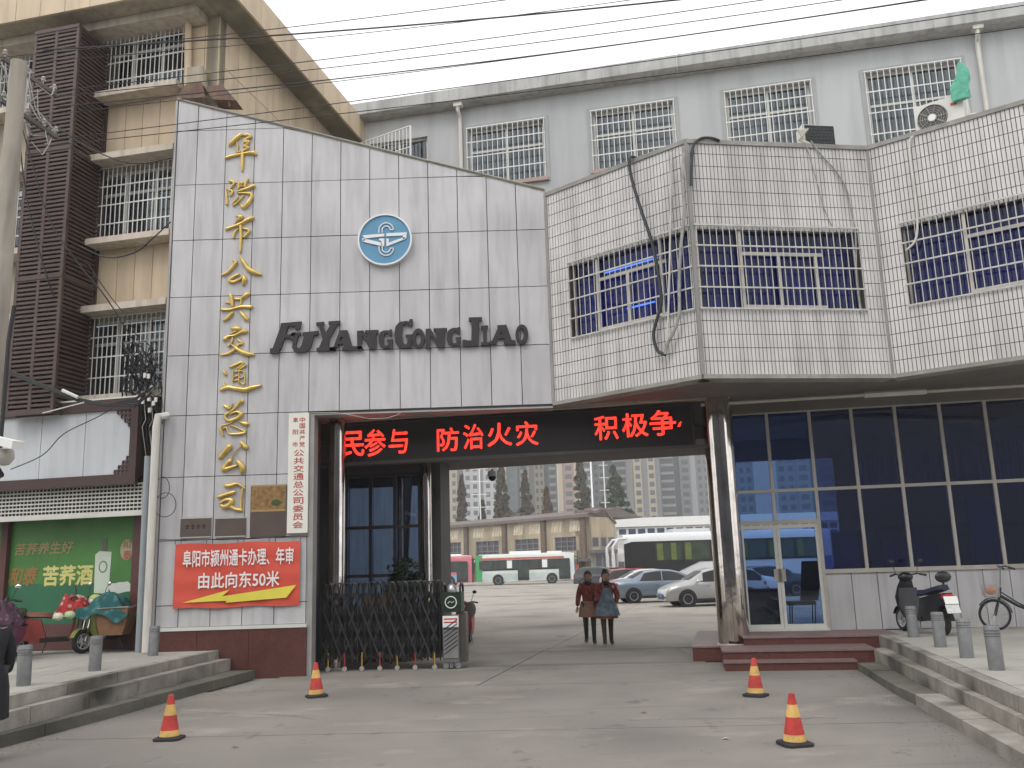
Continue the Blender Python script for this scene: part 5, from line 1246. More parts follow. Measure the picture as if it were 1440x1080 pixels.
def blue_office():
    F_=Fr((10,122),91)
    z=lambda y:F_.px(900,y)[1]; u=lambda x:F_.px(x,750)[0]
    t=thing('yard_office','long low pale building with two rows of blue windows behind the coach','building',(20,122,0))
    zt=z(731); m=mat('office_grey',(.50,.50,.48),.8,var=.08); uL_=u(867); uR_=u(1240)
    b=MB(); b.fb(F_,uL_,uR_,0,zt,-8,0); part('wall',b,m,t)
    part('roof_band',MB().fb(F_,uL_-.2,uR_,zt-.9,zt+.25,0,.5),m_white,t)
    ztop=z(742.5); zmid=z(752); zb=z(765)
    mp=mat('far_blue_pane',(.03,.05,.12),.25); m1=None
    n=int((uR_-uL_)/1.27)
    part('window_band',MB().fb(F_,uL_+.1,uR_,zb-.1,ztop+.1,.0,.05),m_white,t)
    pa=mesh('pane',MB().box((0,0,0),(.95,.06,ztop-zmid-.2)),mp); pb=mesh('pane',MB().box((0,0,0),(.95,.06,zmid-zb-.2)),mp)
    for i in range(n):
        uu=uL_+.8+i*1.27
        if uu>uR_-.5: break
        inst('pane',pa,t,F_.at(uu,(ztop+zmid)/2,.07),F_.rz); inst('pane',pb,t,F_.at(uu,(zmid+zb)/2,.07),F_.rz)
blue_office()

def tower(x0,x1,Y,h,bays,label,rz=95,seed=0):
    F_=Fr((0,Y),rz); a=F_.px(x0,700)[0]; b_=F_.px(x1,700)[0]
    t=thing('apartment_tower',label,'building',tuple(F_.at((a+b_)/2,0,-6)),group='hazy apartment towers beyond the yard')
    W=b_-a; tot=sum(q[0] for q in bays); uu=a; win=MB(); trim=MB(); sh=3.0; ns=int(h/sh)
    for k,(w_,m,pr,ty) in enumerate(bays):
        w=W*w_/tot; part('wall_bay',MB().fb(F_,uu,uu+w-.05,0,h+(2 if pr>0 else 0),-12,pr),m,t)
        if ty:
            for s_ in range(ns):
                z=1+s_*sh
                if ty==1:
                    c=uu+w/2; win.fb(F_,c-w*.30,c+w*.30,z,z+1.7,pr,pr+.05)
                elif ty==2:
                    for q in (.27,.73): win.fb(F_,uu+w*q-w*.13,uu+w*q+w*.13,z,z+1.6,pr,pr+.05)
                elif ty==3:
                    trim.fb(F_,uu+.1,uu+w-.15,z-.5,z+.5,pr,pr+.9); win.fb(F_,uu+.2,uu+w-.25,z+.5,z+2.4,pr,pr+.05)
        uu+=w
    if win.v: part('window',win,mat('far_window',(.07,.08,.095),.4),t,kind='stuff')
    if trim.v: part('balcony',trim,mat('tower_white',(.42,.42,.42),.8),t,kind='stuff')
TW=mat('tower_white',(.42,.42,.42),.8); TC=mat('tower_cream',(.46,.39,.28),.8,var=.05); TP=mat('tower_pink',(.36,.24,.20),.8,var=.05); TG=mat('tower_grey',(.22,.23,.24),.8,var=.05); TT=mat('tower_teal',(.09,.115,.12),.8,var=.05)
tower(560,651,330,105,[(1,TG,0,1),(1.2,TT,-1,0),(1,TC,1,2),(.7,TG,0,0),(1,TT,-1,3),(1.4,TC,1,2),(.5,TG,0,0)],'hazy teal and cream tower, leftmost behind the warehouse roof')
tower(652,728,310,100,[(1.5,TW,0,2),(.4,TG,-1,0),(1.5,TW,.6,2),(.6,TC,0,0),(1,TT,-1,1)],'pale white gridded tower behind the hanging dome camera')
tower(730,783,340,108,[(1.1,TC,.5,1),(.5,TG,0,0),(1,TC,0,2),(.5,TT,-1,0),(.7,TG,0,3)],'cream tower with a grey stripe, third from the left')
tower(785,832,320,100,[(.5,TC,.6,0),(1,TP,0,1),(.5,TC,.6,0),(1,TG,-.5,3)],'pinkish tower with narrow cream piers above the warehouse ridge')
tower(834,892,350,112,[(1,TG,0,2),(.5,TT,-1,0),(1,TG,.5,3),(.5,TW,0,0)],'grey tower standing behind the big dark green tree')
tower(893,930,330,108,[(.7,TC,.8,1),(.5,TG,0,0),(.7,TC,.8,1),(.4,TG,0,0)],'tower with two cream stripes above the pale yard office')
tower(931,1010,345,112,[(1,TG,0,3),(.4,TT,-1,0),(.8,TG,.6,1),(.4,TW,0,0),(1,TG,0,2),(.5,TT,-1,0)],'grey striped tower just left of the steel column')
tower(1012,1142,290,86,[(1,TG,.3,1),(.8,TG,0,2),(1.2,TW,.6,0),(1,TG,0,2),(.7,TG,.4,1)],'grey block with small white windows seen through the door glass')
tower(1145,1330,330,90,[(1,TG,.3,1),(.8,TT,0,2),(1.2,TG,.6,3)],'tower farthest to the right, mostly hidden by the glass front')

def conifer(px,ytop,w,Y,col,label,seed):
    rnd=random.Random(seed); d=ray(px,ytop); k=Y/d.y; top=CP+d*k; base=V((top.x,Y,0)); H_=top.z; Y=Y+32; d=ray(px,ytop); k=Y/d.y; top=CP+d*k; base=V((top.x,Y,0)); H_=top.z; R_=w/2/FPX*Y*1.75
    t=thing('conifer_tree',label,'tree',tuple(base),group='pointed trees behind the warehouse')
    part('trunk',MB().tube([base,base+V((0,0,H_*.5)),base+V((0,0,H_*.97))],[.28,.16,.03],6),mat('bark',(.09,.07,.055),.95),t)
    lb=MB()
    for i in range(26):
        s_=.12+.8*i/26; a=rnd.uniform(0,2*PI); r_=R_*(1-s_)**.8*1.0; p=base+V((0,0,H_*s_)); lb.tube([p,p+V((math.cos(a)*r_,math.sin(a)*r_,r_*.35))],[.06,.02],4)
    part('limb',lb,mat('bark',(.09,.07,.055),.95),t)
    cr=MB(); N_=3600
    clumps=[(rnd.uniform(.08,1)**.8, rnd.uniform(0,2*PI), rnd.uniform(.55,1.05)) for _ in range(110)]
    for i in range(N_):
        s_,a,rr=rnd.choice(clumps); s_=min(max(s_+rnd.gauss(0,.012),.03),.995); a+=rnd.gauss(0,.16)
        prof=(1-s_)**.75*(1-.25*max(0,.15-s_)/.15)
        r_=R_*prof*rr*(rnd.random()**.35)+.05
        c=base+V((math.cos(a)*r_,math.sin(a)*r_,H_*s_)); q=rnd.uniform(.14,.34)
        n=V((rnd.gauss(0,1),rnd.gauss(0,1),rnd.gauss(0,1))).normalized(); e=n.orthogonal().normalized(); g=n.cross(e)
        cr.add([c-e*q-g*q*.6,c+e*q-g*q*.6,c+e*q*.8+g*q*.8,c-e*q*.7+g*q],[(0,1,2,3)])
    part('crown',cr,col,t)
cb=mat('redwood_brown',(.10,.07,.05),.9,var=.5,scale=.6); cg=mat('conifer_green',(.05,.065,.03),.9,var=.5,scale=.6); cr_=mat('redwood_red',(.15,.075,.045),.9,var=.5,scale=.6); cx=mat('redwood_olive',(.085,.075,.042),.9,var=.5,scale=.6)
for a in ((649,668,19,122,cb,'thin brown conifer farthest to the left',1),(678,704,14,118,cg,'small green conifer between two taller brown ones',2),(704,648,26,120,cx,'tall olive brown conifer next to the hanging dome camera',3),
          (738,662,26,121,cb,'tall brown conifer in the middle with a green neighbour on its left',4),(768,686,22,118,cr_,'short reddish conifer, the reddest of the row',5),(815,642,34,120,cx,'broad tall brown conifer reaching the gate lintel',6),(862,655,50,112,cg,'large dark green conifer beside the warehouse gable',7)):
    conifer(*a)
def low_shrub():
    rnd=random.Random(5)
    for k,(px,w,lab) in enumerate(((722,26,'low leafless bush between the conifers'),(790,30,'low reddish bush left of the broad conifer'),(885,36,'low brown bush right of the green conifer'))):
        d=ray(px,730); c=CP+d*(140/d.y); t=thing('bush',lab,'bush',(c.x,140,0)); b=MB(); R_=w/2/FPX*140
        for i in range(900):
            v=V((rnd.gauss(0,1),rnd.gauss(0,1),rnd.gauss(0,1))).normalized()*rnd.random()**.4; p=V((c.x+v.x*R_,140+v.y*R_,c.z-1.0+v.z*2.2)); q=.16
            n=V((rnd.gauss(0,1),rnd.gauss(0,1),rnd.gauss(0,1))).normalized(); e=n.orthogonal().normalized(); g=n.cross(e); b.add([p-e*q,p+g*q,p+e*q],[(0,1,2)])
        part('crown',b,cb if k!=1 else cr_,t); part('trunk',MB().cyl((c.x,140,0),(c.x,140,c.z-1),.15,.08,n=6),mat('bark',(.09,.07,.055),.95),t)
low_shrub()
for k,(px,top,Y,lab) in enumerate(((674,650,135,'thin white lattice lamp mast with crossbars behind the warehouse, left one'),(848,645,138,'thin white lattice mast with crossbars left of the green conifer'))):
    d=ray(px,top); c=CP+d*(Y/d.y); t=thing('mast',lab,'mast',(c.x,Y,0))
    part('pole',MB().cyl((c.x,Y,0),(c.x,Y,c.z),.11,.07,n=8),m_white,t)
    for j in range(5): 
        z=c.z-1.0-j*1.9; part('crossbar',MB().box((c.x,Y,z),(2.6 if k==0 else 1.4,.09,.09)),m_white,t)
# ================================================================ VEHICLES in the yard
m_tyre=mat('tyre',(.02,.02,.02),.85); m_rim=mat('rim',(.48,.48,.49),.4,metal=.2); m_chrome=mat('chrome',(.6,.6,.6),.2,metal=1); m_tail=mat('tail_red',(.40,.015,.02),.3); m_lamp=mat('head_lamp',(.6,.62,.65),.15); m_vblack=mat('vehicle_black',(.02,.02,.022),.35)
def wheel(parent,x,y,r,w,spokes=7):
    mY=Matrix.Rotation(PI/2,3,'X')
    b=MB().lathe([(r*.62,-w/2),(r*.93,-w/2),(r,-w*.3),(r,w*.3),(r*.93,w/2),(r*.62,w/2)],(x,y,r),22,mY); o=part('wheel',b,m_tyre,parent,smooth=True,world=False)
    b=MB(); b.lathe([(0,-w*.2),(r*.16,-w*.44),(r*.16,w*.44),(0,w*.44)][1:3],(x,y,r),12,mY); b.lathe([(r*.56,-w*.46),(r*.64,-w*.48),(r*.64,w*.48),(r*.56,w*.46)],(x,y,r),22,mY)
    for i in range(spokes):
        a=2*PI*i/spokes; b.cyl((x+r*.1*math.cos(a),y,r+r*.1*math.sin(a)),(x+r*.6*math.cos(a),y,r+r*.6*math.sin(a)),w*.2,n=5)
    part('rim',b,m_rim,o,world=False); b=MB().cyl((x,y-w*.12,r),(x,y+w*.12,r),r*.6,n=16); part('brake_disc',b,m_vblack,o,world=False)
def car(loc,rz,col,label,L_=4.6,W_=1.76,H_=1.46,hatch=False,cat='car'):
    t=thing('parked_car',label,cat,loc,rz,'cars parked in the yard')
    hw=W_/2; x0,x1=-L_/2,L_/2
    # side profile: (x, belt z, top z, roof half width)
    if not hatch: top=[(x0,.62,.70,0),(x0+.05,.85,.95,0),(x0+.5,.92,1.04,0),(x0+.85,.93,1.10,1),(x0+1.45,.93,H_-.06,1),(x0+2.0,.92,H_,1),(x0+2.6,.91,H_-.01,1),(x0+3.0,.90,H_-.10,1),(x0+3.65,.88,1.02,1),(x0+3.95,.84,.93,0),(x1-.25,.74,.80,0),(x1-.05,.62,.68,0),(x1,.52,.56,0)]
    else: top=[(x0,.60,.68,0),(x0+.04,.88,1.0,0),(x0+.12,.93,1.12,1),(x0+.55,.94,H_-.05,1),(x0+1.3,.93,H_,1),(x0+2.2,.92,H_-.01,1),(x0+2.6,.90,H_-.09,1),(x0+3.25,.88,1.04,1),(x0+3.6,.84,.95,0),(x1-.25,.74,.82,0),(x1-.05,.62,.68,0),(x1,.50,.54,0)]
    rings=[]
    for i,(x,zb,zt,g) in enumerate(top):
        e=1-.10*max(0,(abs(x)-L_/2+.7)/.7)**2*1.4; rw=hw*(.76 if g else .90)*e
        w_=hw*e
        L=[(-w_*.93,.24),(-w_,.42),(-w_,zb-.14),(-w_*.96,zb),(-rw,zt-.03 if zt-zb>.12 else zt-.02),(-rw*.8,zt),(rw*.8,zt),(rw,zt-.03 if zt-zb>.12 else zt-.02),(w_*.96,zb),(w_,zb-.14),(w_,.42),(w_*.93,.24)]
        rings.append([(x,y,z) for y,z in L])
    b=MB().loft(rings); part('body',b,col,t,smooth=True,world=False)
    # side windows, screens
    gl=[q for q in top if q[3]]
    for s_ in (-1,1):
        P=[]
        xs=[q[0] for q in gl]
        lo=[(xs[0]+.10,gl[0][1]+.04),(xs[-1]-.12,gl[-1][1]+.04)]
        def on(x,z): # point on side surface
            for a,c in zip(top[:-1],top[1:]):
                if a[0]<=x<=c[0]:
                    f=(x-a[0])/(c[0]-a[0]); zb=a[1]+(c[1]-a[1])*f; zt=a[2]+(c[2]-a[2])*f; g=min(max((z-zb)/max(zt-.03-zb,.05),0),1); w0=hw*.96; w1=hw*.76
                    return (x,s_*(w0+(w1-w0)*g+.012),z)
        def hi(x):
            for a,c in zip(top[:-1],top[1:]):
                if a[0]<=x<=c[0]: return a[2]+(c[2]-a[2])*(x-a[0])/(c[0]-a[0])-.075
        n=12; xa,xb=xs[0]+.12,xs[-1]-.15; row0=[];row1=[]
        for i in range(n+1):
            x=xa+(xb-xa)*i/n; z0_=.965; z1_=max(hi(x),z0_+.005); row0.append(on(x,z0_)); row1.append(on(x,z1_))
        b=MB(); b.add(row0+row1,[(i,i+1,n+2+i,n+1+i) for i in range(n)]); part('side_window',b,m_vblack,t,world=False)
        xm=x0+(2.2 if not hatch else 1.75); b=MB(); p=on(xm,.95); q_=on(xm,hi(xm)+.03); b.cyl((p[0],p[1]+s_*.006,p[2]),(q_[0],q_[1]+s_*.006,q_[2]),.03,n=4); part('door_pillar',b,col,t,world=False)
        part('door_handle',MB().box((xm-.25,s_*(hw+.01),.80),(.16,.03,.03)),m_chrome,t,world=False); part('door_handle',MB().box((xm+.75,s_*(hw+.01),.80),(.16,.03,.03)),m_chrome,t,world=False)
        part('mirror',MB().ball((gl[-1][0]-.30,s_*(hw+.10),1.0),.10,(.7,1,.7),8),col,t,smooth=True,world=False)
        part('headlight',MB().ball((x1-.16,s_*(hw-.28),.66),.17,(.75,1,.42),8),m_lamp,t,smooth=True,world=False)
        part('tail_light',MB().ball((x0+.10,s_*(hw-.20),.84),.17,(.55,1.05,.55),8),m_tail,t,smooth=True,world=False)
        part('sill_trim',MB().box((0,s_*(hw-.02),.26),(L_*.55,.06,.1)),m_vblack,t,world=False)
        for xw in (x0+.85,x1-.88): 
            part('wheel_arch',MB().cyl((xw,s_*(hw-.16),.33),(xw,s_*(hw+.006),.33),.375,n=20),m_vblack,t,world=False); wheel(t,xw,s_*(hw-.055),.315,.2,9)
    def quad(a,c,w0,w1,ins,name):
        b=MB(); dx=.012; b.add([(a[0]+dx,-w0,a[1]+.02),(a[0]+dx,w0,a[1]+.02),(c[0]+dx,w1,c[1]+.02),(c[0]+dx,-w1,c[1]+.02)],[(0,1,2,3)]); part(name,b,m_vblack,t,world=False)
    F0,F1=gl[-1],gl[-2]; quad((F0[0]-.05,F0[2]+.03),(F1[0]+.02,F1[2]-.03),hw*.66,hw*.62,0,'windscreen')
    B0,B1=gl[0],gl[1]; quad((B0[0]-.02,B0[2]+.02),(B1[0]-.06,B1[2]-.03),hw*.66,hw*.62,0,'rear_window')
    part('number_plate',MB().box((x0-.01,0,.62),(.03,.44,.13)),mat('plate_blue',(.05,.12,.45),.4),t,world=False); part('number_plate',MB().box((x1+.005,0,.45),(.03,.44,.13)),mat('plate_blue',(.05,.12,.45),.4),t,world=False)
    part('grille',MB().box((x1-.02,0,.40),(.06,.9,.2)),m_vblack,t,world=False)
    return t
def wx(px,Y,py=820): d=ray(px,py); return (CP+d*(Y/d.y)).x
mcb=mat('car_bluegrey',(.20,.25,.31),.28,metal=.5,var=.05,coat=.6); mcs=mat('car_silver',(.42,.42,.41),.28,metal=.5,var=.05,coat=.6); mcw=mat('car_white',(.66,.67,.68),.3,var=.04,coat=.6); mcr=mat('car_red',(.32,.03,.03),.3,var=.05,coat=.6); mcd=mat('car_dark',(.045,.05,.06),.25,var=.05,coat=.6)
car((wx(859,43)+2.3,43,0),R(4),mcb,'blue grey sedan seen from the side, behind the two walking women')
car((wx(929,38)+2.1,38.2,0),PI+R(5),mcs,'silver hatchback facing left, partly hidden by the steel column',L_=4.25,H_=1.5,hatch=True)
car((wx(1093,41)-2.3,41.3,0),PI+R(4),mcw,'white sedan seen tail first through the left door leaf')
car((wx(1137,45)-2.3,45.2,0),PI+R(4),mcd,'dark sedan seen through the right door leaf')
car((wx(972,48)-2.3,48.2,0),PI+R(3),mcw,'white sedan whose roof shows between the blue grey car and the silver one')
car((wx(955,51)-2.0,51.3,0),R(3),mcr,'red car showing only its roof in front of the white coach',H_=1.5,hatch=True)
car((wx(845,74),74,0),R(-12),mcd,'dark green grey hatchback parked far back before the warehouse gable',H_=1.55,hatch=True,L_=4.2)
car((wx(874,76),77,0),R(15),mcr,'small red car far back beside the coach front',hatch=True,L_=4.0,H_=1.5)

def bus_shell(t,L_,W_,H_,m,z0=.32,round_=.25):
    rings=[]; n=8
    for i in range(n+1):
        x=-L_/2+L_*i/n
        e=.94 if i in (0,n) else 1; hw=W_/2*e; zt=H_*(1-(.02 if i in (0,n) else 0))
        rings.append([(x,y,z) for y,z in ((-hw,z0),(-hw,1.3),(-hw*.985,zt-round_),(-hw*.92,zt-round_*.3),(-hw*.8,zt),(hw*.8,zt),(hw*.92,zt-round_*.3),(hw*.985,zt-round_),(hw,1.3),(hw,z0))])
    part('body',MB().loft(rings),m,t,smooth=True,world=False)
def city_bus(loc,rz,label,m_body,m_low,m_band,m_tailc,L_=9.6):
    t=thing('city_bus',label,'bus',loc,rz); H_=2.95; W_=2.4; hw=W_/2
    bus_shell(t,L_,W_,H_,m_body); part('rear_panel',MB().box((-L_/2+.25,0,1.65),(.62,W_+.05,2.5)),m_tailc,t,world=False)
    for s_ in (-1,1):
        y=s_*(hw+.01)
        part('window_band',MB().box((-.1,y,1.88),(L_*.93,.03,1.0)),m_vblack,t,world=False)
        for i in range(6):
            x=-L_*.40+i*L_*.155; part('side_window',MB().box((x,y+s_*.02,1.92),(L_*.14,.02,.80)),mat('bus_pane',(.05,.065,.06),.15,var=.3,scale=3),t,world=False)
        part('top_stripe',MB().box((-.3,y,2.52),(L_*.86,.035,.17)),m_band,t,world=False)
        part('lower_panel',MB().box((-.1,y,.78),(L_*.9,.025,.62)),m_low,t,world=False)
        for xd in (-L_*.02,L_*.40):
            d=part('door',MB().box((xd,y+s_*.02,1.35),(1.1,.03,1.9)),m_vblack,t,world=False); part('pane',MB().box((xd-.27,y+s_*.04,1.45),(.45,.02,1.5)),mat('bus_pane',(.05,.065,.06),.15),d,world=False); part('pane',MB().box((xd+.27,y+s_*.04,1.45),(.45,.02,1.5)),mat('bus_pane',(.05,.065,.06),.15),d,world=False)
        part('side_notice',MB().box((-L_*.16,y+s_*.045,1.95),(.5,.02,.75)),m_white,t,world=False); part('side_notice',MB().box((L_*.2,y+s_*.045,1.95),(.5,.02,.75)),m_white,t,world=False)
        for xw in (-L_*.28,L_*.27): part('wheel_arch',MB().cyl((xw,s_*(hw-.1),.48),(xw,s_*(hw+.03),.48),.55,n=20),m_vblack,t,world=False); wheel(t,xw,s_*(hw-.08),.45,.26,5)
        b=MB().tube([(L_/2-.1,s_*.9,2.6),(L_/2+.35,s_*1.1,2.5),(L_/2+.35,s_*1.15,2.2)],.03,5); b.box((L_/2+.35,s_*1.15,1.95),(.1,.2,.45)); part('mirror',b,m_vblack,t,world=False)
    part('windscreen',MB().box((L_/2-.02,0,1.75),(.08,2.1,1.2)),m_vblack,t,world=False); part('destination_board',MB().box((L_/2-.01,0,2.5),(.08,1.6,.25)),m_vblack,t,world=False)
    part('rear_window',MB().box((-L_/2+.02,0,2.0),(.08,1.9,.8)),m_vblack,t,world=False); part('roof_unit',MB().box((0,0,H_+.12),(L_*.32,1.6,.28)),m_white,t,world=False); part('roof_unit',MB().box((L_*.3,0,H_+.08),(L_*.15,1.4,.18)),m_white,t,world=False)
    part('roof_edge',MB().box((0,0,H_-.02),(L_*.94,2.1,.08)),m_white,t,world=False)
    return t
mg_=mat('bus_green',(.06,.33,.12),.4,var=.1); mwg=mat('bus_white',(.60,.64,.62),.4,var=.08); mrd=mat('bus_red',(.50,.10,.07),.5,var=.35,scale=4)
city_bus((wx(740,92),91.5,0),R(-3),'green and white city bus with a red stripe over its windows',mwg,mat('bus_mint',(.46,.53,.50),.4,var=.15,scale=1),mrd,mg_)
city_bus((wx(667,92)-4.9,92.5,0),R(-3),'pink and pale blue city bus cut off by the left pillar',mat('bus_pink',(.55,.16,.20),.4),mat('bus_lightblue',(.22,.42,.62),.4,var=.4,scale=1),mat('bus_pink',(.55,.16,.20),.4),mat('bus_pink',(.55,.16,.20),.4))

def coach():
    L_=12.2; H_=3.45; W_=2.5; hw=W_/2
    xl=wx(872,54); t=thing('coach','white touring coach with black glass and green curtains, front end to the left','coach',(xl+L_/2+.2,54.8,0),PI+R(2))
    mw=mcw
    bus_shell(t,L_,W_,H_,mw,round_=.35)
    for s_ in (-1,1):
        y=s_*(hw+.012)
        b=MB(); pts=[(-L_/2+.6,1.75),(-L_/2+.6,2.95),(L_/2-.5,2.98),(L_/2-.02,2.85),(L_/2+.0,.55),(L_/2-1.9,.55),(L_/2-2.6,1.0),(L_/2-4.4,1.75)]
        b.prism([(x,y-s_*.02,z) for x,z in pts],(0,s_*.04,0)); part('black_band',b,m_vblack,t,world=False)
        for i in range(6):
            x=L_/2-2.6-i*1.65; part('side_window',MB().box((x,y+s_*.025,2.36),(1.5,.02,1.0)),mat('coach_pane',(.05,.07,.05),.12,var=.3),t,world=False)
            part('curtain',MB().box((x+.5,y+s_*.04,2.36),(.35,.012,.95)),mat('coach_curtain',(.12,.15,.045),.7,var=.3,scale=4),t,world=False)
            if i==0: part('curtain',MB().box((x-.3,y+s_*.04,2.36),(.3,.012,.95)),mat('coach_curtain',(.12,.15,.045),.7),t,world=False)
        part('blue_panel',MB().box((-L_/2+.45,y,1.1),(.9,.02,1.5)),mat('coach_blue',(.05,.16,.42),.4),t,world=False)
        part('tail_light',MB().box((-L_/2+.02,s_*(hw-.12),1.15),(.1,.2,.8)),m_tail,t,world=False)
        b=MB().tube([(L_/2-.5,s_*1.0,3.2),(L_/2+.3,s_*1.25,3.15),(L_/2+.65,s_*1.3,2.7),(L_/2+.65,s_*1.3,2.3)],.08,6); b.box((L_/2+.65,s_*1.3,1.95),(.16,.28,.8)); part('mirror',b,mw,t,world=False)
        for xw in (-L_*.26,L_*.26): part('wheel_arch',MB().cyl((xw,s_*(hw-.1),.5),(xw,s_*(hw+.03),.5),.6,n=20),m_vblack,t,world=False); wheel(t,xw,s_*(hw-.08),.5,.28,5)
    part('windscreen',MB().hexa([(L_/2-.08,-1.15,.75),(L_/2+.05,-1.15,.75),(L_/2+.05,1.15,.75),(L_/2-.08,1.15,.75),(L_/2-.4,-1.1,3.0),(L_/2-.05,-1.1,3.0),(L_/2-.05,1.1,3.0),(L_/2-.4,1.1,3.0)]),m_vblack,t,world=False)
    part('rear_window',MB().box((-L_/2,0,2.3),(.08,2.0,1.0)),m_vblack,t,world=False)
    for x in (-3.5,2.0): part('roof_unit',MB().box((x,0,H_+.1),(2.2,1.7,.24)),mw,t,world=False)
coach()
# ================================================================ folding gate
def folding_gate():
    a=gp(463,943); b_=gp(615,939.5); GF=Fr((a.x,a.y),p1=(b_.x,b_.y))
    t=thing('folding_gate','black retractable lattice gate drawn across the left half of the driveway','gate',(a.x,a.y,0))
    mg=mat('gate_black',(.018,.018,.019),.28,metal=.4,var=.2); mgr=mat('gate_grey',(.07,.07,.073),.3,metal=.6,var=.3,scale=9)
    zt=GF.px(540,817)[1]; sp=.158; n=19; u0=-.12
    uend=GF.px(622,900)[0]; sp=(uend-u0)/n
    for i in range(n):
        u=u0+sp*i; w=sp*.86/2
        for j,nn in enumerate((-.20,.20)):
            pts=[GF.at(u+sp/2-w,.16,nn),GF.at(u+sp/2-w,zt-.16,nn)]+[GF.at(u+sp/2-w*math.cos(PI*k/6),zt-.16+.14*math.sin(PI*k/6),nn) for k in range(1,6)]+[GF.at(u+sp/2+w,zt-.16,nn),GF.at(u+sp/2+w,.16,nn)]
            part('hoop',MB().tube(pts,.013,5),mgr if (i%2 and j) else mg,t,smooth=True)
        part('hoop_tie',MB().cyl(GF.at(u+sp/2,zt-.02,-.2),GF.at(u+sp/2,zt-.02,.2),.012,n=5),mg,t)
    # scissor lattice: each crossing bar a piece
    def link(p,q_,m):
        d=(q_-p); L_=d.length; b=MB(); s_=GF.n*.006; v=d.normalized().cross(GF.n)*.017
        b.hexa([p-s_-v,p+s_-v,p+s_+v,p-s_+v,q_-s_-v,q_+s_-v,q_+s_+v,q_-s_+v]); part('lattice_bar',b,m,t)
    z0,z1=.22,zt-.22; rows=4; dz_=(z1-z0)/rows
    for nn in (.215,-.215):
        for i in range(n-1):
            for j in range(rows):
                u=u0+sp*(i+.5); 
                link(GF.at(u,z0+dz_*j,nn),GF.at(u+sp,z0+dz_*(j+1),nn),mgr if (i+j)%3==0 else mg); link(GF.at(u+sp,z0+dz_*j,nn+.013),GF.at(u,z0+dz_*(j+1),nn+.013),mgr if (i+j)%2==0 else mg)
    my=mat('gate_yellow',(.42,.24,.03),.5); mred=mat('gate_red',(.35,.04,.03),.5)
    for k,x in enumerate((466,489,513,538,562,587,614)):
        u=GF.px(x,930)[0]; part('wheel_leg',MB().cyl(GF.at(u,.07,.22),GF.at(u,.34,.22),.014,n=6),my if k%2==0 else mred,t)
        part('caster',MB().lathe([(.0,-.015),(.045,-.015),(.045,.015),(.0,.015)],GF.at(u,.045,.23),12,Matrix.Rotation(GF.rz,3,'Z')@Matrix.Rotation(PI/2,3,'X')),m_bar_dirty,t)
    part('skirt',MB().fb(GF,u0,uend,.26,zt-.55,.10,.11),mat('gate_dark_sheet',(.009,.009,.010),.7),t)  # dark sheet added behind the lattice, standing in for the dark background
    part('skirt',MB().fb(GF,u0,uend,.30,.62,-.06,-.05),mat('gate_skirt',(.012,.012,.013),.6),t)
    part('skirt',MB().fb(GF,u0,uend,.62,zt-.45,-.01,.0),mat('gate_dark_sheet',(.015,.015,.016),.6),t)
    # drive head
    h=thing('gate_drive_unit','silver and black drive unit with a round emblem at the end of the folding gate','gate motor',tuple(GF.at(uend+.2,0)))
    ua=GF.px(623,900,.2)[0]; ub=GF.px(646,900,.2)[0]; uc=GF.px(655,900,.2)[0]; z=lambda y:GF.px(635,y,.25)[1]
    part('cabinet',MB().fb(GF,ua,ub,.12,z(866),-.22,.22),mat('cabinet_grey',(.20,.20,.20),.35,metal=.5),h)
    part('side_cabinet',MB().fb(GF,ub,uc,.12,z(862),-.2,.18),mat('cabinet_brown',(.10,.09,.085),.35,metal=.5,var=.2),h)
    part('top_box',MB().fb(GF,ua-.01,ub+.05,z(861),z(833),-.2,.24),mat('unit_green',(.012,.028,.018),.4),h)
    c=(GF.px(634,847,.25)); r_=.105
    part('emblem_ring',MB().tube([GF.at(c[0]+r_*math.cos(x),c[1]+r_*math.sin(x),.25) for x in [2*PI*i/24 for i in range(25)]],.010,5),m_bar,h)
    part('emblem_mark',MB().tube([GF.at(c[0]-.06,c[1]-.02,.25),GF.at(c[0]-.02,c[1]+.02,.25),GF.at(c[0]+.02,c[1]-.01,.25),GF.at(c[0]+.065,c[1]+.02,.25)],.007,4),m_bar,h)
    part('front_panel',MB().fb(GF,ua+.02,ub-.02,.20,z(886),.22,.235),mat('quilt_silver',(.42,.41,.42),.3,metal=.7,var=.2),h)
    for i in range(7):
        zz=.26+i*.075; part('panel_rib',MB().hexa([GF.at(ua+.03,zz,.25),GF.at(ua+.03,zz,.235),GF.at(ua+.03,zz+.02,.235),GF.at(ua+.03,zz+.02,.25),GF.at(ub-.03,zz+.17,.25),GF.at(ub-.03,zz+.17,.235),GF.at(ub-.03,zz+.19,.235),GF.at(ub-.03,zz+.19,.25)]),m_dark,h)
    part('notice_plate',MB().fb(GF,ua+.005,ub-.005,z(882),z(866),.225,.24),m_white,h)
    for q in (0,1): part('red_marking',MB().fb(GF,ua+.03,ub-.03,z(876)+.06*q,z(876)+.025+.06*q,.24,.243),mat('mark_red',(.5,.05,.05),.5),h)
    part('top_lamp',MB().lathe([(.0,.0),(.10,.0),(.105,.05),(.07,.13),(.0,.17)],GF.at((ua+ub)/2,z(833),0),14),mat('lamp_silver',(.45,.45,.46),.3,metal=.6,var=.4,scale=20),h,smooth=True)
    for u in (ua+.0,ub+.03):
        pts=[GF.at(u,z(862),.2),GF.at(u,z(830),.2)]+[GF.at(u,z(830)+.13*math.sin(PI*k/6),.2*math.cos(PI*k/6)) for k in range(1,6)]+[GF.at(u,z(830),-.2),GF.at(u,z(862),-.2)]
        part('end_hoop',MB().tube(pts,.022,7),mg,h,smooth=True)
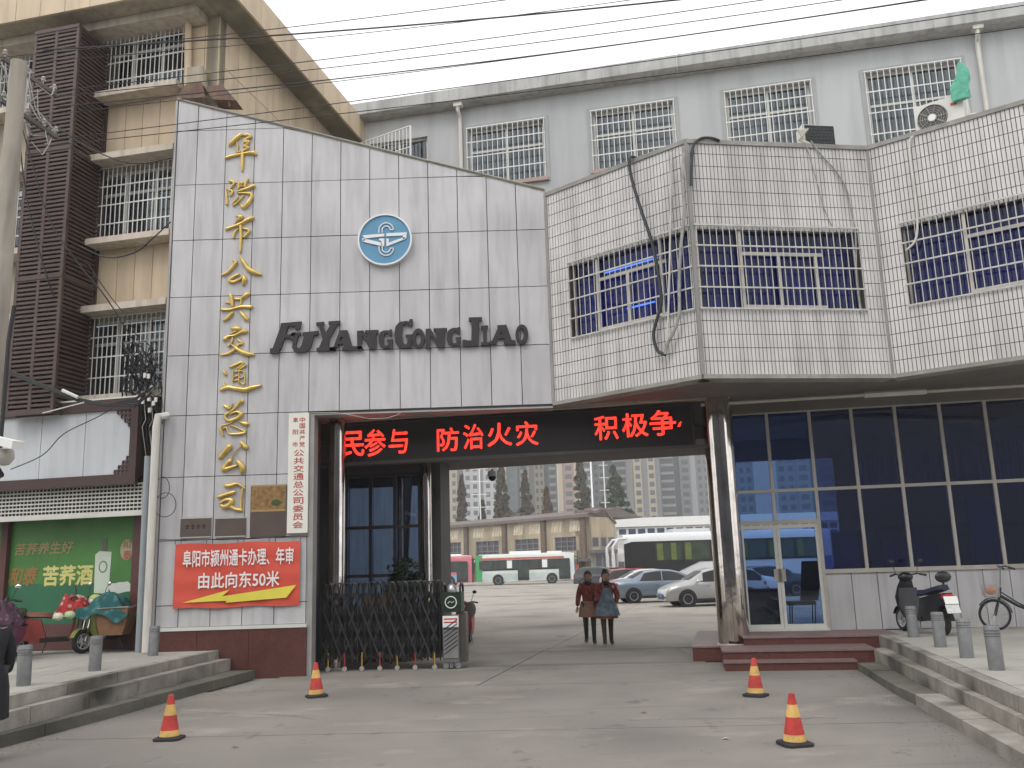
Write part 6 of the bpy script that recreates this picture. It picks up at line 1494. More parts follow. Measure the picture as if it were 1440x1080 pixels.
    for u in (ua+.05,ub-.03): part('wheel',MB().lathe([(.0,-.03),(.055,-.03),(.06,0),(.055,.03),(.0,.03)],GF.at(u,.06,.18),14,Matrix.Rotation(GF.rz,3,'Z')@Matrix.Rotation(PI/2,3,'X')),m_galv,h)
    part('wheel_fork',MB().fb(GF,(ua+ub)/2-.03,(ua+ub)/2+.03,.02,.14,.1,.2),m_galv,h)
    # planter and pot behind the gate
    pz=thing('potted_plant','dark leafy potted plant standing behind the folding gate','plant',(-2.55,19.3,0))
    c=V((wx(568,19.3),19.3,0)); part('pot',MB().lathe([(.0,0),(.2,0),(.28,.45),(.30,.5),(.27,.5),(.0,.46)],tuple(c),16),mat('pot_brown',(.10,.04,.025),.5),pz,smooth=True)
    rnd=random.Random(3); lf=MB()
    for i in range(420):
        v=V((rnd.gauss(0,1),rnd.gauss(0,1),rnd.gauss(0,.8))).normalized()*rnd.uniform(.3,1); p=c+V((v.x*.42,v.y*.4,1.55+v.z*.55)); n_=V((rnd.gauss(0,1),rnd.gauss(0,1),rnd.gauss(.8,1))).normalized(); e=n_.orthogonal().normalized()*.09; g=n_.cross(e)*.5
        lf.add([p-e,p+g,p+e,p-g],[(0,1,2,3)])
    part('foliage',lf,mat('leaf_dark',(.018,.035,.016),.4,var=.5,scale=6),pz); 
    b=MB()
    for i in range(6): a=2*PI*i/6; b.tube([c+V((0,0,.45)),c+V((.12*math.cos(a),.12*math.sin(a),1.0)),c+V((.25*math.cos(a),.25*math.sin(a),1.6))],.012,4)
    part('stem',b,mat('bark',(.09,.07,.055),.95),pz)
    x=wx(532,18.9); t3=thing('wooden_stand','brown wooden stand box behind the folding gate, left of the potted plant','box',(x,18.9,0))
    part('box',MB().box((x,18.9,.95),(.62,.4,.75)),mat('wood_brown',(.11,.045,.02),.5,var=.3,scale=5),t3)
    for dx in (-.27,.27): 
        for dy in (-.16,.16): part('leg',MB().box((x+dx,18.9+dy,.285),(.05,.05,.57)),mat('wood_brown',(.11,.045,.02),.5),t3)
    # mesh: ceiling dome camera
    d=ray(692,659); k=(4.17-EYE)/d.z; c=CP+d*k
    dc=thing('dome_camera','small white and black dome camera hanging from the passage ceiling','camera',tuple(c))
    part('stem',MB().cyl(c,c-V((0,0,.06)),.03,n=8),m_white,dc); part('housing',MB().lathe([(.03,.0),(.10,-.03),(.115,-.10),(.115,-.16),(.0,-.16)],tuple(c-V((0,0,.03))),18),m_white,dc,smooth=True); part('dome',MB().lathe([(.09,-.16),(.09,-.21),(.06,-.26),(.0,-.28)],tuple(c-V((0,0,.03))),18),mat('dome_black',(.01,.01,.01),.1),dc,smooth=True)
folding_gate()

# ================================================================ cones and bollards
def cone_proto(loc,label):
    t=thing('traffic_cone',label,'traffic cone',loc,0,'traffic cones in front of the gate')
    H_=.49; mr=mat('cone_red',(.50,.05,.04),.55,var=.3,scale=14,blotch=.4,fine=.15); my=mat('cone_yellow',(.66,.42,.13),.5,var=.3,scale=14,blotch=.4,fine=.15); mk=mat('cone_base',(.03,.03,.032),.8)
    R_=lambda f:.115*(1-f)+.03*f
    bd=[(0,.16,my),(.16,.52,mr),(.52,.78,my),(.78,1.0,mr)]
    for a,c,m in bd:
        z0,z1=.035+(H_-.035)*a,.035+(H_-.035)*c; pr=[(R_(a),z0),(R_(c),z1)]
        if c==1.0: pr+=[(R_(c)*.6,z1+.006),(.0,z1+.006)]
        part('cone_band',MB().lathe(pr,(0,0,0),24),m,t,smooth=True,world=False)
    b=MB(); s_=.165; b.prism([(s_*math.cos(R(a))*1.12,s_*math.sin(R(a))*1.12,0) for a in (35,55,125,145,215,235,305,325)],(0,0,.028)); b.lathe([(.13,.028),(.118,.045)],(0,0,0),20); part('base',b,mk,t,world=False)
    return t
pc=cone_proto(tuple(gp(238,1040)),'traffic cone nearest the left kerb, large in the foreground')
for (x,y,rz,lab) in ((445,980,.4,'traffic cone in front of the folding gate foot, farther left one'),(1063,979,1.0,'traffic cone in front of the red steps, farther right one'),(1118,1048,.2,'largest traffic cone at the right, nearest to the viewer')):
    c=copy_tree(pc); c.location=gp(x,y); c.rotation_euler=(R(1.6*math.sin(rz*9)),R(2*math.cos(rz*7)),rz); c.location.z+=.004; c['label']=lab
def bollard_proto(loc,label):
    t=thing('bollard',label,'bollard',loc,0,'short grey steel bollards on the pavements')
    r=.088; H_=.50
    part('tube',MB().lathe([(r,-.05),(r,H_),(r*.9,H_+.012),(0,H_+.014)],(0,0,0),20),m_galv,t,smooth=True,world=False)
    for z in (.40,.43,.465): part('ring',MB().lathe([(r,z-.007),(r+.009,z),(r,z+.007)],(0,0,0),20),m_galv,t,smooth=True,world=False)
    return t
bp=bollard_proto(tuple(gp(1285,896,TZ)),'bollard in front of the black scooter front wheel, nearest the steps')
for (x,y,z,lab,sc) in ((1323,910,TZ,'bollard in the middle of the black scooter, second from the red steps',1),(1360,925,TZ,'bollard at the tail of the black scooter, third from the red steps',1),(1402,942,TZ,'bollard below the bicycle, nearest of the right row',1),
    (133,943,LZ,'bollard in front of the brown basket scooter on the left pavement',.98),(33,964,LZ,'bollard nearest the left edge, beside the person in black',1.0),(215,922,LZ,'bollard in front of the cream drainpipe foot',.98)):
    c=copy_tree(bp); c.location=gp(x,y,z); c.rotation_euler=(R(random.uniform(-1.5,1.5)),R(random.uniform(-1.5,1.5)),random.uniform(0,3)); c.scale=(1,1,sc); c['label']=lab

# ================================================================ scooters and bicycle
def scooter(loc,rz,label,mbody,mseat,mfront=None,extras='',lean=0,group=None):
    t=thing('electric_scooter',label,'scooter',loc,rz,group); t.rotation_euler=(lean,0,rz)
    mf=mfront or mbody; W=lambda n,b,m,sm=True,par=None:part(n,b,m,par or t,smooth=sm,world=False)
    for x in (.62,-.60):
        r=.215; mY=Matrix.Rotation(PI/2,3,'X'); o=W('wheel',MB().lathe([(r*.66,-.04),(r*.9,-.045),(r,-.02),(r,.02),(r*.9,.045),(r*.66,.04)],(x,0,r),24,mY),m_tyre)
        b=MB(); b.lathe([(.03,-.045),(.05,-.045),(.05,.045),(.03,.045)],(x,0,r),12,mY); b.lathe([(r*.6,-.035),(r*.68,-.04),(r*.68,.04),(r*.6,.035)],(x,0,r),24,mY)
        for k in range(5): a=2*PI*k/5; b.cyl((x+.04*math.cos(a),0,r+.04*math.sin(a)),(x+r*.63*math.cos(a),0,r+r*.63*math.sin(a)),.014,n=5)
        W('rim',b,m_rim,False,o)
    # fork, steering column, bars
    W('fork',MB().tube([(.62,.06,.215),(.54,.07,.55),(.47,.02,.86)],.018,6).tube([(.62,-.06,.215),(.54,-.07,.55),(.47,-.02,.86)],.018,6),m_chrome)
    W('fender',MB().loft([[(.62+.245*math.cos(a)+0,y*.065,.215+.245*math.sin(a)) for y in (-1,-.6,.6,1)] for a in [R(20+14*i) for i in range(9)]],caps=False),mf)
    W('front_shield',MB().loft([[(x+.03,-w*.5,z),(x+.08,0,z),(x+.03,w*.5,z),(x-.03,w*.45,z),(x-.05,0,z),(x-.03,-w*.45,z)] for x,z,w in ((.36,.28,.26),(.46,.45,.34),(.47,.62,.38),(.43,.80,.30),(.39,.93,.20))]),mf)
    W('leg_guard',MB().loft([[(x,-w*.5,z),(x+.04,-w*.5,z),(x+.04,w*.5,z),(x,w*.5,z)] for x,z,w in ((.26,.26,.34),(.33,.5,.42),(.36,.78,.34))]),mbody)
    W('handlebar',MB().tube([(.30,.33,1.0),(.37,.22,1.03),(.40,0,.98),(.37,-.22,1.03),(.30,-.33,1.0)],.014,6),m_vblack)
    for s_ in (-1,1): 
        W('grip',MB().cyl((.34,s_*.24,1.02),(.29,s_*.35,.995),.02,n=8),m_vblack)
        W('mirror_stem',MB().tube([(.36,s_*.2,1.03),(.36,s_*.24,1.16),(.33,s_*.27,1.22)],.006,5),m_vblack); W('mirror',MB().ball((.33,s_*.28,1.25),.055,(.3,1,.75),10),m_chrome if 'chromemirror' in extras else m_vblack)
    W('dash_cowl',MB().ball((.40,0,.97),.13,(.8,1.1,.7),12),mf); W('headlight',MB().ball((.475,0,.93),.075,(.6,1,.8),12),m_lamp)
    # deck, battery, seat
    W('footboard',MB().box((.05,0,.26),(.5,.30,.08)),m_vblack,False)
    W('under_body',MB().loft([[(x,-w,z0),(x,-w,z1),(x,w,z1),(x,w,z0)] for x,z0,z1,w in ((-.1,.24,.30,.13),(-.2,.22,.62,.13),(-.45,.26,.66,.14),(-.7,.45,.70,.13),(-.88,.56,.72,.07))]),mbody)
    W('seat',MB().loft([[(x,-w,z),(x,-w*.7,z+.075),(x,w*.7,z+.075),(x,w,z),(x,0,z-.03)] for x,z,w in ((-.02,.66,.07),(-.12,.68,.13),(-.35,.69,.15),(-.55,.73,.15),(-.75,.77,.12),(-.80,.78,.07))]),mseat)
    W('tail_light',MB().ball((-.84,0,.66),.11,(.6,1.05,.55),10),m_tail)
    W('rear_fender',MB().loft([[(-.60+.26*math.cos(a),y*.08,.215+.26*math.sin(a)) for y in (-1,-.6,.6,1)] for a in [R(60+14*i) for i in range(9)]],caps=False),m_vblack)
    W('rear_shock',MB().tube([(-.62,.10,.24),(-.5,.10,.55)],.02,6).tube([(-.62,-.10,.24),(-.5,-.10,.55)],.02,6),m_chrome)
    W('kickstand',MB().tube([(-.1,.10,.22),(-.16,.16,.02)],.012,5),m_galv)
    if 'plate' in extras:
        for z,h,m in ((.60,.13,m_white),(.46,.15,mat('plate_grey',(.6,.62,.6),.5,var=.4,scale=60))): W('number_plate',MB().box((-.93+(.60-z)*-.22,0,z),(.015,.24,h),0,Matrix.Rotation(.35,3,'Y')),m,False)
    if 'back' in extras:
        W('backrest',MB().ball((-.78,0,.98),.14,(.35,1.1,.7),12),m_vblack); W('backrest_post',MB().cyl((-.76,0,.8),(-.77,0,.95),.02,n=6),m_vblack)
    return t
fr_=gp(1269,887,TZ); rr_=gp(1342,896,TZ); cc=(fr_+rr_)/2; rz=math.atan2(fr_.y-rr_.y,fr_.x-rr_.x)
mbk=mat('scooter_black',(.012,.013,.018),.35,coat=.2,var=.2)
scooter((cc.x,cc.y+.12,TZ),rz,'black electric scooter with a red tail light, parked before the low panels',mbk,mat('seat_blue',(.02,.025,.05),.5),extras='plate back')
W_=lambda:None
def quilt(name,a,b_,sc):
    m=mat(name,a,.95,var=.25,scale=8,bump=.5,bscale=50); N=m.node_tree.nodes; L=m.node_tree.links; p=N['Principled BSDF']; src=p.inputs['Base Color'].links[0].from_socket
    geo=N.new('ShaderNodeNewGeometry'); v=N.new('ShaderNodeTexVoronoi'); v.inputs['Scale'].default_value=sc; L.new(geo.outputs['Position'],v.inputs['Vector'])
    r=N.new('ShaderNodeMapRange'); r.inputs[1].default_value=.25; r.inputs[2].default_value=.40; r.inputs[3].default_value=1; r.inputs[4].default_value=0; L.new(v.outputs['Distance'],r.inputs[0])
    x=N.new('ShaderNodeMixRGB'); x.inputs[2].default_value=(*b_,1); L.new(r.outputs[0],x.inputs[0]); L.new(src,x.inputs[1]); L.new(x.outputs[0],p.inputs['Base Color']); return m
def cover(name,label,c,size,m,cat,seed,drop=.5,rz=0):
    rnd=random.Random(seed); nx,ny=44,32; vs=[]; ro=Matrix.Rotation(rz,3,'Z')
    for j in range(ny+1):
        for i in range(nx+1):
            x=(i/nx-.5)*2; y=(j/ny-.5)*2; r_=max(abs(x),abs(y)); z=-drop*max(0,r_-.45)**1.1*1.6+.05*math.sin(5*x+seed)+.04*math.cos(6*y+x*3+seed)+.02*math.sin(11*x+3*y)*max(0,r_-.3)+.012*math.sin(17*y-5*x)
            vs.append(V(c)+ro@V((x*size[0]*(1-.12*max(0,r_-.6))+.02*math.sin(7*y),y*size[1]*(1-.12*max(0,r_-.6))+.02*math.sin(9*x),z)))
    b=MB().add(vs,[(j*(nx+1)+i,j*(nx+1)+i+1,(j+1)*(nx+1)+i+1,(j+1)*(nx+1)+i) for j in range(ny) for i in range(nx)])
    return solo(name,b,m,label,cat,smooth=True)
# left pavement: three scooters with covers
mred2=mat('scooter_red',(.30,.05,.045),.4,var=.3,scale=6); mpur=mat('scooter_purple',(.16,.05,.10),.6,var=.3,scale=10); mbr=mat('scooter_brown',(.16,.06,.04),.5,var=.3)
g1=gp(64,921,LZ); g2=gp(140,917,LZ); g3=gp(-8,930,LZ)
scooter((g1.x,g1.y+.2,LZ),R(24),'red scooter with a red patterned wind cover behind the left bollards',mred2,mbr,mfront=mat('scooter_cream',(.42,.36,.30),.5,var=.3),extras='chromemirror plate back',group='scooters parked on the left pavement')
scooter((g2.x+.05,g2.y+.35,LZ),R(-118),'scooter under a teal quilt with yellow green panels, beside the brown jamb',mat('scooter_lime',(.38,.45,.12),.4),mbr,mfront=mat('scooter_lime',(.38,.45,.12),.4),extras='chromemirror',group='scooters parked on the left pavement')
scooter((g3.x,g3.y+.25,LZ),R(-80),'purple maroon scooter with a round mirror beside the person in black',mpur,mbk,extras='chromemirror',group='scooters parked on the left pavement')
cover('quilt_cover','teal quilted cover spread over the scooter in front of the brown jamb',(g2.x+.15,g2.y-.1,LZ+1.0),(.52,.40),quilt('teal_quilt',(.02,.085,.09),(.05,.16,.15),7),'cover',1,.42)
cover('quilt_cover','red patterned quilted cover over the handlebars of the red scooter',(g1.x+.42,g1.y+.1,LZ+1.0),(.28,.24),quilt('red_quilt',(.34,.03,.03),(.52,.30,.27),9),'cover',4,.30)
cover('quilt_cover','purple grey cover over the leftmost scooter handlebars',(g3.x+.05,g3.y-.15,LZ+.98),(.42,.34),quilt('purple_quilt',(.07,.035,.055),(.16,.10,.13),11),'cover',7,.4)
g2=g2+V((-.12,-.35,0)); bt=thing('rear_basket','brown leather like carrier box behind the teal quilt, right end of the scooters','basket',(g2.x+.5,g2.y,LZ+.3))
part('box',MB().loft([[V((g2.x+.48-w,g2.y-.05,z)),V((g2.x+.48+w,g2.y-.05,z)),V((g2.x+.48+w,g2.y+.35,z)),V((g2.x+.48-w,g2.y+.35,z))] for z,w in ((LZ+.32,.20),(LZ+.5,.26),(LZ+.80,.30))]),mat('basket_brown',(.20,.10,.05),.6,var=.3,scale=8),bt)
part('rim',MB().tube([(g2.x+.18,g2.y-.06,LZ+.8),(g2.x+.78,g2.y-.06,LZ+.82),(g2.x+.78,g2.y+.36,LZ+.82)],.014,5),m_kerb,bt)
for (p,r_,m,lab) in (((g1.x+.62,g1.y-.45,LZ+.72),.085,mat('helmet_green',(.42,.52,.30),.4,var=.2),'pale green round helmet on the red scooter'),((g2.x-.30,g2.y-.45,LZ+.70),.085,mat('helmet_cream',(.60,.58,.45),.4,var=.2),'cream round helmet beside the pale green one')):
    tt_=thing('helmet',lab,'helmet',p); part('shell',MB().ball(p,r_,(1.1,1,.85),14),m,tt_,smooth=True); part('peak',MB().box((p[0],p[1]-r_*.95,p[2]-.02),(r_*1.3,.06,.015)),m,tt_)

def bicycle():
    c=gp(1402,886,TZ); 
    rz=math.atan2(CW.t.y,CW.t.x)+PI
    t=thing('bicycle','dark folding bicycle with a wire basket holding an orange bag, at the right edge','bicycle',(c.x,c.y,TZ),rz)
    W=lambda n,b,m,sm=True,par=None:part(n,b,m,par or t,smooth=sm,world=False)
    r=.255; mY=Matrix.Rotation(PI/2,3,'X'); mdk=mat('bike_dark',(.03,.035,.035),.4,metal=.3)
    for x in (0,-1.02):
        o=W('wheel',MB().tube([(x+r*math.cos(a),0,r+.01+r*math.sin(a)) for a in [2*PI*i/36 for i in range(37)]],.022,7),m_tyre)
        b=MB()
        for k in range(18): a=2*PI*k/18; b.cyl((x,(.02 if k%2 else -.02),r+.01),(x+(r-.02)*math.cos(a),0,r+.01+(r-.02)*math.sin(a)),.0022,n=3,caps=False)
        b.lathe([(.02,-.04),(.02,.04)],(x,0,r+.01),10,mY); W('spokes',b,m_chrome,False,o)
        W('rim',MB().tube([(x+(r-.025)*math.cos(a),0,r+.01+(r-.025)*math.sin(a)) for a in [2*PI*i/36 for i in range(37)]],.008,5),m_chrome,True,o)
        W('mudguard',MB().loft([[(x+(r+.035)*math.cos(a),-.03,r+.01+(r+.035)*math.sin(a)),(x+(r+.05)*math.cos(a),0,r+.01+(r+.05)*math.sin(a)),(x+(r+.035)*math.cos(a),.03,r+.01+(r+.035)*math.sin(a))] for a in [R(35+14*i) for i in range(11)]],caps=False),mdk)
    W('fork',MB().tube([(0,.045,r),(-.06,.045,.42),(-.10,.0,.55)],.013,6).tube([(0,-.045,r),(-.06,-.045,.42),(-.10,0,.55)],.013,6),mdk)
    W('head_tube',MB().cyl((-.10,0,.52),(-.15,0,.74),.024,n=8),mdk); W('stem',MB().cyl((-.15,0,.74),(-.20,0,1.10),.016,n=8),m_chrome)
    W('handlebar',MB().tube([(-.30,.27,1.08),(-.21,.2,1.12),(-.20,0,1.10),(-.21,-.2,1.12),(-.30,-.27,1.08)],.013,6),mdk)
    for s_ in (-1,1): W('grip',MB().cyl((-.25,s_*.23,1.10),(-.34,s_*.30,1.06),.02,n=8),m_vblack)
    W('frame',MB().tube([(-.12,0,.60),(-.40,0,.42),(-.62,0,.32)],.028,8).tube([(-.12,0,.68),(-.36,0,.50),(-.55,0,.38)],.014,6).tube([(-.62,0,.32),(-.72,0,.74)],.018,8).tube([(-.62,.04,.32),(-1.02,.05,.265)],.012,6).tube([(-.62,-.04,.32),(-1.02,-.05,.265)],.012,6),mdk)
    W('seat_post',MB().cyl((-.72,0,.74),(-.76,0,.92),.014,n=6),m_chrome); W('saddle',MB().ball((-.80,0,.94),.14,(1,.55,.3),12),m_vblack)
    W('crank',MB().cyl((-.60,-.06,.32),(-.56,-.08,.18),.010,n=5).box((-.56,-.11,.17),(.09,.07,.02)).cyl((-.60,.06,.32),(-.64,.08,.46),.010,n=5).box((-.64,.11,.47),(.09,.07,.02)).lathe([(.085,-.004),(.085,.004)],(-.62,-.05,.32),18,mY),m_chrome)
    b=MB()
    for k in range(7):
        z=.58+.035*k; w0=.12+.02*k/6; d0=.10+.02*k/6; cx=.02
        b.tube([(cx-d0,-w0,z),(cx+d0,-w0,z),(cx+d0,w0,z),(cx-d0,w0,z),(cx-d0,-w0,z)],.0035,4)
    for k in range(9):
        y=-.12+.03*k; b.tube([(.12,y,.58),(.14,y*1.15,.79)],.003,3); b.tube([(-.08,y,.58),(-.10,y*1.15,.79)],.003,3)
    for k in range(6): x=-.08+.04*k; b.tube([(x,-.12,.58),(x,-.14,.79)],.003,3); b.tube([(x,.12,.58),(x,.14,.79)],.003,3); b.tube([(x,-.12,.58),(x,.12,.58)],.003,3)
    W('basket',b,m_bar_dirty,False)
    t2=thing('plastic_bag','crumpled orange plastic bag in the bicycle basket','bag',(c.x,c.y,TZ+.6),rz)
    rnd=random.Random(4); b=MB().ball((.02,0,.09),.095,(.9,1,.8),14); b.v=[(x*rnd.uniform(.85,1.15),y*rnd.uniform(.85,1.15),z*rnd.uniform(.9,1.1)) for x,y,z in b.v]; part('bag',b,mat('orange_bag',(.60,.26,.16),.6,var=.3,scale=20),t2,world=False)
bicycle()

# scooter behind the gate head
s0=gp(662,905); scooter((s0.x-.10,s0.y-.3,0),R(-95),'scooter with a red front and grey bag peeking out behind the gate drive unit',mred2,mbk,extras='')
pb=thing('grey_bag','grey bag hanging at the side of the scooter behind the gate unit','bag',(s0.x+.05,s0.y-.7,.75)); part('bag',MB().ball((s0.x+.05,s0.y-.75,.85),.17,(.8,.6,1.1),12),mat('bag_grey',(.20,.18,.16),.8,var=.4,scale=12),pb,smooth=True)

# ================================================================ people
def skin(name,joints,edges,rad,m,parent,root=0,sub=2):
    me=bpy.data.meshes.new(name); me.from_pydata(joints,edges,[]); o=bpy.data.objects.new(name,me); COL.objects.link(o)
    md=o.modifiers.new('s','SKIN'); md.use_smooth_shade=True
    for i,v in enumerate(me.skin_vertices[0].data): v.radius=(rad[i] if isinstance(rad[i],tuple) else (rad[i],rad[i])); v.use_root=(i==root)
    sb=o.modifiers.new('u','SUBSURF'); sb.levels=sub; sb.render_levels=sub
    dg=bpy.context.evaluated_depsgraph_get(); dg.update(); nm=bpy.data.meshes.new_from_object(o.evaluated_get(dg)); bpy.data.objects.remove(o)
    nm.materials.clear(); nm.materials.append(m); nm.name=name
    p=bpy.data.objects.new(name,nm); COL.objects.link(p); p.parent=parent; ROOT[p.name]=ROOT[parent.name]; return p
m_skin=mat('skin',(.46,.30,.23),.6,var=.05); m_hair=mat('hair',(.018,.014,.013),.6,var=.3,scale=30)
def woman(loc,rz,label,jac,skirt,legs,shoes,step,armL,armR,apron=None,h=1.0,hat=False,lower=None,bob=.0):
    t=thing('person',label,'person',loc,rz)
    # x forward, y left, z up ; total height 1.6
    hipz=.86; sh=1.34
    fl=(step*.18,.09,.06); fr=(-step*.2,-.09,.07)
    J={'pel':(0,0,hipz),'sp':(0,0,1.05),'ch':(.01,0,1.22),'ne':(.01,0,1.38),'hd':(.03,0,1.48),
       'hl':(0,.09,.84),'kl':(step*.14,.09,.47),'al':(fl[0],fl[1],.09),'tl':(fl[0]+.15,fl[1]+.02,.03),
       'hr':(0,-.09,.84),'kr':(-step*.02+.03,-.09,.47),'ar':(fr[0],fr[1],.10),'tr':(fr[0]+.14,fr[1]-.02,.04),
       'sl':(0,.18,1.32),'el':(armL[0][0],armL[0][1],armL[0][2]),'wl':armL[1],'sr':(0,-.18,1.32),'er':armR[0],'wr':armR[1]}
    K=list(J); E_=[('pel','sp'),('sp','ch'),('ch','ne'),('ne','hd'),('pel','hl'),('hl','kl'),('kl','al'),('al','tl'),('pel','hr'),('hr','kr'),('kr','ar'),('ar','tr'),('ch','sl'),('sl','el'),('el','wl'),('ch','sr'),('sr','er'),('er','wr')]
    RD={'pel':.13,'sp':.11,'ch':.12,'ne':.05,'hd':.06,'hl':.085,'kl':.055,'al':.035,'tl':.03,'hr':.085,'kr':.055,'ar':.035,'tr':.03,'sl':.055,'el':.04,'wl':.026,'sr':.055,'er':.04,'wr':.026}
    skin('body',[J[k] for k in K],[(K.index(a),K.index(b_)) for a,b_ in E_],[RD[k] for k in K],m_skin,t)
    # head, face
    hc=V((.035,0,1.535)); b=MB().ball(hc,.098,(.95,.80,1.15),16); b.ball(hc+V((.095,0,-.015)),.018,(1,.8,1.4),8)
    for s_ in (-1,1): b.ball(hc+V((0,s_*.08,-.01)),.022,(.6,.5,1.2),8)
    part('head',b,m_skin,t,smooth=True,world=False)
    b=MB(); 
    for s_ in (-1,1): b.ball(hc+V((.086,s_*.032,.012)),.012,(.6,1.2,.7),8)
    b.ball(hc+V((.085,0,-.055)),.018,(.5,1.3,.4),8); part('face_features',b,mat('face_dark',(.06,.025,.02),.6),t,smooth=True,world=False)
    b=MB().ball(hc+V((-.018,0,.028)),.112,(.98,.86,1.08),16); b.v=[(min(x,.055+.0*z) if z<1.60 else x,y,z) for x,y,z in b.v]; b.ball(hc+V((-.05,0,-.08)),.085,(.8,1,1.0),12)
    if hat: b.ball(hc+V((-.02,.0,.13)),.06,(1.2,1.2,.9),10)
    part('hair',b,m_hair,t,smooth=True,world=False)
    # hands with fingers
    for s_,w,e in ((1,'wl','el'),(-1,'wr','er')):
        wv=V(J[w]); d=(wv-V(J[e])).normalized(); sd=V((0,1,0)) if abs(d.y)<.8 else V((1,0,0)); sd=(sd-d*sd.dot(d)).normalized(); up=d.cross(sd)
        pts=[wv,wv+d*.05]; ed=[(0,1)]; rd=[.022,.026]
        for k in range(4):
            o=(k-1.5)*.018; L_=(.062,.072,.068,.055)[k]; n=len(pts); pts+= [wv+d*.08+sd*o, wv+d*(.08+L_*.55)+sd*o+up*.008*s_, wv+d*(.08+L_)+sd*o+up*.022*s_]; ed+=[(1,n),(n,n+1),(n+1,n+2)]; rd+=[.0095,.008,.007]
        n=len(pts); pts+=[wv+d*.04+sd*.034+up*.01,wv+d*.075+sd*.045+up*.022]; ed+=[(0,n),(n,n+1)]; rd+=[.011,.009]
        skin('hand',pts,ed,rd,m_skin,t,root=1,sub=1)
    # jacket, leggings, boots as grown shells
    def sh_(name,keys,edges,add,m,over={}):
        rr=[over.get(k,RD[k]+add) for k in keys]; skin(name,[J[k] for k in keys],[(keys.index(a),keys.index(b_)) for a,b_ in edges],rr,m,t)
    sh_('jacket',['ch','sp','pel','sl','el','wl','sr','er','wr','ne'],[('ch','sp'),('sp','pel'),('ch','sl'),('sl','el'),('el','wl'),('ch','sr'),('sr','er'),('er','wr'),('ch','ne')],.028,jac,{'pel':.165,'sp':.15,'ch':(.15,.15),'ne':.07})
    sh_('leggings',['pel','hl','kl','al','hr','kr','ar'],[('pel','hl'),('hl','kl'),('kl','al'),('pel','hr'),('hr','kr'),('kr','ar')],.010,legs)
    for a,b_ in (('al','tl'),('ar','tr')): p=V(J[a]); q_=V(J[b_]); skin('shoe',[p+V((0,0,.10)),p,q_],[(0,1),(1,2)],[.052,.052,.042],shoes,t,sub=1)
    # scarf
    part('scarf',MB().lathe([(.075,1.33),(.105,1.36),(.10,1.41),(.07,1.43)],(.015,0,0),16),m_hair,t,smooth=True,world=False)
    # skirt
    rings=[]
    for i,(z,rx,ry) in enumerate(((.98,.15,.18),(.86,.175,.215),(.74,.19,.235),(lower or .62,.205,.25))): rings.append([(rx*(1+.06*math.sin(5*a+i))*math.cos(a),ry*(1+.05*math.sin(6*a))*math.sin(a),z) for a in [2*PI*k/28 for k in range(28)]])
    part('skirt',MB().loft(rings,caps=False),skirt,t,smooth=True,world=False)
    if apron:
        rows=[]; n=12
        for i,(z,rx,hw_) in enumerate(((1.28,.165,.09),(1.15,.185,.12),(1.02,.195,.17),(.90,.215,.22),(.78,.23,.26),(.66,.245,.29))):
            rows.append([(rx*math.cos(a)+.01*math.sin(8*a+i)+.012, (hw_/.20)*.2*math.sin(a)/math.sin(1.15),z) for a in [(-1.15+2.3*k/n) for k in range(n+1)]])
        b=MB().add([p for r_ in rows for p in r_],[(i*(n+1)+k,i*(n+1)+k+1,(i+1)*(n+1)+k+1,(i+1)*(n+1)+k) for i in range(5) for k in range(n)])
        part('apron',b,apron,t,smooth=True,world=False); part('apron_strap',MB().tube([(.16,.08,1.28),(.06,.07,1.41),(-.05,0,1.43),(.06,-.07,1.41),(.16,-.08,1.28)],.008,5),apron,t,world=False)
    return t
mred_j=mat('jacket_red',(.22,.045,.035),.85,var=.7,scale=16); mblk=mat('leg_black',(.018,.02,.022),.7)
p1=gp(832,906); p2=gp(852,908)
woman((p1.x-.02,p1.y,0),R(-95),'woman in a red jacket and pale pink skirt, left of the pair',mred_j,mat('skirt_pink',(.34,.19,.15),.9,var=.25,scale=10),mat('leg_teal',(.02,.028,.03),.7),mblk,.8,(((.03,.25,1.08),(.06,.16,.90))),(((-.02,-.24,1.08),(.02,-.27,.86))))
woman((p2.x+.06,p2.y,0),R(-88),'woman in a pale blue apron over an orange dress, right of the pair',mred_j,mat('dress_orange',(.36,.12,.045),.9,var=.3,scale=14),mat('boot_brown',(.035,.022,.02),.6),mblk,-.7,(((-.03,.27,1.10),(.10,.20,.93))),(((.02,-.22,1.10),(.08,-.16,.95))),apron=mat('apron_blue',(.16,.22,.27),.8,var=.6,scale=9),hat=True,lower=.60)
mblk2=mat('coat_black',(.012,.012,.015),.8,var=.2)
pp=(-5.69,10.0,0)
woman(pp,R(150),'person in a long black coat cut off by the left edge of the view',mblk2,mblk2,mblk,mblk,.5,(((.0,.26,1.08),(.05,.27,.86))),(((0,-.25,1.08),(.06,-.26,.86))),lower=.42)

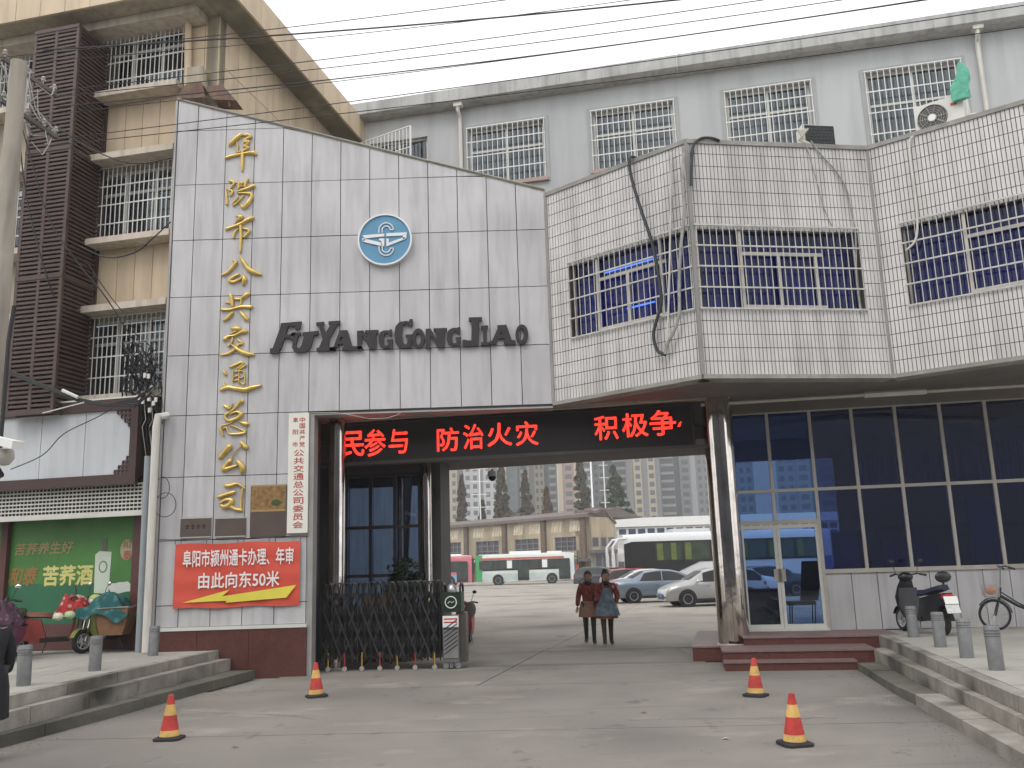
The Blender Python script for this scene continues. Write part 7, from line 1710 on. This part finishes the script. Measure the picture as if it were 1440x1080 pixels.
# grit and small litter gathered along the kerbs and joints
def grit():
    rnd=random.Random(21); b=MB()
    def peb(x,y,z,s):
        q=[V((x+rnd.uniform(-s,s),y+rnd.uniform(-s,s),z)) for _ in range(3)]+[V((x,y,z+s*rnd.uniform(.4,1)))]; b.add(q,[(0,1,2),(0,1,3),(1,2,3),(2,0,3)])
    for i in range(420):
        y=rnd.uniform(8,16.5); peb(f3(y)+abs(rnd.gauss(0,.22))+.02,y,.003,rnd.uniform(.004,.013))
        y=rnd.uniform(8,15.5); peb(e3(y)-abs(rnd.gauss(0,.25))-.02,y,.003,rnd.uniform(.004,.013))
        if i%2: peb(rnd.uniform(-5,5),rnd.uniform(8.2,17),.003,rnd.uniform(.004,.010))
    part('grit',b,mat('grit',(.17,.15,.12),.95,var=.5,scale=30),kind='stuff')
    for k,(px,py,c,lab) in enumerate(((1020,1040,(.55,.53,.48),'scrap of pale paper lying on the concrete left of the largest cone'),(905,1003,(.30,.20,.10),'single brown leaf on the concrete in front of the passage'),(330,1052,(.33,.22,.11),'brown leaf on the concrete right of the left cone'))):
        p=gp(px,py); v=[(-.04,0,.006),(0,-.025,.02),(.045,.005,.008),(.01,.03,.016)]
        solo('litter',MB().prism([p+V(q) for q in v],(0,0,.003)),mat('litter%d'%k if 0 else ('paper_scrap' if k==0 else 'dry_leaf'),c,.9),lab,'litter' if k==0 else 'leaf')
grit()

# ================================================================ haze over the yard
def haze():
    b=MB().hexa([(-500,-25,-1.5),(500,-25,-1.5),(500,620,-1.5),(-500,620,-1.5),(-500,-25,125),(500,-25,125),(500,620,125),(-500,620,125)])
    m=bpy.data.materials.new('haze_air'); m.use_nodes=True; N=m.node_tree.nodes; L=m.node_tree.links; N.clear()
    v=N.new('ShaderNodeVolumePrincipled'); v.inputs['Color'].default_value=(.95,.95,.95,1); v.inputs['Density'].default_value=.0011; v.inputs['Anisotropy'].default_value=.1
    o=N.new('ShaderNodeOutputMaterial'); L.new(v.outputs[0],o.inputs['Volume'])
    h=part('haze',b,m,kind='stuff')
if HAZE: haze()
